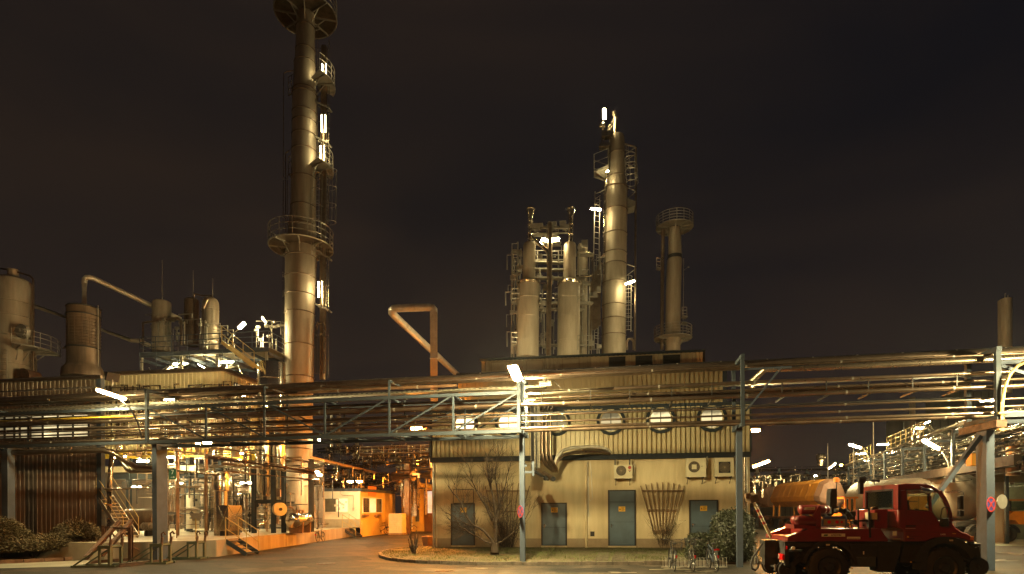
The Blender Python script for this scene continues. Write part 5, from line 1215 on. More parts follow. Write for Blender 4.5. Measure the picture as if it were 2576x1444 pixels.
for k in range(1, 6): a = ca+u*(LC*k/6)-nn*1.5; MB().beam((a.x, a.y, DZ), (a.x, a.y, ca.z+.2), .16, .16, (0, 1, 0)).build('post', M['blue'], t, smooth=False)
P0 = ca-nn*4
thicket('canopy_pipework', 'mass of pale pipes and ducts crowded under and behind the canopy', 230, (ca.x-6, ca.x-.3), (ca.y+3, ca.y+30), (zo+.4, ca.z-.1), 11, 'jacket_b', (.02, .08), .25, lo=zo+.3)
thicket('roof_pipework', 'pipes and railings above the canopy between the stack and the pump house', 200, (D(800, 1140, 60).x, D(1075, 1140, 60).x), (56, 66), (D(900, 1170, 60).z, D(900, 1122, 60).z), 12, 'jacket_b', (.03, .10), .35)
# pipe bridge between canopy and pump house
for (y, r, x0, mt, lab) in ((1140, .17, 905, 'jacket', 'upper thick pipe of the link bridge left of the pump house'), (1151, .12, 915, 'jacket_b', 'middle pipe of the link bridge left of the pump house'), (1163, .19, 935, 'jacket_b', 'lower bright thick pipe of the link bridge left of the pump house'), (1182, .10, 1000, 'copper', 'copper pipe below the link bridge left of the pump house'), (1124, .07, 905, 'copper', 'top line of the link bridge left of the pump house'), (1196, .42, 990, 'soot', 'dark wide duct low behind the link bridge')):
    jpipe(lab, [D(x0, y+3, 52), D(1090, y-1, 50)], r, mt, joints=2.5)
m = MB(); a, b = D(905, 1124, 51.5), D(1090, 1118, 49.5)
t = thing('link_bridge_railing', 'steel railing and flanges along the link bridge left of the pump house', 'railing', a); railing([a-V((0, 0, .9)), b-V((0, 0, .9))], .9, 3, .02, 1.2).build('rails', M['steel'], t)
MB().box(b.x-.25, b.y-.3, D(1080, 1178, 50).z, b.x-.1, b.y+.6, b.z+.1).build('end_frame', M['steel'], t, smooth=False)
a = D(1025, 1312, 53); t = thing('bridge_post', 'dark steel post under the link bridge beside the pallets', 'post', (a.x, a.y, 0)); MB().ibeam((a.x, a.y, 0), (a.x, a.y, D(1025, 1165, 53).z), .4, .4, .04, (0, 1, 0)).build('column', M['copper'], t, smooth=False)
jpipe('angular white vent pipe in front of the dark wide duct', [D(1053, 1202, 49), D(1053, 1193, 49), D(1037, 1193, 49)], .12, 'white', joints=0)
thicket('drop_pipework', 'row of short pipes dropping between the canopy and the cream building', 60, (D(985, 1200, 52).x, D(1015, 1200, 52).x), (52, 56), (D(1000, 1300, 53).z, D(1000, 1172, 53).z), 13, 'jacket_b', (.04, .12), .9)
# cream gabled building behind
dG = 60.; c = D(1052, 1300, dG); YG = c.y; g0, g1 = D(1008, 1300, dG).x, D(1120, 1300, dG).x; zg = D(1010, 1216, dG).z
t = thing('cream_building', 'cream gabled building glowing orange at the end of the works road', 'building', (c.x, YG, 0))
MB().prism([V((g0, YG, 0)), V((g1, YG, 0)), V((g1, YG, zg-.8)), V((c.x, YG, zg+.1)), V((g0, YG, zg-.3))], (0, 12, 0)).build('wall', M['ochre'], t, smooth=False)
MB().beam(V((g0-.3, YG-.5, zg+.1)), V((g1+.5, YG-.5, zg-1.0)), .2, .18).build('roof_edge', M['tile'], t, smooth=False)
q0, q1 = Yp(1068, 1330, YG), Yp(1090, 1233, YG); d = MB().box(q0.x, YG-.08, 0, q1.x, YG-.005, q1.z).build('door', M['waggonr'], t, smooth=False)
m = MB()
for k in range(4): x = q0.x+.05+k*(q1.x-q0.x-.1)/4; m.box(x, YG-.1, q1.z-2.3, x+.2, YG-.085, q1.z-.1)
m.build('door_light', litp('door_light', .35, (.8, .85, .8)), d, smooth=False)
q0, q1 = Yp(1046, 1312, YG), Yp(1055, 1282, YG); MB().box(q0.x, YG-.08, q0.z, q1.x, YG-.005, q1.z).build('window', M['glass_g'], t, smooth=False)
MB().tube([Yp(1033, 1230, YG-.1), Yp(1036, 1234, YG-.1), Yp(1036, 1330, YG-.1)], .06, 6).tube([Yp(1062, 1222, YG-.1), Yp(1056, 1230, YG-.1), Yp(1040, 1233, YG-.1)], .09, 8).build('downpipe', M['white'], t)
# far row of towers/buildings seen through the truss gap
for (px, w, t_, b_, d, mt, lab) in ((852, 14, 1046, 1140, 75, 'stack', 'far slim column left of the gap behind the bridge'), (898, 9, 1058, 1140, 75, 'stack', 'far vent column with a flared top behind the bridge'), (833, 18, 1040, 1150, 70, 'inox', 'far bright vessel right beside the tall stack')):
    pr = [(px, b_, w), (px, t_+14, w), (px, t_+8, w*1.7), (px, t_, w*1.9)] if px == 898 else [(px, b_, w), (px, t_+2, w), (px, t_, w*.7)]
    vessel(lab, pr, d, mt, name='far_vessel')

# pallets of sacks and the liquid container
a = D(1000, 1315, 52); t = thing('pallet_load', 'pale shrink-wrapped sacks stacked on a pallet at the end of the dock', 'pallet', (a.x, a.y, 0)); R = random.Random(8)
for L_ in range(10):
    for k in range(3): MB().cbox((a.x-.40+.40*k, a.y, .24+L_*.17+.0), .39, 1.1, .16, R.uniform(-.04, .04)).build('sack', M['offwhite'], t, smooth=False)
MB().box(a.x-.65, a.y-.6, 0, a.x+.65, a.y+.6, .15).build('pallet', M['wood'], t, smooth=False)
a = D(1046, 1333, 50); a = G(1046, 1334); t = thing('liquid_container', 'white plastic liquid container in a wire cage on a pallet', 'container', (a.x, a.y, 0)); s = .55
MB().box(a.x-s, a.y-.45, .17, a.x+s, a.y+.45, 1.15).build('bottle', M['white'], t, smooth=False)
m = MB()
for k in range(7): x = a.x-s-.02+k*(2*s+.04)/6; m.cyl((x, a.y-.48, .15), (x, a.y-.48, 1.18), .014, n=5)
for k in range(6): z = .17+k*.2; m.cyl((a.x-s-.02, a.y-.48, z), (a.x+s+.02, a.y-.48, z), .014, n=5)
m.build('cage', M['steel'], t); MB().box(a.x-.6, a.y-.5, 0, a.x+.6, a.y+.5, .14).build('pallet', M['wood'], t, smooth=False)
a = G(1082, 1376); tag(MB().lathe([(a, .42), (a+V((0, 0, .6)), .5), (a+V((0, 0, .62)), .46)], 4).build('planter', M['copper'], smooth=False), 'square brown planter at the left corner of the pump house', 'planter')

# ================================================================== LOOP PIPE ABOVE THE ROOFS
pA, pB = D(1092, 1010, 38), D(1091, 786, 38)
far_ = D(1152, 944, 53.5); nr = D(990, 783, 37.5)
def elbow(p, q, r, n=5):
    return [p.lerp(q, 0)]
jpipe('big square-cornered pipe loop standing against the sky left of the pump house', [pA, pB, D(1091, 779, 38), D(1087, 774.5, 38), D(1078, 773, 38), D(1000, 775.5, 37.8), D(990, 777, 37.8), D(986, 781, 38), D(986, 787, 38.4), D(992, 794, 39), far_], .24, 'duct', n=18, joints=3.2)
# ================================================================== TOWERS BEHIND THE PUMP HOUSE
dC = 50.
def Z1(x, y): return (1219+.4539*x, 259+.4539*y)
t = thing('main_column', 'tallest distillation column behind the pump house with lamps at its top', 'column', D(1545, 900, dC))
tower([(1543.5, 905, 60), (1545, 760, 60), (1546.5, 640, 59), (1548.5, 520, 58.5), (1549, 478, 58), (1549, 470, 55), (1550, 450, 41), (1551, 444, 39), (1552, 390, 39), (1552, 350, 38), (1552.5, 342, 33), (1553, 338, 18)], dC, 40).build('shell', M['stack'], t)
bands([(1549, 477, 58), (1548.5, 532, 58.5), (1547.5, 592, 59), (1546.5, 640, 59), (1546, 668, 59.5), (1545, 714, 60), (1544.5, 771, 60), (1544, 805, 60), (1543.8, 845, 60), (1551, 446, 39.5), (1552, 388, 39)], dC, .045).build('flange_ring', M['soot'], t)
# right side: frame, ladder, tall riser
m = MB(); m.tube([D(1571, 362, dC), D(1596, 369, dC), D(1600, 373, dC), D(1600, 380, dC), D(1597, 882, dC)], .085, 8).build('riser', M['jacket'], t)
m = MB()
for (a, b) in (((1572, 363), (1599, 371)), ((1572, 377), (1599, 385)), ((1572, 388), (1598, 372)), ((1572, 405), (1598, 388)), ((1570, 410), (1598, 424)), ((1572, 425), (1598, 411)), ((1576, 472), (1600, 480)), ((1578, 500), (1600, 482)), ((1580, 515), (1598, 505)), ((1578, 665), (1598, 672)), ((1578, 692), (1597, 678)), ((1578, 715), (1597, 722))): m.cyl(D(*a, dC-.2), D(*b, dC-.2), .035, n=5)
for x in (1575, 1580): m.cyl(D(x, 365, dC), D(x, 430, dC), .025, n=5)
m.build('side_bracing', M['rail'], t)
m = MB(); a, b = D(1586, 400, dC-.4), D(1590, 460, dC-.4)
for k in range(5): m.ring(a.lerp(b, k/4), .5, .03, n=14, m=4)
for k in range(7): w = 2*pi*k/7; o = V((.5*cos(w), .5*sin(w), 0)); m.cyl(a+o, b+o, .02, n=4)
m.build('ladder_cage', M['rail'], t)
m = MB(); m.prism([D(1577, 498, dC-.5), D(1599, 506, dC-.5), D(1597, 518, dC-.5), D(1579, 522, dC-.5)], (0, 1.1, 0)).build('side_deck', M['rail'], t, smooth=False)
ladder(t, D(1579, 835, dC-.6), D(1580, 700, dC-.6), .5)
m = MB(); m.tube([D(1577, 880, dC-.3), D(1577, 860, dC-.3), D(1581, 853, dC-.3), D(1590, 853, dC-.3), D(1594, 860, dC-.3), D(1594, 880, dC-.3)], .1, 8).build('return_bend', M['jacket'], t)
# left side: walkway, head gear
m = MB()
c = D(1530, 425, dC)
z = V((0, 0, 1))
pts = [D(1531, 373, dC-.9), D(1494, 388, dC-.9), D(1494, 403, dC+.2), D(1530, 415, dC+.2)]
low = [p-V((0, 0, 1.35)) for p in pts]
m.tube(pts, .035, 5).tube(low, .035, 5).tube([p.lerp(q, .5) for p, q in zip(pts, low)], .025, 5)
for p, q in zip(pts, low): m.cyl(p, q-V((0, 0, .1)), .035, n=5)
m.build('side_railing', M['rail'], t)
MB().prism([low[0], low[1], low[2], low[3]], (0, 0, -.12)).build('side_deck', M['rail'], t, smooth=False)
m = MB(); m.cyl(D(1514, 372, dC-.5), D(1516, 300, dC-.5), .06, n=6).cyl(D(1521, 372, dC-.5), D(1521, 330, dC-.5), .04, n=6)
m.cbox(D(1527, 340, dC-.5), .9, .6, .4).cbox(D(1521, 368, dC-.5), .9, .6, .25).cyl(D(1548, 340, dC), D(1549, 300, dC), .2, n=10).cyl(D(1549, 300, dC), D(1544, 280, dC), .2, .14, n=10).cyl(D(1549, 305, dC), D(1556, 295, dC), .05, n=6)
m.ring(D(1515, 318, dC-.5), .25, .04, n=12, m=5).ring(D(1515, 314, dC-.5), .25, .04, n=12, m=5)
m.tube([D(1530, 330, dC), D(1532, 318, dC), D(1540, 312, dC), D(1544, 300, dC)], .1, 7).tube([D(1536, 340, dC), D(1536, 325, dC), D(1543, 318, dC)], .12, 7)
m.build('head_gear', M['jacket_b'], t)
m = MB(); m.tube([D(1521, 540, dC-.6), D(1521, 490, dC-.6), D(1524, 465, dC-.6), D(1528, 445, dC-.6), D(1528, 425, dC-.6)], [.07, .12, .22, .12, .08], 10)
m.cyl(D(1519, 690, dC-.6), D(1520, 520, dC-.6), .075, n=8).cyl(D(1528, 430, dC-.6), D(1529, 370, dC-.6), .06, n=8); m.build('side_riser', M['jacket_b'], t)
# small service mast with vertical lines left of the column
t = thing('service_mast', 'narrow steel mast with ladder and vertical pipes left of the tallest column', 'mast', D(1497, 880, dC-1)); m = MB()
for (px0_, px1_, a, b, r) in ((1488, 1497, 880, 482, .04), (1504, 1509, 870, 495, .035), (1494, 1500, 880, 660, .035)): m.cyl(D(px0_, a, dC-1), D(px1_, b, dC-1), r, n=6)
for y in range(500, 880, 14): m.cyl(D(1496, y, dC-1), D(1507, y+2, dC-1), .022, n=4)
m.build('mast_frame', M['rail'], t)
m = MB(); m.tube([D(1497, 488, dC-1.2), D(1512, 482, dC-1.2), D(1520, 478, dC-1)], .035, 5).tube([D(1497, 500, dC-1.2), D(1510, 492, dC-1.2)], .03, 5).tube([D(1499, 512, dC-1.2), D(1512, 505, dC-1.2)], .03, 5); m.build('stay', M['rail'], t)
for k, (x, a, b) in enumerate(((1491, 700, 830), (1497, 690, 830), (1502, 680, 826), (1486, 720, 880), (1508, 660, 820))): MB().tube([D(x, b, dC-1.6), D(x+.5, a, dC-1.6), D(x+4, a-12, dC-1.6), D(x+12, a-18, dC-1.6)], .09, 8).build('riser', M['jacket'], t)
# twin columns
dW = 46.
for (cx, dx, lab) in ((1328.6, 0, 'left of the two matching columns with flared vent tops'), (1430.5, 1, 'right of the two matching columns with flared vent tops')):
    t = thing('twin_column', lab, 'column', D(cx, 895, dW))
    o = (0, .3, 1.2) if not dx else (0, .3, 2)
    tower([(cx-1, 900, 56), (cx, 800, 56), (cx+1.2, 722, 54.5), (cx+1.4, 712, 52), (cx+1.8, 706, 36), (cx+2, 704, 32), (cx+2.6, 640, 31.5), (cx+3, 618, 31), (cx+3.2, 613, 27), (cx+3.2, 611, 12)], dW, 32).build('shell', M['stack'], t)
    bands([(cx, 860, 56), (cx, 800, 56), (cx+1, 752, 55.5), (cx+2.2, 680, 32)], dW, .025).build('weld_ring', M['stack'], t)
    bands([(cx+1.3, 716, 54), (cx+1.3, 713, 53)], dW, .05).build('bright_flange', M['jacket_b'], t)
    m = MB(); c = D(cx+1.3, 716, dW); [m.cyl(c+V((.86*cos(w), .86*sin(w), -.08)), c+V((.86*cos(w), .86*sin(w), .1)), .05, n=5) for w in [2*pi*k/14 for k in range(14)]]; m.build('bolts', M['jacket_b'], t)
    tower([(cx+4, 612, 10), (cx+5, 575, 11), (cx+5.5, 556, 11), (cx+5.6, 545, 12), (cx+6, 530, 19.5), (cx+6, 524, 19), (cx+6, 520, 12)], dW, 18).build('vent_pipe', M['jacket_b'], t)
    bands([(cx+5, 590, 12), (cx+5.4, 566, 12), (cx+6, 527, 20)], dW, .035).build('vent_flange', M['jacket_b'], t)
t = tag(tower([(1380, 895, 13), (1381, 760, 13), (1383, 640, 13), (1383.5, 560, 12), (1383.5, 559, 8)], dW-.5, 16).build('centre_riser', M['jacket']), 'slim vertical duct between the two matching columns', 'duct')
jpipe('diagonal pipe from the left matching column to the slim duct', [D(1333, 600, dW-.3), D(1338, 596, dW-.3), D(1375, 630, dW-.6), D(1380, 640, dW-.6), D(1380, 660, dW-.6)], .15, 'jacket_b', n=12, joints=0)
t = tag(tower([(1463, 900, 27), (1465, 700, 27), (1466, 620, 26), (1466, 615, 22)], 50, 22).build('rear_column', M['stack']), 'smooth pale column standing behind the right matching column', 'column')
t = thing('column_staging', 'steel staging with lit walkways linking the two matching columns', 'staging', D(1380, 890, dW+1)); m = MB()
for px in (1288, 1302, 1352, 1405, 1466, 1483):
    a = D(px-2, 900, dW+1); b = D(px, 632 if px != 1466 else 700, dW+1); m.cyl(a, b, .05, n=6)
    if px in (1288, 1302): m.cyl(a+V((0, 1.5, 0)), b+V((0, 1.5, 0)), .04, n=6)
m.build('uprights', M['rail'], t)
for (x0, x1, y) in ((1288, 1310, 632), (1340, 1420, 660), (1340, 1420, 678), (1335, 1410, 612), (1345, 1470, 700), (1288, 1310, 738), (1288, 1470, 762), (1455, 1490, 762), (1340, 1405, 590), (1450, 1490, 640), (1345, 1470, 778), (1288, 1475, 868), (1288, 1305, 690)):
    MB().beam(D(x0, y, dW+.6), D(x1, y+1.5, dW+.8), .5, .12).build('walkway', M['rail'], t, smooth=False)
m = railing([D(1286, 762, dW-.6), D(1306, 763, dW-.6)], 1.1, 3, .025, .7); railing([D(1453, 764, dW-.6), D(1478, 764, dW-.6)], 1.1, 3, .025, .7, m); railing([D(1340, 664, dW+.6), D(1420, 664, dW+.6)], 1.05, 3, .03, 1, m); railing([D(1286, 872, dW-.3), D(1305, 873, dW-.3)], 1.1, 3, .025, .6, m); railing([D(1345, 775, dW), D(1405, 775, dW)], 1.1, 3, .025, .8, m); railing([D(1345, 592, dW), D(1405, 592, dW)], .7, 2, .025, .8, m); railing([D(1288, 690, dW), D(1305, 690, dW)], 1.3, 4, .025, .5, m); railing([D(1453, 880, dW-.6), D(1490, 880, dW-.6)], 1.1, 3, .025, .7, m)
m.build('railing', M['rail'], t)
m = MB(); R = random.Random(77)
for k in range(120):
    x = R.choice((R.uniform(1288, 1312), R.uniform(1346, 1402), R.uniform(1346, 1402), R.uniform(1455, 1512))); y = R.uniform(600, 880); d = R.uniform(dW-.5, dW+2)
    q = R.random()
    if q < .45: m.cyl(D(x, y, d), D(x, min(890, y+R.uniform(20, 90)), d), R.uniform(.02, .06), n=6)
    elif q < .8: p = D(x, y, d); e = p+V((R.uniform(-.9, .9), 0, 0)); m.tube([p, e, e-V((0, 0, R.uniform(.2, 1.2)))], R.uniform(.025, .06), 6)
    else: m.cbox(D(x, y, d), R.uniform(.2, .5), .3, R.uniform(.2, .45))
for (x, y) in ((1350, 575), (1358, 569), (1392, 565), (1416, 563), (1423, 572), (1342, 570), (1384, 572)): m.cbox(D(x, y, dW), .5, .4, .3)
m.tube([D(1338, 578, dW), D(1345, 574, dW), D(1415, 574, dW), D(1425, 580, dW)], .09, 7); m.tube([D(1340, 588, dW), D(1430, 586, dW)], .08, 7)
tag(m.build('column_pipework', M['rail']), 'small pipes, boxes and valves between the two matching columns', 'pipework', kind='stuff')
jpipe('thick white-lit pipe bending down between the columns and the mast', [D(1452, 628, dW+1), D(1485, 638, dW+1), D(1490, 642, dW+1), D(1491, 650, dW+1), D(1491, 692, dW+1), D(1486, 694, dW+1), D(1448, 694, dW+1)], .09, 'jacket_b', n=10, joints=0)
# round tower with wide head
dR_ = 62.
t = thing('round_tower', 'tan tower with a wide railed platform on its head, right of the tallest column', 'tower', D(1694, 880, dR_))
tower([(1692, 885, 38), (1694, 740, 37.5), (1697, 655, 37), (1697.5, 652, 35), (1698, 640, 33.5), (1697, 590, 31), (1697, 575, 31)], dR_, 28).build('shell', M['stack'], t)
MB().loops([[D(1697.5, y, dR_)+V((w*sc(dR_)/2*cos(2*pi*j/28), w*sc(dR_)/2*sin(2*pi*j/28), 0)) for j in range(28)] for y, w in ((652, 35.4), (643, 35.4))], cap=False).build('dark_band', M['dark'], t)
platform(t, D(1697, 573, dR_), .6, 1.86, h=1.15, rails=3, posts=16, brk=10, n=40, rr=.03)
platform(t, D(1693, 852, dR_), .8, 1.9, h=1.15, rails=3, posts=14, brk=6, n=40, rr=.03)
tower([(1665, 880, 9), (1666, 700, 9), (1668, 578, 9)], dR_, 12).build('side_duct', M['jacket'], t)
m = MB(); m.cyl(D(1718, 850, dR_-.5), D(1720, 650, dR_-.5), .03, n=5).tube([D(1720, 680, dR_), D(1730, 672, dR_), D(1734, 672, dR_)], .05, 6)
railing([D(1716, 797, dR_-.6), D(1728, 797, dR_-.6)], 1., 3, .03, .4, m); railing([D(1652, 675, dR_-.6), D(1662, 677, dR_-.6)], 1.1, 3, .03, .4, m)
for y in (797, 812, 675): m.beam(D(1716 if y > 700 else 1652, y, dR_-.6), D(1728 if y > 700 else 1662, y+2, dR_-.6), .7, .08)
m.build('side_fittings', M['rail'], t)
# lone chimney at the far right
dF = 55.
t = thing('far_chimney', 'plain square-cut chimney rising above the pipes at the right edge', 'chimney', D(2531, 900, dF))
tower([(2530, 990, 26), (2531, 752, 25)], dF, 20).build('shell', M['stack'], t); MB().cyl(D(2527, 755, dF), D(2529, 738, dF), .05, n=6).cyl(D(2535, 755, dF), D(2536, 742, dF), .05, n=6).build('cap_fitting', M['steel'], t)
MB().box(D(2516, 800, dF+.7).x, D(2516, 800, dF).y-.2, D(2530, 990, dF).z, D(2520, 800, dF).x, D(2516, 800, dF).y+.6, D(2530, 752, dF).z).build('side_fin', M['stack'], t, smooth=False)

# ================================================================== RIGHT BACKGROUND
# far tall blocks
for (a, b, t_, d, lab) in ((2308, 2398, 1040, 130, 'wide dim block far behind the right pipe racks'), (2412, 2500, 985, 140, 'taller dim block far behind the right pipe racks'), (1950, 2010, 1190, 150, 'low dim shed far behind the wagons')):
    p, q = D(a, 1283, d), D(b, 1283, d); z = D(a, t_, d).z
    tt = thing('far_block', lab, 'building', (p.x, p.y, 0)); MB().box(p.x, p.y, 0, q.x, p.y+14, z).build('wall', mat('far_wall_%d' % a, (.22, .2, .15), .8, 0, .15, .3, streak=True), tt, smooth=False)
    n = 5
    for k in range(1, n): x = p.x+(q.x-p.x)*k/n; MB().box(x-.05, p.y-.06, 0, x+.05, p.y-.003, z-.2).build('panel_joint', M['dark'], tt, smooth=False)
vessel('tall pale column standing among the far right blocks', [(2294, 1190, 15), (2295, 1050, 14), (2295, 1000, 14)], 95, 'stack', (1120,), name='far_column')
# receding pipe racks; direction of the right-hand works road
va = math.atan((1830-1288)/1500.); od = (FW*cos(va)+RX*sin(va)).normalized(); on = V((od.y, -od.x, 0))
def line_from(px, py, d0, L): a = D(px, py, d0); return a, a+od*L
R = random.Random(31)
rk = thing('receding_pipe_rack', 'long concrete and steel pipe rack running away behind the red truck', 'pipe rack', line_from(2600, 1160, 27, 0)[0])
a, b = line_from(2560, 1140, 27.5, 46); zg_ = a.z
MB().beam(a-V((0, 0, .3))+on*0, b-V((0, 0, .3)), .3, .5).build('girder', M['girder'], rk, smooth=False)
MB().beam(a-V((0, 0, .3))+on*2.6, b-V((0, 0, .3))+on*2.6, .3, .5).build('girder', M['girder'], rk, smooth=False)
for k in range(9):
    c = a+od*(3+5.4*k)
    for o in (0, 2.6): q = c+on*o; MB().beam((q.x, q.y, 0 if o and k % 2 else zg_-1.0), (q.x, q.y, zg_+2.2), .16, .16, (0, 1, 0)).build('post', M['blue'], rk, smooth=False)
    for z in (0, 1.1, 2.0): MB().beam(c+V((0, 0, z)), c+on*2.6+V((0, 0, z)), .14, .18).build('cross_beam', M['blue'], rk, smooth=False)
labs = ['nearest', 'second', 'third', 'fourth', 'fifth', 'sixth', 'seventh', 'eighth']
k = 0
for tier, z in enumerate((.18, 1.3, 2.25)):
    for j in range(8 if tier < 2 else 5):
        r = R.choice((.05, .06, .07, .09, .13)); o = .15+j*(2.4/(8 if tier < 2 else 5)); zz = z+r
        s0 = R.uniform(-6, 0) if R.random() < .7 else R.uniform(4, 14); s1 = R.uniform(30, 46)
        jpipe('%s pipe from the road on the %s tier of the receding rack' % (labs[j], ('lower', 'middle', 'top')[tier]), [a+od*s0+on*o+V((0, 0, zz)), a+od*s1+on*o+V((0, 0, zz))], r, R.choice(('jacket', 'jacket_b', 'jacket_b', 'dull', 'yellow' if tier == 1 and j == 3 else 'jacket')), n=10, joints=3.1)
# pipes higher up and nearer at the right edge
for j, (px, py, d0, r, lab) in enumerate(((2620, 1082, 26, .10, 'upper'), (2620, 1062, 26.5, .07, 'topmost'), (2620, 1100, 26, .12, 'lower'))):
    p, q = line_from(px, py, d0, 30); jpipe('%s one of three pipes crossing high behind the right bridge post' % lab, [p, q], r, 'jacket_b', joints=3)
railing([a+od*14+V((0, 0, 2.4)), a+od*24+V((0, 0, 2.4))], 1.0, 3, .025, 1.5).build('railing', M['railp'], rk)
railing([a+od*30+V((0, 0, 2.4)), a+od*40+V((0, 0, 2.4))], 1.0, 3, .025, 1.5).build('railing', M['railp'], rk)
m = MB(); c = a+od*19+on*1.0+V((0, 0, 2.4)); m.tube([c, c+V((0, 0, .9)), c+od*-2.5+V((0, 0, .9)), c+od*-3.5+V((0, 0, .3))], .13, 8).tube([c+od*1.5, c+od*1.5+V((0, 0, 1.3)), c+od*-3+V((0, 0, 1.3))], .09, 8); m.build('top_bend', M['jacket_b'], rk)
def thick2(name, label, n, s0, s1, o0, o1, z0, z1, seed, mt, rr=(.02, .07)):
    R = random.Random(seed); m = MB()
    for k in range(n):
        c = a+od*R.uniform(s0, s1)+on*R.uniform(o0, o1); c.z = R.uniform(z0, z1); r = R.uniform(*rr); q = R.random(); L = R.uniform(1, 6)
        if q < .82: pts = [c, c+od*L*1.8]
        elif q < .92: pts = [c, c+on*R.uniform(.5, 2)]
        else: pts = [c, c+V((0, 0, R.uniform(.4, 2)))]
        if R.random() < .25: pts.append(pts[-1]+V((0, 0, R.uniform(-.6, .6))))
        m.tube(pts, r, 6)
        if R.random() < .3: e = pts[0].lerp(pts[1], .5); u = (pts[1]-pts[0]).normalized(); m.cyl(e-u*.05, e+u*.05, r*2.2, n=8)
    return tag(m.build(name, M[mt]), label, 'pipework', kind='stuff')
thick2('rack_pipework', 'crowd of small pipes and branches along the receding rack on the right', 300, -4, 46, -.3, 6.5, zg_-.6, zg_+2.4, 41, 'jacket')
thick2('rack_pipework', 'darker small lines and cables among the receding rack pipes', 160, -4, 46, -.3, 6, zg_-1.2, zg_+2.8, 42, 'dark', (.015, .05))
thick2('plant_pipework', 'maze of lit pipework behind the receding rack at the right edge', 240, -6, 40, 5, 12, .5, zg_+2.2, 43, 'jacket', (.03, .14))
# level rack far behind the wagons (1897..2130)
for (y, r, lab) in ((1183, .28, 'wide pale duct level above the grey wagon'), (1176, .08, 'thin line on top of the wide pale duct'), (1199, .12, 'yellowish pipe level above the grey wagon'), (1206, .06, 'thin line level above the grey wagon'), (1214, .06, 'lower thin line level above the grey wagon'), (1221, .08, 'lowest line level above the grey wagon')):
    jpipe(lab, [D(1860, y+1, 72), D(2150, y-3, 68)], r, 'jacket_b', n=12, joints=3.5)
t = thing('level_rack', 'steel trestle far behind the wagons carrying the level pipes', 'pipe rack', D(1950, 1283, 70))
for px in (1905, 1960, 2030, 2104): p = D(px, 1283, 70); MB().beam((p.x, p.y, 0), (p.x, p.y, D(px, 1178, 70).z), .25, .25, (0, 1, 0)).build('post', M['blue'], t, smooth=False); MB().beam((p.x, p.y-.8, D(px, 1192, 70).z), (p.x, p.y+.8, D(px, 1192, 70).z), .2, .2).build('cross_beam', M['blue'], t, smooth=False)
c0_, c1_ = D(1890, 1230, 70), D(2150, 1195, 70)
thicket('level_rack_pipework', 'tangle of small pipes in the trestle behind the wagons', 150, (c0_.x, c1_.x), (c0_.y-1, c0_.y+3), (c0_.z-1, c1_.z), 51, 'jacket_b', (.03, .08), .3)
c = D(2065, 1150, 68); tag(MB().cyl(D(2064, 1172, 68), D(2064, 1154, 68), .35, n=14).cyl(D(2057, 1150, 68), D(2073, 1150, 68), .42, n=14).build('vent_cowl', M['jacket_b']), 'round ventilation cowl above the level pipes behind the wagons', 'vent')
for (px, t_, d, lab) in ((2148, 1112, 60, 'slim mast just left of the double lamp'), (2083, 1115, 66, 'thin mast right of the ventilation cowl'), (2198, 1060, 45, 'tall thin pole with a pale upper half in front of the far blocks')):
    p = D(px, 1283, d); tag(MB().cyl((p.x, p.y, 0), (p.x, p.y, D(px, t_, d).z), .07, .04, n=6).build('mast', M['rail']), lab, 'mast')
# wagons ---------------------------------------------------------------
def hopper(label, front, L, mt, mt_end, mdir, w=2.9, z0=1.15, sc_=1., under='waggonr'):
    """hopper wagon: front = near end centre on the ground, extends along mdir"""
    t = thing('hopper_wagon', label, 'wagon', front); u = V(mdir).normalized(); n_ = V((u.y, -u.x, 0)); f = V(front)
    sec = [(-.28, 1.9), (-.50, 2.35), (-.52, 2.75), (-.34, 3.75), (-.12, 4.05), (.12, 4.05), (.34, 3.75), (.52, 2.75), (.50, 2.35), (.28, 1.9)]
    def ringat(s, k=1., zs=1.): return [f+u*s+n_*(a*w*k)+V((0, 0, (1.9+(z-1.9)*zs)*sc_)) for a, z in sec]
    MB().loops([ringat(.8, .8, .9), ringat(1.3), ringat(L-1.3), ringat(L-.8, .8, .9)], cap=True).build('body', M[mt], t, smooth=False)
    # end bulkhead: darker faceted dome
    MB().loops([ringat(.5, .35, .6), ringat(.75, .82, .91), ringat(1.28, 1.015, 1.012)], cap=True).build('end_wall', M[mt_end], t, smooth=False)
    m = MB()
    for k in range(1, 7): s = 1.6+(L-3.2)*k/7; r1 = ringat(s-.03, 1.012, 1.01); r2 = ringat(s+.03, 1.012, 1.01); m.loops([r1, r2])
    m.build('rib', M[mt], t, smooth=False)
    MB().beam(f+u*.2+V((0, 0, z0)), f+u*(L-.2)+V((0, 0, z0)), w*.85, .22).build('underframe', M[under], t, smooth=False)
    m = MB(); 
    for s in (1.2, 2.6, L-2.6, L-1.2):
        for o in (-.4, .4): m.beam(f+u*s+n_*o*w+V((0, 0, z0)), f+u*s+n_*o*w*.95+V((0, 0, 2.5)), .12, .16, n_)
    m.build('stanchion', M[mt], t, smooth=False)
    for s in (2.2, 4.0, L-4.0, L-2.2):
        for o in (-.75, .75): c = f+u*s+n_*o+V((0, 0, .47)); MB().cyl(c-n_*.07, c+n_*.07, .46, n=20).cyl(c-n_*.12, c+n_*.12, .12, n=10).build('wheel', M['rust'], t)
    for o in (-.87, .87): c = f+n_*o+V((0, 0, 1.05)); MB().cyl(c+u*.2, c-u*.35, .09, n=8).cyl(c-u*.35, c-u*.4, .25, n=14).build('buffer', M[under], t)
    return t
wd = V((-.35, 1, 0))
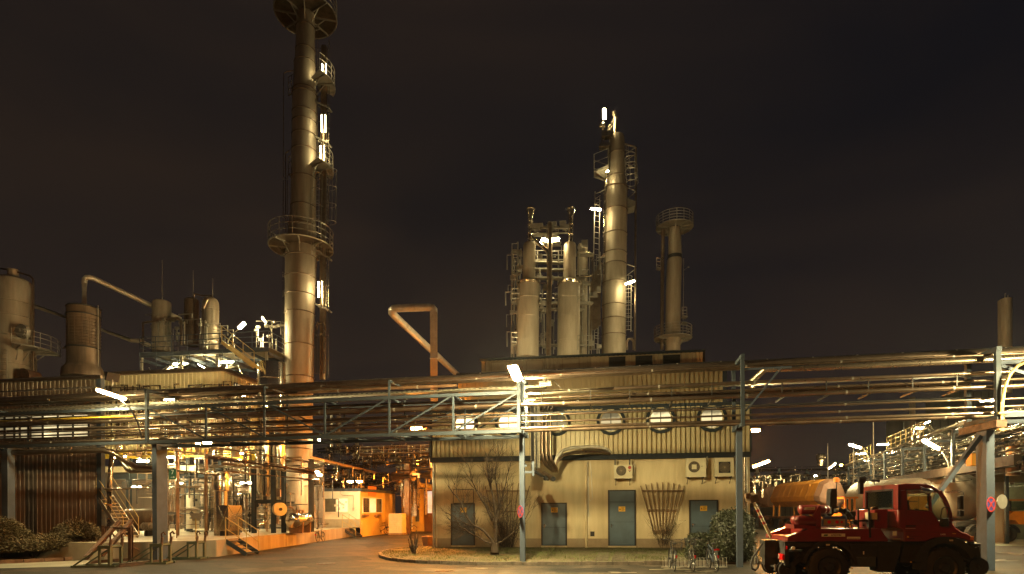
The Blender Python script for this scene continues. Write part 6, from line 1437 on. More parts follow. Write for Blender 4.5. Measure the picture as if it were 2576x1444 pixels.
# orange hopper and grey one behind, on a track running away to the left
fr = D(2106, 1283, 55); f2 = V((fr.x, fr.y, 0))
wdir = V(FW)
hopper('yellow-orange hopper wagon with a brown end behind the red truck', f2, 12.0, 'waggony', 'waggonr', wdir, sc_=1.2)
hopper('grey hopper wagon coupled behind the orange one', f2+wdir*13.4, 12.0, 'waggong', 'waggonr', wdir, sc_=1.2)
# grey tank wagon parked beyond the right post
p = D(2432, 1283, 37.5); p.z = 0; tdir = (D(2190, 1283, 46.5)-p); tdir.z = 0; tdir.normalize()
t = thing('tank_wagon', 'grey round tank wagon with a ladder behind the cab of the red truck', 'wagon', p); n_ = V((tdir.y, -tdir.x, 0)); c = V((p.x, p.y, 0))+V((0, 0, 2.75))
MB().lathe([(c-tdir*.25, .5), (c-tdir*.18, 1.0), (c, 1.35), (c+tdir*.15, 1.45), (c+tdir*10, 1.45), (c+tdir*10.3, 1.2)], 30, axis=tdir).build('barrel', M['waggong'], t)
MB().beam(c+V((0, 0, -1.6)), c+tdir*10+V((0, 0, -1.6)), 2.3, .25).build('underframe', M['waggonr'], t, smooth=False)
m = MB(); q = c-n_*1.3+tdir*1.2-V((0, 0, 1.5)) if (c-n_-CAM).length < (c+n_-CAM).length else c+n_*1.3+tdir*1.2-V((0, 0, 1.5))
ns = (q-c); ns.z = 0; ns = ns-tdir*ns.dot(tdir); ns.normalize()
for k in range(9): z = V((0, 0, .3*k)); o = ns*(.25*max(0, 1-abs(k-4)/6.)); m.cyl(q+z+o, q+z+o+tdir*.5, .02, n=5)
m.cyl(q, q+V((0, 0, 2.5))+ns*.1, .025, n=5).cyl(q+tdir*.5, q+tdir*.5+V((0, 0, 2.5))+ns*.1, .025, n=5); m.build('ladder', M['dark'], t)
m = MB()
for s in (3.0, 6.2, 8.8): m.cyl(c+tdir*s, c+tdir*(s+.06), 1.47, n=30)
m.build('barrel_band', M['waggong'], t)
for (s, z, sz) in ((2.3, .3, .4), (3.6, .9, .35), (4.6, -.2, .45)): e = c+ns*1.5+tdir*s+V((0, 0, z)); MB().beam(e-tdir*sz/2, e+tdir*sz/2, .03, sz*.7, V((0, 0, 1))).build('placard', M['plinth'], t, smooth=False)
for s in (1.4, 3.0, 7.5, 9.1):
    for o in (-.75, .75): e = c+tdir*s+n_*o; e.z = .47; MB().cyl(e-n_*.07, e+n_*.07, .46, n=20).build('wheel', M['rust'], t)
# brown wall strip and columns under the rack at the far right
p = G(2560, 1338); t = thing('rack_pier', 'rusty concrete pier and beam beneath the pipes at the right edge', 'pier', p); d = depth(p)
for px in (2505, 2600): q = D(px, 1300, 36); MB().box(q.x-.3, q.y-.3, 0, q.x+.3, q.y+.3, D(px, 1196, 36).z).build('column', M['conc'], t, smooth=False)
q0, q1 = D(2500, 1214, 36), D(2640, 1194, 36); MB().box(q0.x-.5, q0.y-.4, q0.z, q1.x, q0.y+.4, q1.z+.1).build('beam', mat('rusty_beam', (.12, .07, .035), .8, 0, .5, 2, .2, 20, dirt=(.10, .09, .03), dirt_amt=.9), t, smooth=False)
t = thing('green_wall', 'pale greenish shed wall under the pipes at the right edge', 'building', D(2540, 1283, 40)); q0, q1 = D(2508, 1283, 40), D(2700, 1283, 40); MB().box(q0.x, q0.y, 0, q1.x, q0.y+3, D(2540, 1215, 40).z).build('wall', mat('pale_green_wall', (.36, .38, .24), .8, 0, .1), t, smooth=False)
c = D(2549, 1180, 33); t = tag(tower([(2549, 1196, 30), (2549, 1120, 30)], 33, 20).build('copper_vessel', M['copper']), 'copper-coloured upright drum with glowing reflections at the right edge', 'vessel')
q0, q1 = D(2444, 1171, 27), D(2468, 1140, 27); tag(MB().box(q0.x, q0.y, q0.z, q1.x, q0.y+.4, q1.z).build('yellow_box', M['waggony'], smooth=False), 'yellow sheet-metal box left of the right bridge post', 'box')
# ================================================================== RED ROAD-RAIL TRUCK
def clearglass(name, tint, mixv):
    m = bpy.data.materials.new(name); m.use_nodes = True; t = m.node_tree; n = t.nodes; l = t.links; n.remove(n['Principled BSDF'])
    o = n['Material Output']; a = n.new('ShaderNodeBsdfTransparent'); a.inputs[0].default_value = (*tint, 1); b = n.new('ShaderNodeBsdfGlossy'); b.inputs['Roughness'].default_value = .05; b.inputs[0].default_value = (.8, .8, .8, 1)
    fr = n.new('ShaderNodeFresnel'); fr.inputs[0].default_value = 1.5; mx_ = n.new('ShaderNodeMixShader'); l.new(fr.outputs[0], mx_.inputs[0]); l.new(a.outputs[0], mx_.inputs[1]); l.new(b.outputs[0], mx_.inputs[2]); l.new(mx_.outputs[0], o.inputs[0]); return m
M['cabglass'] = clearglass('cab_glass', (.62, .66, .58), .1)
yT = D(2233, 1300, 15.75).y
def tz(x, y, o=0.): return Yp(1867+.2754*x, 1143+.2754*y, yT+0.)+V((0, o, 0))
xr_ = tz(800, 1030).x; xf_ = tz(1860, 1040).x; RWh = .525
tk = thing('rail_truck', 'dark red road-rail truck with flatbed, gas cylinders and rail wheels in the right foreground', 'truck', (xr_, yT+1, 0))
Wd = 2.1; WY = V((0, Wd, 0))
def tpoly(pts, o, th, mt, name, par=None, bevel=0, lab=None):
    m = MB().prism([tz(x, y, o) for x, y in pts], (0, th, 0)); ob = m.build(name, M[mt] if isinstance(mt, str) else mt, par or tk, smooth=False)
    if bevel:
        b = ob.modifiers.new('bevel', 'BEVEL'); b.width = bevel; b.segments = 2; b.limit_method = 'ANGLE'; b.angle_limit = radians(35)
        for p in ob.data.polygons: p.use_smooth = True
        try: ob.data.set_sharp_from_angle(angle=radians(50))
        except Exception: pass
    return ob
side = [(412, 792), (415, 752), (440, 742), (610, 680), (1268, 680), (1335, 778), (1335, 797), (470, 799)]
tpoly(side, 0, .30, 'red', 'bed_side', bevel=.02); tpoly(side, Wd-.30, .30, 'red', 'bed_side', bevel=.02)
p0, p1 = tz(440, 775), tz(1330, 690)
MB().box(p0.x, yT+.30, p0.z-.12, p1.x-.02, yT+Wd-.30, tz(440, 752).z).build('bed_floor', M['red'], tk, smooth=False)
MB().box(tz(640, 700).x, yT+.30, tz(640, 752).z, p1.x-.05, yT+Wd-.30, tz(640, 690).z).build('bed_deck', M['red'], tk, smooth=False)
# signs on the bed
def tplate(x0, y0, x1, y1, o, mt, name, par=None, th=.006):
    a, b = tz(x0, y1), tz(x1, y0); return MB().box(a.x, yT-o-th, a.z, b.x, yT-o, b.z).build(name, M[mt], par or tk, smooth=False)
pl_ = tplate(725, 724, 940, 751, .001, 'signw', 'name_plate')
c = tz(858, 738); text_mesh('lettering', 'LOGWIN', M['ink'], pl_, (c.x, yT-.0085, c.z), (1, 0, 0), (0, 0, 1), .062, bold=.002)
c = tz(760, 738); MB().prism([V((c.x-.05, yT-.008, c.z-.02)), V((c.x+.05, yT-.008, c.z-.02)), V((c.x+.065, yT-.008, c.z+.02)), V((c.x-.03, yT-.008, c.z+.02))], (0, -.002, 0)).build('logo', M['signg'], pl_, smooth=False)
pl_ = tplate(957, 753, 1078, 774, .001, 'signw', 'small_plate'); m = MB(); a, b = tz(963, 769), tz(1072, 760); m.box(a.x, yT-.009, a.z, b.x, yT-.0075, b.z-.01); m.build('fine_print', M['plinth'], pl_, smooth=False)
# gas cylinders
def tcyl(x0, x1, y, r, o, name='gas_cylinder'):
    a, b = tz(x0, y, o), tz(x1, y, o); s = .01052*.2754*r; ax = V((1, 0, 0)); a.z = b.z
    return MB().lathe([(a-ax*s*.5, s*.3), (a-ax*s*.3, s*.75), (a, s), (b, s), (b+ax*s*.35, s*.85), (b+ax*s*.65, s*.5), (b+ax*s*.72, s*.1)], 24, axis=ax).build(name, M['red'], tk)
tcyl(555, 762, 505, 44, .18); tcyl(600, 850, 503, 44, .62); tcyl(520, 690, 608, 48, .15); tcyl(540, 800, 606, 46, .66)
tpoly([(690, 680), (655, 560), (700, 475), (722, 475), (722, 680)], .02, .06, 'red', 'cylinder_cradle'); tpoly([(480, 680), (475, 640), (690, 655), (720, 680)], .02, .8, 'red', 'cylinder_tray')
pl_ = tplate(573, 481, 669, 506, -.03, 'signw', 'name_plate'); c = tz(630, 494); text_mesh('lettering', 'LOGWIN', M['ink'], pl_, (c.x, yT+.022, c.z), (1, 0, 0), (0, 0, 1), .04)
# stainless lamp box
bx = tpoly([(720, 663), (720, 572), (735, 567), (945, 563), (957, 572), (957, 655)], -.02, .25, 'chrome', 'lamp_box', bevel=.012)
tplate(742, 590, 938, 648, .021, 'plinth', 'lamp_panel', bx)
for x in (790, 862, 905): c = tz(x, 618); MB().cyl((c.x, yT-.027, c.z), (c.x, yT-.045, c.z), .045 if x != 905 else .03, n=16).build('lamp_lens', M['redb'], bx)
# machinery behind the cab
R = random.Random(4); m = MB()
for k in range(26):
    a = tz(R.uniform(960, 1330), R.uniform(505, 660), R.uniform(.2, 1.6)); q = R.random()
    if q < .4: m.cbox(a, R.uniform(.06, .25), .2, R.uniform(.08, .3))
    elif q < .7: m.tube([a, a+V((R.uniform(-.3, .3), R.uniform(-.1, .1), R.uniform(0, .3))), a+V((R.uniform(-.3, .3), 0, R.uniform(-.4, 0)))], .02, 6)
    else: m.cyl(a, a+V((0, .2, 0)), R.uniform(.05, .1), n=12)
tag(m.build('machinery', M['dark'], tk), None, None, kind='stuff')
m = MB()
for x in (1068, 1165): m.beam(tz(x, 680, .05), tz(x, 490, .05), .035, .035, (0, 1, 0))
for y in (495, 605): m.beam(tz(1060, y, .05), tz(1170, y, .05), .03, .03)
m.beam(tz(960, 610, .05), tz(1160, 610, .05), .03, .03).beam(tz(1165, 490, .05), tz(1165, 760, -.02), .04, .04, (0, 1, 0)); m.build('guard_frame', M['dark'], tk, smooth=False)
tpoly([(1175, 595), (1175, 530), (1250, 535), (1250, 595)], .1, .25, 'offwhite', 'canister'); tpoly([(1250, 680), (1250, 510), (1370, 500), (1370, 680)], .25, 1.4, 'red', 'equipment_cabinet')
tpoly([(1018, 495), (1022, 330), (1035, 292), (1075, 292), (1090, 320), (1088, 495)], 1.62, .3, 'dark', 'intake_duct')
# cab
belt = [(1425, 503), (1715, 515), (1738, 522), (1775, 570), (1800, 610), (1915, 602), (1930, 640), (1958, 672), (2005, 706), (2060, 722), (2098, 748), (2122, 785), (2122, 800), (2080, 800), (2040, 776), (1950, 762), (1760, 764), (1705, 785), (1680, 797), (1478, 798), (1478, 700), (1425, 668)]
tpoly(belt, 0, Wd, 'red', 'cab_body', bevel=.035)
roof = [(1425, 330), (1425, 276), (1500, 264), (1690, 266), (1752, 284), (1800, 318), (1822, 345), (1800, 350), (1760, 322), (1700, 318)]
tpoly(roof, .02, Wd-.04, 'red', 'cab_roof', bevel=.03)
def pillar(pts, o, w=.07, dd_=.08, mt='red'):
    P = [tz(x, y, o) for x, y in pts]; m = MB()
    for i in range(len(P)-1): m.beam(P[i], P[i+1]+(P[i+1]-P[i]).normalized()*.01, dd_, w, (0, 1, 0))
    return m.build('cab_pillar', M[mt], tk, smooth=False)
for o in (.05, Wd-.05):
    tpoly([(1425, 335), (1498, 328), (1512, 512), (1425, 508)], o-.05, .1, 'red', 'cab_pillar')
    pillar([(1703, 318), (1718, 400), (1728, 520)], o, .045, .07); pillar([(1812, 335), (1846, 395), (1878, 460), (1903, 540), (1918, 612)], o, .07, .09)
xb = tz(1425, 300).x; zt, zb_, zf = tz(1425, 312).z, tz(1425, 500).z, tz(1425, 668).z
rw = MB().box(xb, yT+.12, zb_-.02, xb+.05, yT+Wd-.12, zb_+.02).box(xb, yT, zb_, xb+.06, yT+.30, zt+.1).box(xb, yT+Wd-.2, zb_, xb+.06, yT+Wd, zt+.1).box(xb, yT+.3, zt-.03, xb+.06, yT+Wd-.2, zt+.12).build('rear_wall', M['red'], tk, smooth=False)
MB().box(xb+.02, yT+.3, zb_+.02, xb+.03, yT+Wd-.2, zt-.03).build('rear_window', M['cabglass'], tk, smooth=False)
m = MB(); e = .035
m.box(xb-.012, yT+.3-e, zb_-.0, xb-.001, yT+.3, zt).box(xb-.012, yT+Wd-.2, zb_, xb-.001, yT+Wd-.2+e, zt).box(xb-.012, yT+.3, zt-e, xb-.001, yT+Wd-.2, zt).box(xb-.012, yT+.3, zb_, xb-.001, yT+Wd-.2, zb_+e); m.build('window_seal', M['black'], tk, smooth=False)
tpoly([(1505, 320), (1700, 320), (1712, 512), (1518, 506)], .045, .006, 'cabglass', 'door_window'); tpoly([(1718, 322), (1760, 326), (1808, 345), (1872, 465), (1905, 590), (1800, 606), (1745, 520), (1732, 515)], .045, .006, 'cabglass', 'quarter_window')
tpoly([(1505, 320), (1700, 320), (1712, 512), (1518, 506)], Wd-.05, .006, 'cabglass', 'door_window')
# dark rubber round the windows, door outline, fine strips
def outline(pts, o, w, mt, name, par=None, closed=True):
    P = [tz(x, y, 0)+V((0, -o, 0)) for x, y in pts]; m = MB()
    for i in range(len(P)-(0 if closed else 1)): m.beam(P[i], P[(i+1) % len(P)], .006, w, (0, 1, 0)) if False else m.cyl(P[i], P[(i+1) % len(P)], w, n=5)
    return m.build(name, M[mt], par or tk)
outline([(1503, 318), (1700, 318), (1713, 514), (1517, 508)], -.03, .012, 'black', 'window_seal'); outline([(1718, 320), (1762, 324), (1810, 345), (1850, 420), (1875, 465)], -.03, .012, 'black', 'window_seal', closed=False)
outline([(1490, 300), (1498, 520), (1500, 720), (1495, 790)], -.004, .005, 'black', 'door_gap', closed=False); outline([(1735, 520), (1790, 600), (1810, 690), (1812, 760)], -.004, .005, 'black', 'door_gap', closed=False)
outline([(1480, 703), (1760, 712), (2000, 716)], -.002, .004, 'dark', 'swage_line', closed=False); tplate(1492, 648, 1580, 660, .004, 'black', 'door_handle', th=.03); tplate(1490, 676, 1582, 679, .002, 'offwhite', 'trim_strip')
c = tz(1833, 732); text_mesh('type_lettering', 'U400', M['signw'], tk, (c.x, yT-.004, c.z), (1, 0, 0), (0, 0, 1), .055)
m = MB(); c = tz(1513, 752); m.quad((c.x-.03, yT-.004, c.z-.02), (c.x+.03, yT-.004, c.z-.02), (c.x, yT-.004, c.z+.03)); m.build('warning_triangle', M['signy'], tk, smooth=False)
m = MB(); a, b = tz(1530, 750), tz(1640, 747); m.box(a.x, yT-.004, a.z, b.x, yT-.002, b.z); a, b = tz(1512, 773), tz(1570, 768); m.box(a.x, yT-.004, a.z, b.x, yT-.002, b.z); m.build('fine_print', M['dark'], tk, smooth=False)
# seats seen through the glass
for (x, y, o) in ((1560, 520, .6), (1560, 520, 1.4)):
    c = tz(x, y, o); MB().cbox(c+V((0, 0, .0)), .12, .45, .6, 0, 0, .12).cbox(c+V((-.05, 0, .42)), .1, .28, .22, 0, 0, .12).build('seat', M['black'], tk)
c = tz(1235, 430, 1.15); 
c = tz(1740, 540, .55); m = MB(); m.ring(c, .2, .015, n=20, m=5, axis=(.6, 0, .8)).cyl(c, c+V((.2, 0, -.25)), .02, n=6); m.build('steering_wheel', M['black'], tk)
# mirrors, beacon, lamps, horn
def blob(c, rx, ry, rz_, n=16):
    return MB().lathe([(V(c)+V((0, 0, rz_*sin(a))), max(.003, rx*cos(a))) for a in [-pi/2+pi*k/8 for k in range(9)]], n)
c = tz(1640, 335, -.22); m = MB(); m.lathe([(c+V((rr_*.17, 0, -.01*rr_)), .075*sqrt(max(.01, 1-rr_*rr_))) for rr_ in (-1, -.8, -.4, 0, .4, .8, 1)], 14, axis=V((1, 0, -.15))); m.build('wide_mirror', M['chrome'], tk); MB().tube([c, c+V((-.02, .08, .08)), tz(1625, 290, .05)], .012, 6).build('mirror_arm', M['black'], tk)
m = MB(); m.tube([tz(1850, 345, -.05), tz(1900, 330, -.3), tz(1945, 350, -.35), tz(1940, 560, -.35), tz(1885, 590, -.02)], .014, 6).tube([tz(1862, 352, -.05), tz(1905, 345, -.3), tz(1935, 360, -.33)], .012, 6); m.build('mirror_arm', M['chrome'], tk)
tpoly([(1898, 385), (1898, 500), (1938, 500), (1938, 375)], -.42, .12, 'black', 'mirror', bevel=.02); tpoly([(1900, 512), (1900, 565), (1942, 565), (1942, 508)], -.42, .12, 'black', 'mirror', bevel=.02)
m = MB(); m.tube([tz(1800, 650, -.03), tz(1800, 500, -.12), tz(1812, 484, -.14), tz(1855, 484, -.14), tz(1862, 500, -.14), tz(1862, 650, -.03)], .016, 6); m.build('grab_bar', M['black'], tk); tpoly([(1797, 660), (1797, 585), (1860, 580), (1862, 655)], -.14, .1, 'black', 'lower_mirror', bevel=.02)
c = tz(1100, 225, 1.75); MB().cyl(c-V((0, 0, .35)), c, .015, n=6).build('beacon_mast', M['black'], tk); bg_ = glow('beacon', (1, .25, .03), .5); bg_.node_tree.nodes['Principled BSDF'].inputs['Base Color'].default_value = (.8, .2, .02, 1); MB().lathe([(c, .075), (c+V((0, 0, .1)), .078), (c+V((0, 0, .13)), .05), (c+V((0, 0, .135)), .01)], 18).build('beacon', bg_, tk)
c = tz(1238, 215, .95); MB().cyl(c+V((-.1, 0, 0)), c+V((.06, 0, 0)), .085, .11, n=18).cbox(c+V((-.03, 0, -.2)), .1, .12, .4).build('work_lamp', M['black'], tk); MB().cyl(c+V((.061, 0, 0)), c+V((.07, 0, 0)), .105, n=18).build('work_lamp_lens', M['chrome'], tk)
c = tz(1402, 262, 1.2); MB().cyl(c, c+V((0, 0, .2)), .008, n=5).cyl(c+V((-.1, 0, .12)), c+V((.12, 0, .12)), .03, .05, n=10).build('horn', M['black'], tk)
# chassis
MB().box(tz(420, 900).x, yT+.45, .62, tz(2180, 900).x, yT+Wd-.45, .9).build('chassis', M['dark'], tk, smooth=False)
tpoly([(415, 800), (1480, 800), (1480, 850), (430, 850)], .12, Wd-.24, 'black', 'subframe'); tpoly([(1000, 940), (1000, 825), (1240, 830), (1240, 940)], .05, .4, 'dark', 'battery_box')
pn = tpoly([(1012, 1030), (1012, 938), (1228, 938), (1228, 1030)], .03, .3, 'bluegrey', 'tank_panel', bevel=.015); tplate(1110, 886, 1120, 915, -.04, 'signw', 'label_plate'); tplate(1374, 703, 1410, 742, .0, 'signw', 'label_plate'); tplate(1372, 768, 1446, 778, .0, 'plinth', 'label_plate')
tpoly([(1260, 1080), (1240, 850), (1480, 800), (1480, 900), (1420, 1080)], .15, .5, 'black', 'side_tank', bevel=.03); tpoly([(1480, 798), (1660, 798), (1640, 1000), (1480, 1000)], .25, .4, 'black', 'step_box', bevel=.02)
def wheel(cx, cy, o, inn=False):
    c = tz(cx, cy); c.z = RWh; c.y = yT+o; y = V((0, 1, 0)); w = .36; s = 1 if o < 1 else -1
    ti = MB().lathe([(c, RWh*.58), (c+y*.02*s, RWh*.62), (c+y*.03*s, RWh*.86), (c+y*.06*s, RWh*.96), (c+y*.10*s, RWh), (c+y*(w-.1)*s, RWh), (c+y*(w-.04)*s, RWh*.95), (c+y*w*s, RWh*.6)], 36, axis=y, cap=False).build('tyre', M['black'], tk)
    m = MB()
    for k in range(26): a = 2*pi*k/26; u = V((cos(a), 0, sin(a))); m.beam(c+y*.05*s+u*(RWh*.985), c+y*.17*s+u*(RWh*1.012), .05, .04, u)
    m.build('tread', M['black'], ti, smooth=False)
    MB().lathe([(c+y*.06*s, RWh*.60), (c+y*.02*s, RWh*.57), (c+y*.04*s, RWh*.5), (c+y*.1*s, RWh*.42), (c+y*.12*s, RWh*.3), (c+y*.04*s, RWh*.26), (c+y*.0*s, RWh*.2), (c-y*.01*s, RWh*.05)], 28, axis=y).build('rim', M['dark'], ti)
for x in (800, 1860):
    wheel(x, 1030, .0); wheel(x, 1030, Wd)
def arch(cx, r0, r1, a0, a1, o, th, mt='black'):
    c = tz(cx, 1030); c.z = RWh+.02; n = 16; P = []
    for k in range(n+1): a = radians(a0+(a1-a0)*k/n); P.append(V((c.x+r1*cos(a), yT+o, c.z+r1*sin(a))))
    for k in range(n, -1, -1): a = radians(a0+(a1-a0)*k/n); P.append(V((c.x+r0*cos(a), yT+o, c.z+r0*sin(a))))
    m = MB(); k0 = 0
    for k in range(n): m.prism([P[k], P[k+1], P[2*n-k], P[2*n+1-k]], (0, th, 0))
    return m.build('mudguard', M[mt], tk, smooth=False)
for o in (-.03, Wd-.4): arch(800, .61, .69, 5, 172, o, .43); arch(1860, .63, .80, 22, 168, o, .43)
tpoly([(1690, 800), (1640, 880), (1625, 1060), (1680, 1060), (1700, 900), (1740, 830)], 0., .4, 'black', 'mudguard_flap')
for (x, y) in ((760, 818), (1883, 778)): tplate(x, y, x+35, y+14, .04, 'offwhite', 'marker_plate')
for (x, y) in ((565, 1038), (998, 1038), (1535, 982)): c = tz(x, y, -.03); MB().cyl(c, c+V((0, -.012, 0)), .022, n=12).build('side_reflector', M['signy'], tk)
# rail guide wheels
def railwheel(cx, cy, r, o, w=.16):
    c = tz(cx, cy); c.y = yT+o; c.z = max(c.z, r+.04) if False else c.z; y = V((0, 1, 0)); MB().lathe([(c, r*.3), (c, r), (c+y*w, r*.98), (c+y*w, r*1.15), (c+y*(w+.03), r*1.15), (c+y*(w+.03), r*.3)], 26, axis=y).lathe([(c-y*.04, .05), (c-y*.03, r*.25), (c+y*.01, r*.3)], 14, axis=y).build('rail_wheel', M['dark'], tk)
railwheel(440, 1068, .22, .25); railwheel(440, 1068, .22, 1.7); railwheel(2222, 1035, .235, .25); railwheel(2222, 1035, .235, 1.7)
m = MB(); m.beam(tz(440, 1060, .3), tz(640, 900, .4), .12, .12, (0, 1, 0)).beam(tz(2215, 1030, .35), tz(2060, 900, .4), .14, .12, (0, 1, 0)).cyl(tz(440, 1068, .3), tz(440, 1068, 1.8), .05, n=8).cyl(tz(2222, 1035, .3), tz(2222, 1035, 1.8), .05, n=8); m.build('rail_gear', M['dark'], tk)
tpoly([(2290, 1030), (2290, 985), (2340, 980), (2355, 990), (2355, 1040), (2325, 1045), (2320, 1025)], .7, .5, 'dark', 'front_coupling'); tpoly([(2100, 815), (2205, 815), (2208, 960), (2160, 960), (2120, 880)], .1, 1.8, 'black', 'bumper', bevel=.02)
outline([(2125, 850), (2160, 835), (2170, 900)], .02, .008, 'chrome', 'bumper_trim', closed=False)
for o in (.12, Wd-.32): c = tz(2112, 800, o); MB().cbox(c, .06, .2, .1).build('headlight', M['chrome'], tk)
c = tz(2098, 765, .02); MB().cbox(c, .08, .06, .1).build('indicator', M['orange'], tk); tplate(1920, 722, 1952, 727, .002, 'signy', 'indicator')
# rear end
xr0 = tz(418, 800).x; MB().box(xr0-.05, yT+.1, .55, xr0+.05, yT+Wd-.1, tz(418, 800).z).build('rear_panel', M['black'], tk, smooth=False)
for o, s in ((.12, 1), (Wd-.5, 1)):
    z1 = tz(418, 915).z; b = MB().box(xr0-.11, yT+o, z1-.16, xr0-.052, yT+o+.38, z1).build('tail_light', M['redb'], tk, smooth=False); MB().box(xr0-.116, yT+o+.26, z1-.14, xr0-.111, yT+o+.37, z1-.02).build('lens', M['signw'], b, smooth=False)
c = tz(440, 857, -.0); MB().cyl(tz(432, 855, .1)+V((-.03, 0, 0)), tz(432, 855, .1)+V((-.06, 0, 0)), .05, n=14).build('rear_lamp', M['redb'], tk); MB().cyl(tz(466, 857, .02), tz(466, 857, -.01), .05, n=14).build('rear_lamp', M['signw'], tk)
m = MB(); m.tube([tz(300, 800, .9), tz(235, 830, .6), tz(185, 880, .4), tz(120, 940, .2), tz(88, 1000, .1), tz(95, 1045, .05), tz(130, 1060, .1), tz(170, 1040, .3), tz(188, 980, .5), tz(178, 900, .7), tz(190, 860, .9)], .028, 8); m.build('air_hose', M['black'], tk)
for x, y in ((160, 985), (340, 1045)): c = tz(x, y, .4); MB().cyl(c+V((0, 0, .09)), c-V((0, 0, .09)), .03, n=8).build('hose_coupling', M['rail'], tk)
MB().cbox(tz(330, 880, .9), .35, .5, .5).cbox(tz(330, 1000, .9), .3, .3, .2).build('rear_coupling', M['dark'], tk)
# striped sighting pole leaning over the tail
pa, pbq = tz(298, 765, .35), tz(140, 440, .35); n = 9
pr = MB().cyl(pa, pbq, .042, n=10).build('sighting_pole', M['offwhite'], tk)
for k in (3, 5, 7):
    q0, q1 = pa.lerp(pbq, .12+k*.088), pa.lerp(pbq, .12+(k+.8)*.088); MB().cyl(q0, q1, .0435, n=10).build('red_band', M['signr'], pr)
c = tz(118, 395, .35); MB().cbox(c, .24, .26, .2, .3, .2, -.3).cbox(c+V((-.12, -.05, .05)), .12, .16, .14).ring(tz(175, 455, .3), .07, .012, n=14, m=5, axis=(0, 1, 0)).build('pole_head', M['soot'], tk)
m = MB(); a, b = tz(420, 1000), tz(520, 960); m.box(xr0-.07, yT+.15, .62, xr0-.055, yT+.55, .74); m.build('number_plate', M['plinth'], tk, smooth=False)

# ------------------------------------------------------------------ orange truck at the right edge
yO_ = D(2530, 1300, 36).y
def oz(x, y, o=0): return Yp(1867+.2754*x, 1143+.2754*y, yO_)+V((0, o, 0))
tt = thing('orange_truck', 'orange short-nosed truck parked beyond the bridge post at the right edge', 'truck', (oz(2440, 760).x, yO_+1, 0))
def opoly(pts, o, th, mt, name): return MB().prism([oz(x, y, o) for x, y in pts], (0, th, 0)).build(name, M[mt], tt, smooth=False)
opoly([(2310, 610), (2310, 515), (2345, 505), (2430, 510), (2445, 545), (2445, 612)], 0, 2.1, 'orange', 'front_body'); opoly([(2445, 545), (2480, 520), (2700, 520), (2700, 640), (2530, 640), (2500, 600), (2445, 600)], 0, 2.1, 'orange', 'bonnet')
opoly([(2365, 425), (2365, 412), (2700, 408), (2700, 422)], 0, 2.1, 'orange', 'cab_roof')
for x in (2448, 2590): 
    for o in (.02, 2.0): opoly([(x, 520), (x, 420), (x+14, 420), (x+14, 520)], o, .06, 'dark', 'cab_pillar')
opoly([(2462, 510), (2462, 430), (2588, 430), (2588, 510)], .05, .01, 'cabglass', 'side_window'); opoly([(2365, 505), (2365, 428), (2445, 428), (2445, 505)], 1.9, .02, 'glass_d', 'rear_window')
opoly([(2480, 505), (2480, 480), (2540, 480), (2540, 505)], .3, .05, 'offwhite', 'papers')
pl2 = opoly([(2362, 548), (2362, 537), (2432, 537), (2432, 548)], -.015, .01, 'signw', 'name_plate')
opoly([(2000, 620), (2310, 600), (2310, 660), (2000, 660)], .5, 1.2, 'black', 'chassis'); opoly([(2230, 680), (2230, 610), (2330, 610), (2330, 680)], .1, 1.8, 'rust', 'fuel_tank')
for cx in (2160, 2440):
    c = oz(cx, 700); r = .47; c.z = r
    for o in (.0, 1.75): q = V((c.x, yO_+o, r)); y = V((0, 1, 0)); w_ = MB().lathe([(q, r*.5), (q+y*.03, r*.92), (q+y*.07, r), (q+y*.3, r), (q+y*.34, r*.6)], 28, axis=y).build('wheel', M['black'], tt); MB().lathe([(q-y*.0, r*.52), (q+y*.03, r*.45), (q+y*.02, r*.2), (q-y*.02, r*.12)], 20, axis=y).build('rim', M['rust'], w_)
    m = MB(); P = [V((c.x+r*1.25*cos(a), yO_-.03, r+r*1.25*sin(a))) for a in [radians(10+16*k) for k in range(11)]]
    for i in range(10): m.beam(P[i]+V((0, .2, 0)), P[i+1]+V((0, .2, 0)), .42, .05)
    m.build('mudguard', M['black'], tt, smooth=False)
# orange shunter cab half hidden by the red truck, yellow van seen through its windows
q = D(2137, 1300, 30); t = thing('orange_shunter', 'small bright orange shunting vehicle half hidden behind the red truck cylinders', 'vehicle', (q.x, q.y, 0)); z = lambda py: D(2137, py, 30).z; x = lambda px: D(px, 1300, 30).x
MB().box(x(2124), q.y, z(1254), x(2158), q.y+1.6, z(1250)).build('roof', M['orange'], t, smooth=False)
for px in (2127, 2137, 2149): MB().box(x(px), q.y+.05, z(1290), x(px)+.08, q.y+.13, z(1254)).build('cab_pillar', M['orange'], t, smooth=False)
MB().box(x(2129), q.y+.09, z(1286), x(2149), q.y+.1, z(1256)).build('window', M['cabglass'], t, smooth=False); MB().box(x(2118), q.y, .5, x(2160), q.y+1.6, z(1290)).build('body', M['orange'], t, smooth=False)
for px in (2124, 2152):
    c = V((x(px), q.y-.02, .42)); MB().cyl(c, c+V((0, .25, 0)), .42, n=18).build('wheel', M['black'], t)
q = D(2300, 1300, 33); x = lambda px: D(px, 1300, 33).x; z = lambda py: D(2300, py, 33).z; t = thing('yellow_van', 'yellow van standing beyond the red truck, seen through its cab windows', 'van', (q.x, q.y, 0))
MB().prism([V((x(2280), q.y, .4)), V((x(2340), q.y, .4)), V((x(2340), q.y, z(1249))), V((x(2292), q.y, z(1249))), V((x(2283), q.y, z(1259))), V((x(2280), q.y, z(1268)))], (0, 1.7, 0)).build('body', M['waggony'], t, smooth=False)
MB().box(x(2310), q.y-.012, .6, x(2310)+.025, q.y-.001, z(1251)).build('door_gap', M['dark'], t, smooth=False); MB().box(x(2330), q.y-.016, z(1262), x(2338), q.y-.004, z(1252)).build('window', M['glass_d'], t, smooth=False); 
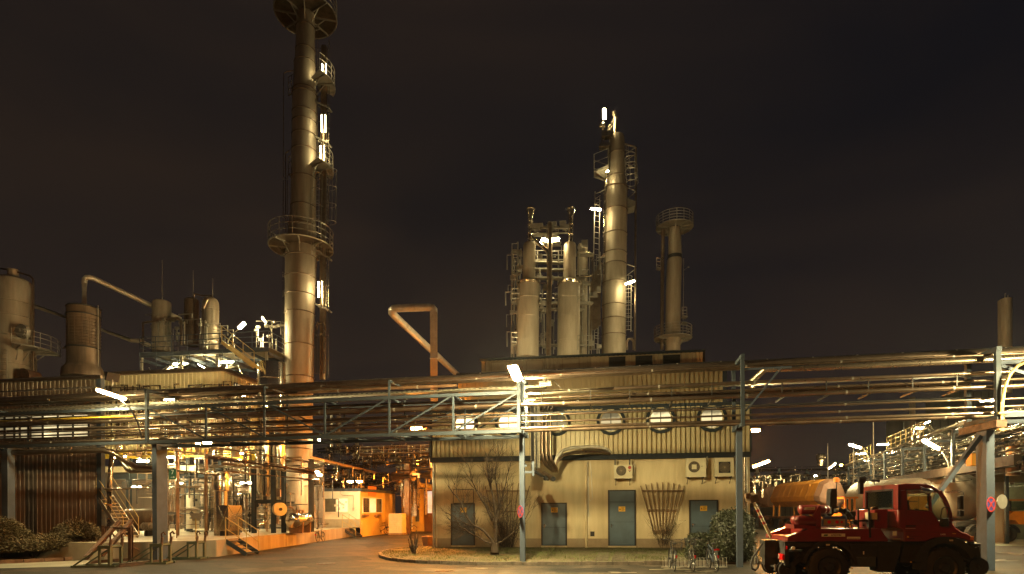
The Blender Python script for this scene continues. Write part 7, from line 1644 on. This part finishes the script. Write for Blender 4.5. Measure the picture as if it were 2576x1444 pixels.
for px in (2290, 2330): c = V((x(px), q.y-.03, .34)); MB().cyl(c, c+V((0, .22, 0)), .34, n=18).build('wheel', M['black'], t)
MB().box(x(2284), q.y-.014, z(1263), x(2308), q.y-.004, z(1260)).build('stripe', M['waggonr'], t, smooth=False)

# ================================================================== BICYCLES
def bicycle(label, group, frame_m, extras, loc, rot, lean=0.):
    t = thing('bicycle', label, 'bicycle', loc, rot, group, world=False); t.rotation_euler = (0, lean, rot)
    y = V((0, 1, 0)); R_ = .34
    def wh(cy, name):
        w = MB(); c = V((0, cy, R_)); w.ring(c, R_-.02, .02, n=28, m=7, axis=(1, 0, 0)); o = w.build('wheel', M['black'], t)
        w = MB(); w.ring(c, R_-.042, .009, n=28, m=4, axis=(1, 0, 0)).cyl(c-V((.04, 0, 0)), c+V((.04, 0, 0)), .022, n=8)
        for k in range(16): a = 2*pi*k/16; w.cyl(c, c+V((0, (R_-.05)*cos(a), (R_-.05)*sin(a))), .003, n=3)
        w.build('spokes', M['chrome'], o); return o
    wh(-.52, 'r'); wh(.52, 'f')
    bb, st, ht, hb = V((0, -.08, .29)), V((0, -.22, .78)), V((0, .34, .84)), V((0, .38, .62)); ra = V((0, -.52, R_)); fa = V((0, .52, R_))
    m = MB(); m.cyl(bb, st, .019, n=7).cyl(st+V((0, .02, -.06)), ht, .017, n=7).cyl(bb, hb, .021, n=7).cyl(hb-V((0, -.01, .03)), ht+V((0, -.01, .03)), .021, n=7)
    for s in (-.05, .05): o = V((s, 0, 0)); m.cyl(bb+o*.6, ra+o, .010, n=6).cyl(st+o*.3-V((0, 0, .05)), ra+o, .009, n=6).cyl(hb+o*.8, fa+o, .012, n=6)
    m.build('frame', M[frame_m], t)
    MB().cyl(st, st+V((0, -.03, .12)), .013, n=6).build('seat_post', M['chrome'], t)
    s = st+V((0, -.04, .15)); MB().loops([[s+V((w*cos(a), l, h*sin(a))) for a in [2*pi*k/8 for k in range(8)]] for l, w, h in ((-.13, .04, .02), (-.11, .085, .035), (-.03, .07, .03), (.08, .025, .025), (.15, .015, .015))]).build('saddle', M['black'], t)
    h = ht+V((0, -.02, .16)); m = MB(); m.cyl(ht, h, .014, n=6).tube([h+V((-.30, -.20, .03)), h+V((-.29, -.06, .05)), h+V((-.14, .03, .03)), h, h+V((.14, .03, .03)), h+V((.29, -.06, .05)), h+V((.30, -.20, .03))], .012, 6); m.build('handlebar', M['chrome'], t)
    m = MB()
    for s_ in (-.30, .30): m.cyl(h+V((s_, -.20, .03)), h+V((s_*.98, -.09, .045)), .018, n=7)
    m.build('grip', M['black'], t)
    m = MB()
    for cy in (-.52, .52):
        c = V((0, cy, R_)); P = [c+V((0, (R_+.03)*cos(a), (R_+.03)*sin(a))) for a in [radians(20 if cy > 0 else 40)+radians(120)*k/8 for k in range(9)]]
        for i in range(8): m.beam(P[i], P[i+1], .05, .006)
    m.build('mudguard', M['chrome'] if 'bright' in extras else M['black'], t)
    m = MB(); m.cyl(bb-V((.05, 0, 0)), bb+V((.05, 0, 0)), .02, n=8).cyl(bb+V((.05, 0, 0)), bb+V((.05, .09, -.13)), .01, n=5).cyl(bb-V((.05, 0, 0)), bb+V((-.05, -.09, .13)), .01, n=5).cbox(bb+V((.10, .09, -.14)), .09, .06, .02).cbox(bb+V((-.10, -.09, .14)), .09, .06, .02).ring(bb+V((.055, 0, 0)), .085, .008, n=20, m=4, axis=(1, 0, 0)); m.build('crankset', M['dark'], t)
    m = MB(); r0 = V((0, -.56, .73))
    for s_ in (-.06, .06): m.cyl(r0+V((s_, -.15, 0)), st+V((s_*.3, 0, -.07)), .006, n=5).cyl(r0+V((s_, .0, 0)), ra+V((s_, 0, 0)), .006, n=5)
    m.cyl(r0+V((-.06, -.15, 0)), r0+V((.06, -.15, 0)), .006, n=5).cyl(r0+V((-.06, 0, 0)), r0+V((.06, 0, 0)), .006, n=5); m.build('luggage_rack', M['dark'], t)
    MB().cbox((0, -.87, .55), .06, .02, .05).cyl((0, -.86, .50), (0, -.885, .50), .025, n=10).build('rear_reflector', M['redb'], t)
    MB().cyl((0, .47, .86), (0, .53, .86), .035, n=10).build('headlamp', M['chrome'], t)
    if 'basket_rear' in extras or 'basket_front' in extras:
        c = V((.02, -.62, .88)) if 'basket_rear' in extras else V((0, .50, .95)); w, d_, hh = .19, .15, .12; m = MB()
        for k in range(5): z_ = -hh+k*hh/2; q = .82+.18*k/4; m.tube([c+V((a*w*q, b*d_*q, z_)) for a, b in ((-1, -1), (1, -1), (1, 1), (-1, 1))], .004 if k < 4 else .008, 4, closed=True)
        for k in range(7):
            f = -1+2*k/6
            for s_ in (-1, 1): m.cyl(c+V((f*w*.82, s_*d_*.82, -hh)), c+V((f*w, s_*d_, hh)), .0035, n=3).cyl(c+V((s_*w*.82, f*d_*.82, -hh)), c+V((s_*w, f*d_, hh)), .0035, n=3)
        m.build('basket', M['dark'], t)
    if 'bigred' in extras: MB().cbox((.0, -.74, .75), .17, .02, .05).build('wide_reflector', M['redb'], t)
    return t
g = 'bicycles at the rack by the hedge'
for (px, lab, fm, ex, rz_r, ln) in ((1694.5, 'black bicycle with a wire basket at its rear, leftmost at the bike rack', 'dark', ('basket_rear',), .03, .05), (1746, 'bicycle with bright mudguards and a front basket, middle of the three at the rack', 'chrome', ('basket_front', 'bright'), -.03, .02), (1801.5, 'dark bicycle with a wide red reflector, nearest the hedge at the rack', 'bluegrey', ('bigred',), .05, -.08)):
    p = G(px, 1438); bicycle(lab, g, fm, ex, V((p.x, p.y+.52, 0)), rz_r, ln)
t = thing('bike_rack', 'low wire bicycle rack along the kerb behind the three bicycles', 'bike rack', G(1745, 1428))
for k in range(17):
    c = G(1668+9.6*k, 1427); MB().tube([c, c+V((0, .06, .34)), c+V((.09, .06, .34)), c+V((.09, 0, .0))], .008, 5).build('hoop', M['steel'], t)
a, b = G(1664, 1427, .04), G(1830, 1427, .04); MB().cyl(a, b, .014, n=6).build('rail', M['steel'], t); MB().cyl(a+V((0, .1, 0)), b+V((0, .1, 0)), .014, n=6).build('rail', M['steel'], t)
g2 = 'bicycles parked at the end of the dock'
for k, (px, py, rot, lab) in enumerate(((944, 1345, -1.45, 'bicycle standing side-on, leftmost of the group by the office steps'), (978, 1343, 1.75, 'bicycle side-on in the tangled group, second from the office steps'), (995, 1341, -1.3, 'bicycle in the tangled group in front of the sack pallet'), (1012, 1340, 1.5, 'bicycle at the right of the group beside the liquid container'))):
    p = G(px+16, py); bicycle(lab, g2, 'dark', (), V((p.x, p.y, 0)), rot, .06)
p = dc+dd*12.6+nrm*.35; bt = bicycle('small bicycle leaning end-on against the concrete face of the dock', None, 'dark', (), V((p.x, p.y+.1, 0)), atan2(dd.y, dd.x)-pi/2, -.12)

# ================================================================== SIGNS
def nostop(label, c, R_, ang, back=False):
    t = thing('no_stopping_sign', label, 'road sign', c, ang, 'no-stopping signs on the bridge posts', world=False); n = 28; y = V((0, 1, 0)); o = V((0, 0, 0))
    MB().cyl(o, y*.012, R_, n=n).build('disc', M['signb'], t); m = MB(); 
    def rg(r, yy): return [V((r*cos(2*pi*j/n), yy, r*sin(2*pi*j/n))) for j in range(n)]
    m.loops([rg(R_, 0), rg(R_, -.006), rg(R_*.82, -.006), rg(R_*.82, 0)], cap=False); s = R_*.6
    m.beam((-s, -.004, -s), (s, -.004, s), .004, R_*.17, (0, 0, 1)) if False else m.prism([V((-s-.02, -.006, -s+.02)), V((-s+.02, -.006, -s-.02)), V((s+.02, -.006, s-.02)), V((s-.02, -.006, s+.02))], (0, .004, 0)).prism([V((-s-.02, -.0065, s-.02)), V((s-.02, -.0065, -s-.02)), V((s+.02, -.0065, -s+.02)), V((-s+.02, -.0065, s+.02))], (0, .004, 0))
    m.build('red_ring_and_cross', M['signr'], t, smooth=False); MB().box(-.03, .013, -R_*.7, .03, .04, -R_*.6).box(-.03, .013, R_*.6, .03, .04, R_*.7).build('clamp', M['steel'], t, smooth=False); return t
c = RK(1309, 1287, -.14); nostop('round no-stopping sign turned aside on the lamp post behind the tree', c, .235, -.95)
c = RK(2493, 1269, -.35); nostop('round no-stopping sign on the right bridge post above the truck bumper', c, .25, .55)
c = RK(2522, 1262, -.1); t = tag(MB().cyl(c, c+V((-.01, .02, 0)), .24, n=24).build('sign_back', M['steel']), 'grey back of a round sign right of the right-hand no-stopping sign', 'road sign')
# curved lamp pole on the right post (its lamp is just outside the picture)
t = thing('pole_lamp', 'cream curved lamp pole clamped to the right bridge post', 'street lamp', RK(2524, 1090, -.7))
pp = [RK(2522, 1085, -.75), RK(2522, 1010, -.75), RK(2527, 975, -.8), RK(2540, 942, -.85), RK(2560, 920, -.9), RK(2600, 900, -1.2), RK(2640, 890, -1.6), RK(2680, 880, -1.9)]
MB().tube(pp, .05, 10).build('pole', M['railp'], t)
for y in (1039, 1080): MB().cbox(RK(2522, y, -.72), .28, .12, .06).build('clamp', M['railp'], t, smooth=False)
e = pp[-1]; MB().beam(e, e+V((.3, -.8, .0)), .3, .16).build('diffuser', lampm(700), t); MB().beam(e+V((0, 0, .12)), e+V((.3, -.8, .12)), .36, .06).build('housing', M['steel'], t)

# ================================================================== JUNIPER BED AND SCRAP ON THE LEFT
jb = [G(-60, 1420), G(60, 1416), G(160, 1411), G(245, 1404), G(262, 1398)]
bed = thing('bed_kerb', 'reddish kerb stones edging the juniper bed', 'kerb', jb[1])
for i in range(len(jb)-1):
    p, q = jb[i], jb[i+1]; n = max(1, round((q-p).length/.8))
    for j in range(n):
        a, b = p+(q-p)*(j+.02)/n, p+(q-p)*(j+.98)/n; MB().beam(a+V((0, 0, .07)), b+V((0, 0, .07)), .13, .16).build('kerb_stone', M['rust'] if False else mat('red_kerb', (.20, .10, .05), .8, 0, .3, 4, .3, 40) if 'red_kerb' not in bpy.data.materials else bpy.data.materials['red_kerb'], bed, smooth=False)
tag(MB().quad((jb[0].x, jb[0].y, .09), (jb[1].x, jb[1].y, .09), (jb[2].x, jb[2].y, .09), (jb[3].x, jb[3].y, .09), (jb[4].x, jb[4].y, .09), (dl.x, YS, .09), (jb[0].x-4, YS, .09)).build('flower_bed', gr, smooth=False), None, None, kind='structure')
def juniper(label, c, lobes, n, seed):
    R = random.Random(seed); m = MB(); t = thing('juniper', label, 'bush', c)
    for k in range(n):
        lc, rx, ry, rz_ = lobes[R.randrange(len(lobes))]; a = R.uniform(0, 2*pi); zz = R.uniform(-.1, 1); q = sqrt(max(0, 1-zz*zz)); u = V((q*cos(a), q*sin(a), zz)); s = R.uniform(.72, 1.02)
        p = V(c)+V(lc)+V((u.x*rx, u.y*ry, u.z*rz_))*s*(1+.14*noise.noise(u*2.2+V(lc)*3))
        d = V((u.x*1.2+R.uniform(-.3, .3), u.y*1.2+R.uniform(-.3, .3), .25+R.uniform(-.15, .4))).normalized(); L = R.uniform(.14, .32); s1, s2 = frame(d); w = .035
        tip = p+d*L+V((0, 0, -.04)); m.quad(p-s1*w*.4, p+d*L*.6-s1*w, tip, p+d*L*.55+s1*w)
        for j in range(2): e = p+d*L*R.uniform(.2, .7); dd2 = (d+s1*R.choice((-.8, .8))+s2*R.uniform(-.3, .4)).normalized(); l2 = L*.55; m.quad(e, e+dd2*l2*.5+s2*.014, e+dd2*l2, e+dd2*l2*.5-s2*.014)
    m.build('foliage', M['juni'], t, smooth=False)
    m = MB()
    for lc, rx, ry, rz_ in lobes: o = V(c)+V(lc); m.lathe([(o+V((0, 0, rz_*f)), min(rx, ry)*g_) for f, g_ in ((-.3, .3), (0, .78), (.35, .68), (.62, .35))], 10); m.tube([V(c)+V((0, 0, -.1)), o+V((0, 0, rz_*.3))], [.05, .02], 5)
    m.build('branches', mat('juniper_core', (.045, .035, .016), .9, 0, .3, 8) if 'juniper_core' not in bpy.data.materials else bpy.data.materials['juniper_core'], t)
b0 = G(150, 1407, .1)
juniper('largest feathery juniper, its crest rising against the brown wall', G(185, 1398, .1), [((.1, 0, .95), .75, .7, .55), ((-.1, .1, .45), 1.1, .9, .6), ((.75, 0, .25), .8, .7, .4), ((.3, -.2, .9), .95, .6, .35)], 6500, 1)
juniper('low spreading juniper in the middle of the bed behind the kerb', G(85, 1404, .1), [((0, 0, .35), 1.3, .9, .45), ((.5, .2, .5), .9, .8, .4), ((-.6, .1, .45), .8, .7, .45)], 5200, 2)
juniper('feathery juniper cut off by the left edge of the picture', G(8, 1404, .1), [((0, .1, .75), .9, .8, .6), ((-.3, 0, 1.15), .9, .7, .5), ((.2, -.1, .3), 1.0, .8, .4)], 5200, 3)
juniper('small juniper tuft at the right end of the bed by the steel beams', G(238, 1399, .1), [((0, 0, .25), .8, .5, .32)], 1100, 4)
# rusty H-beams leaning on a frame
fp = lambda px, py, d: D(px, py, d)
t = thing('beam_frame', 'brown steel rest frame standing before the dock with a cross bar', 'frame', G(329, 1416)); g0 = G(329, 1416); zt2 = D(329, 1327, depth(g0)).z; g1 = G(262, 1405)
MB().ibeam(g0, (g0.x, g0.y, zt2), .14, .14, .015, (0, 1, 0)).build('post', M['rust'], t, smooth=False); MB().ibeam((g1.x, g1.y, 0), (g1.x, g1.y, zt2+.02), .14, .14, .015, (0, 1, 0)).build('post', M['rust'], t, smooth=False)
MB().beam((g1.x, g1.y, zt2-.05), (g0.x, g0.y, zt2-.05), .07, .09).build('cross_bar', M['rust'], t, smooth=False); MB().beam((g0.x, g0.y, zt2-.75), G(372, 1398), .05, .05).build('brace', M['rust'], t, smooth=False)
for (a, b, lab) in (((216, 1404, 24.0), (302, 1311, 26.8), 'rusty steel beam leaning up to the right, the farther of two'), ((257, 1396, 23.6), (331, 1310, 26.4), 'rusty steel beam leaning up to the right, the nearer of two')):
    tag(MB().ibeam(D(*a), D(*b), .15, .16, .018).build('leaning_beam', M['rust'], smooth=False), lab, 'steel beam')
for (a, b, lab) in (((228, 1414), (330, 1407), 'steel beam lying on the ground under the leaning beams'), ((300, 1422), (430, 1409), 'long rusty rail lying across the jack frames')):
    tag(MB().ibeam(G(*a, .08), G(*b, .08), .13, .13, .015).build('lying_beam', M['rust'], smooth=False), lab, 'steel beam')
# green jack frames
def jack(label, c, s=1., rot=.1):
    t = thing('jack_frame', label, 'jack frame', c, rot, 'green jack frames before the dock', world=False); m = MB
    def b(p, q, w, h, nm, mt='green'): MB().beam(V(p)*s, V(q)*s, w, h).build(nm, M[mt], t, smooth=False)
    for y in (0, .75):
        b((-1.25, y-.15, .06), (.6, y, .06), .08, .08, 'skid'); b((-1.15, y-.15, .1), (-.05, y, .86), .05, .05, 'strut'); b((.35, y, .1), (.35, y, .9), .09, .09, 'upright'); b((-.1, y, .1), (-.1, y, .85), .07, .07, 'upright')
        b((-.15, y, .9), (.42, y, .9), .1, .12, 'head_beam')
        MB().cyl(V((.38, y, .9))*s, V((.42, y, 1.25))*s, .05, n=8).build('screw', M['rust'], t); MB().tube([V((.40, y, 1.2))*s, V((.36, y+.02, 1.42))*s, V((.46, y+.05, 1.5))*s, V((.54, y+.05, 1.38))*s], .035, 6).build('hook', M['rust'], t)
    b((.35, 0, .92), (.35, .75, .92), .07, .07, 'tie'); b((-1.2, -.15, .06), (-1.2, .6, .06), .07, .07, 'tie'); b((.5, -.02, .06), (.5, .75, .06), .07, .07, 'tie')
jack('green jack frame at the far left, in front of the leaning rusty beams', G(256, 1428), .86, .12)
jack('green jack frame beside the foot of the second bridge post', G(386, 1420), .86, .16)
jack('green jack frame farthest right, close to the dock face', G(478, 1408), .82, .1)

# ================================================================== LAMPS
# on the pipe bridge
lamp('big bright floodlight tilted on top of the middle bridge post', (D(1288, 925, 20.0)+D(1303, 957, 20.9))/2, D(1303, 957, 20.9)-D(1288, 925, 20.0), .28, .14, 1450, name='floodlight', arm=[RS(sC_, .1, 7.0), RS(sC_, .0, 7.35), D(1303, 957, 20.9)])
c = RK(280, 993, -1.1); d_ = D(316, 1006, depth(c)+.2)-D(243, 982, depth(c)-.1)
lamp('long bright tube lamp on a curved arm at the second bridge post', c, d_, .2, .12, 300, name='tube_lamp', arm=[c+d_*.5, RS(rs(345), -.9, 6.85), RS(rs(366), -.8, 6.45), RS(rs(377), -.65, 5.9), RS(sB-.25, -.6, 5.2)], arm_mat=M['dark'])
c = RK(1335, 1006, .6); lamp('tiny bright bulkhead lamp beside the middle bridge post', c, V((.22, 0, 0)), .16, .14, 1000, name='small_lamp', house=False)
# stack lamps: upright tubes
for (px, py, h, s, lab) in ((815, 176, 30, 22, 'topmost upright tube lamp on the tall stack'), (813.5, 311, 44, 16, 'second upright tube lamp from the top of the tall stack'), (811, 388, 44, 22, 'third upright tube lamp on the tall stack, by the second half platform'), (805, 728, 40, 30, 'lowest upright tube lamp on the tall stack')):
    a, b = D(px-4, py-h/2, 40.3), D(px-4, py+h/2, 40.3); a.x = b.x; lamp(lab, (a+b)/2, b-a, .06, .06, s, name='tube_lamp', upv=V((0, 1, 0)), house=False)
    a, b = D(px+5, py-h/2, 40.3), D(px+5, py+h/2, 40.3); a.x = b.x; lamp(lab+', right-hand twin', (a+b)/2, b-a, .05, .05, s, name='tube_lamp', upv=V((0, 1, 0)), house=False)
# column lamps
a, b = D(1520.5, 300, 49.4), D(1520, 273, 49.4); lamp('bright upright lamp on the very top of the tallest column', (a+b)/2, (a-b), .26, .1, 120, name='tube_lamp', upv=V((0, 1, 0)), house=False)
lamp('small star-bright lamp halfway up the left of the tallest column', D(1528, 431, 48.6), V((.18, 0, .1)), .14, .12, 90, name='small_lamp', house=False)
lamp('lamp on the left mast beside the tallest column', D(1499, 527, 48.4), V((.8, 0, -.16)), .16, .12, 90, name='tube_lamp')
lamp('lamp on the right riser of the tallest column', D(1585, 711, 48.2), V((.75, 0, .22)), .16, .12, 90, name='tube_lamp')
lamp('left of the twin lamps between the two matching columns', D(1368, 603, 45.6), V((.35, 0, 0)), .16, .14, 140, name='tube_lamp'); lamp('right of the twin lamps between the two matching columns', D(1396, 602, 45.6), V((.7, 0, 0)), .16, .14, 140, name='tube_lamp')
# street lamps over the process hall
c = D(609, 820, 40.5); lamp('brighter of two street lamps left of the tall stack', c, D(617, 813, 40.5)-D(602, 827, 40.5), .28, .12, 420, name='street_lamp', cat='street lamp', arm=[D(601, 828, 40.5), D(585, 840, 40.7), D(575, 855, 40.9), D(571, 875, 41), D(571, 930, 41)])
c = D(664, 805, 41.5); lamp('fainter of two street lamps beside the tall stack', c, D(669, 811, 41.5)-D(660, 798, 41.5), .2, .1, 200, name='street_lamp', cat='street lamp', arm=[D(669, 812, 41.5), D(679, 822, 41.6), D(684, 835, 41.7), D(686, 880, 41.8)])
for (px, py, w, lab) in ((441, 916, .35, 'left small lamp under the roof platform'), (462, 915, .5, 'second small lamp under the roof platform'), (570, 911, 1.0, 'long lamp under the right of the roof platform')):
    lamp(lab, D(px, py, 40.3), V((w, 0, 0)), .16, .08, 170, name='tube_lamp')
# lamps in the pump area
for k, (px, py, w, dd_, st, lab) in enumerate(((521, 1114, .40, 27.5, 140, 'lamp under the bridge truss, largest of the cluster right of the second post'), (498, 1117, .2, 29, 80, 'small lamp of the cluster, middle, under the bridge truss'), (481, 1123, .2, 29, 80, 'small lamp of the cluster, left, under the bridge truss'), (797, 1188, .28, 39.2, 380, 'upper left lamp of the close pair right of the tall stack'), (804, 1195, .30, 39.2, 380, 'lower right lamp of the close pair right of the tall stack'), (881, 1212, .42, 44, 300, 'left lamp of the level pair above the office'), (904, 1212, .42, 44, 300, 'right lamp of the level pair above the office'), (803, 1107, .15, 41, 120, 'tiny lamp on the pole top right of the tall stack'))):
    lamp(lab, D(px, py, dd_), V((w, 0, 0)), .14, .10, st, name='work_lamp')
m_ = random.Random(5)
for k, (px, py, d) in enumerate(((300, 1150, 37), (360, 1160, 41), (430, 1150, 38), (610, 1140, 40), (340, 1225, 42), (460, 1215, 42), (560, 1205, 43), (620, 1215, 42))):
    lamp('tube lamp %s, among the pump pipework' % ['one from the left, high', 'two from the left, high', 'three from the left, high', 'four from the left, high', 'one from the left, low', 'two from the left, low', 'three from the left, low', 'four from the left, low'][k], D(px, py, d), V((.9, 0, 0)), .10, .08, 330, name='tube_lamp')
for (px, py, d, lab) in ((430, 985, 36.6, 'left'), (600, 975, 36.2, 'right')):
    lamp('%s lamp fixed before the raised hall wall behind the bridge' % lab, D(px, py+20, d), V((.9, 0, 0)), .10, .08, 130, name='tube_lamp')
# right side
for (px, py, dx, dy, d, w, st, lab) in ((2151, 1123, 30, 9, 52, .3, 520, 'bright tilted lamp above the wagons'), (2341, 1119, 40, 22, 36, .24, 900, 'long bright lamp slanting down above the red truck cab'), (1915, 1167, 40, -15, 34, .12, 420, 'slanted tube lamp beside the right wall of the pump house'), (2093, 1172, 16, -13, 50, .3, 420, 'short bright lamp above the orange wagon'), (2335, 970, 30, -9, 50, .12, 200, 'left of the two streak lamps seen through the bridge pipes'), (2368, 966, 22, -5, 50, .12, 200, 'right of the two streak lamps seen through the bridge pipes'), (2396, 1051, 16, 2, 48, .2, 300, 'lamp above the railing behind the right bridge post'), (2498, 1110, 8, 0, 42, .2, 200, 'small lamp among the pipes right of the bridge post')):
    c = D(px, py, d); dv = D(px+dx/2, py+dy/2, d)-D(px-dx/2, py-dy/2, d); arm = None
    if px in (2151, 2341): arm = [c+dv*.5, c+dv*.75+V((0, 0, -.05)), c+dv*1.1+V((0, 0, -.5)), c+dv*1.2+V((0, 0, -1.6))]
    lamp(lab, c, dv, w, .12, st, name='tube_lamp', arm=arm)
lamp('small orange lamp beside the short bright lamp above the wagon', D(2116, 1170, 50), V((.2, 0, 0)), .2, .15, 120, SODI, name='small_lamp', house=False)
for (px, py, d, lab) in ((2052, 1197, 64, 'tiny lamp in the trestle above the orange wagon'), (1993, 1222, 64, 'tiny lamp in the trestle above the grey wagon')): lamp(lab, D(px, py, d), V((.3, 0, 0)), .2, .12, 160, name='small_lamp', house=False)
for k, (s, o) in enumerate(((6, 1), (18, 1), (30, 1), (40, 1), (10, 5.5), (22, 6))):
    c = a_r = line_from(2560, 1140, 27.5, 46)[0]+od*s+on*o+V((0, 0, 3.4)); lamp('tube lamp %s over the receding pipe rack' % ('nearest', 'second', 'third', 'farthest', 'rear near', 'rear far')[k], c, on*.9, .14, .10, 210, name='tube_lamp')
# unseen floodlights added on the roofs to brighten the towers and the tank
def flood(label, p, tgt, st, w=.6, h=.45):
    p = V(p); d = (V(tgt)-p).normalized(); t = thing('added_fill_light', label, 'floodlight', p); a, b = frame(d)
    q = [p+a*i*w/2+b*j*h/2+d*.1 for i, j in ((-1, -1), (1, -1), (1, 1), (-1, 1))]
    MB().prism(q, -d*.03).build('lens', lampm(st), t, smooth=False); MB().prism([c-d*.035+(c-p-d*.1)*.08 for c in q], -d*.16).build('housing', M['dark'], t, smooth=False)
    MB().beam(p-V((0, 0, .5)), p, .06, .06, (0, 1, 0)).build('stand', M['steel'], t)
flood('added fill light hidden behind the parapet of the pump house, aimed at the tall stack', (xc0+1.5, YC+3.4, zC+.30), D(762, 430, 41), 270)
flood('added fill light hidden behind the parapet of the pump house, aimed at the matching columns', (xc0+4.0, YC+3.2, zC+.30), D(1380, 640, 46), 60)
flood('added fill light hidden behind the parapet of the pump house, aimed at the tallest column', (xc1-3.0, YC+3.2, zC+.30), D(1550, 560, 50), 80)
flood('added fill light hidden behind the parapet of the pump house, aimed at the round tower', (xc1-1.0, YC+3.2, zC+.30), D(1694, 680, 62), 210)
flood('added fill light on the brown shed roof aimed at the storage tank', (sx0+9, YS+1.5, zt_+.45), D(60, 800, 38), 70)
flood('added fill light on the raised hall roof aimed at the tall stack', (hx1-2, YH+.8, zH1+.5), D(755, 500, 41), 70)
# sodium lamps: fixed to the side walls of the pump house, hidden behind its corners
def wall_lamp(label, base_, outv, st):
    b_ = V(base_); o = V(outv); t = thing('sodium_lamp', label, 'lamp', b_)
    MB().tube([b_, b_+o*.5+V((0, 0, .35)), b_+o*1.0+V((0, 0, .4))], .035, 8).build('arm', M['steel'], t)
    e = b_+o*1.2+V((0, 0, .38)); MB().beam(e-o*.3, e+o*.3, .3, .09).build('diffuser', lampm(st, SODI), t); MB().beam(e-o*.34+V((0, 0, .09)), e+o*.34+V((0, 0, .09)), .36, .08).build('housing', M['steel'], t)
wall_lamp('sodium lamp on the left side wall of the pump house over the road, nearest', (xL, YF+1.2, 6.4), (-1, 0, 0), 1700)
wall_lamp('sodium lamp on the left side wall of the pump house over the road, middle', (xL, YF+11, 6.2), (-1, 0, 0), 1100)
wall_lamp('sodium lamp on the left side wall of the pump house over the road, farthest', (xL, YF+22, 6.2), (-1, 0, 0), 1000)
wall_lamp('sodium lamp on the right side wall of the pump house over the wagons', (xR, YF+4, 6.2), (1, 0, 0), 1800)

# added warm fill: unseen sodium lamp on a pole behind the camera
t = thing('street_lamp', 'added sodium fill lamp on a tall pole behind the camera', 'street lamp', (-9, -3, 0))
MB().tube([(-9, -3, 0), (-9, -3, 7.2), (-8.8, -2.7, 8.0), (-8.2, -1.6, 8.4), (-7.9, -1.1, 8.4)], .07, 8).build('pole', M['steel'], t)
MB().beam((-7.9, -1.1, 8.36), (-7.6, -.5, 8.36), .28, .12).build('diffuser', lampm(1000, SODI), t); MB().beam((-7.95, -1.2, 8.46), (-7.55, -.4, 8.46), .36, .08).build('housing', M['steel'], t)

# thin night mist over the works: one closed box round everything
hz = bpy.data.materials.new('haze'); hz.use_nodes = True; t_ = hz.node_tree; t_.nodes.clear()
o_ = t_.nodes.new('ShaderNodeOutputMaterial'); v_ = t_.nodes.new('ShaderNodeVolumePrincipled'); v_.inputs['Density'].default_value = .00011; v_.inputs['Anisotropy'].default_value = .7; v_.inputs['Color'].default_value = (.9, .88, .85, 1)
t_.links.new(v_.outputs[0], o_.inputs['Volume'])
tag(MB().box(-470, -70, -1, 470, 720, 45).build('haze', hz, smooth=False), None, None, kind='stuff')
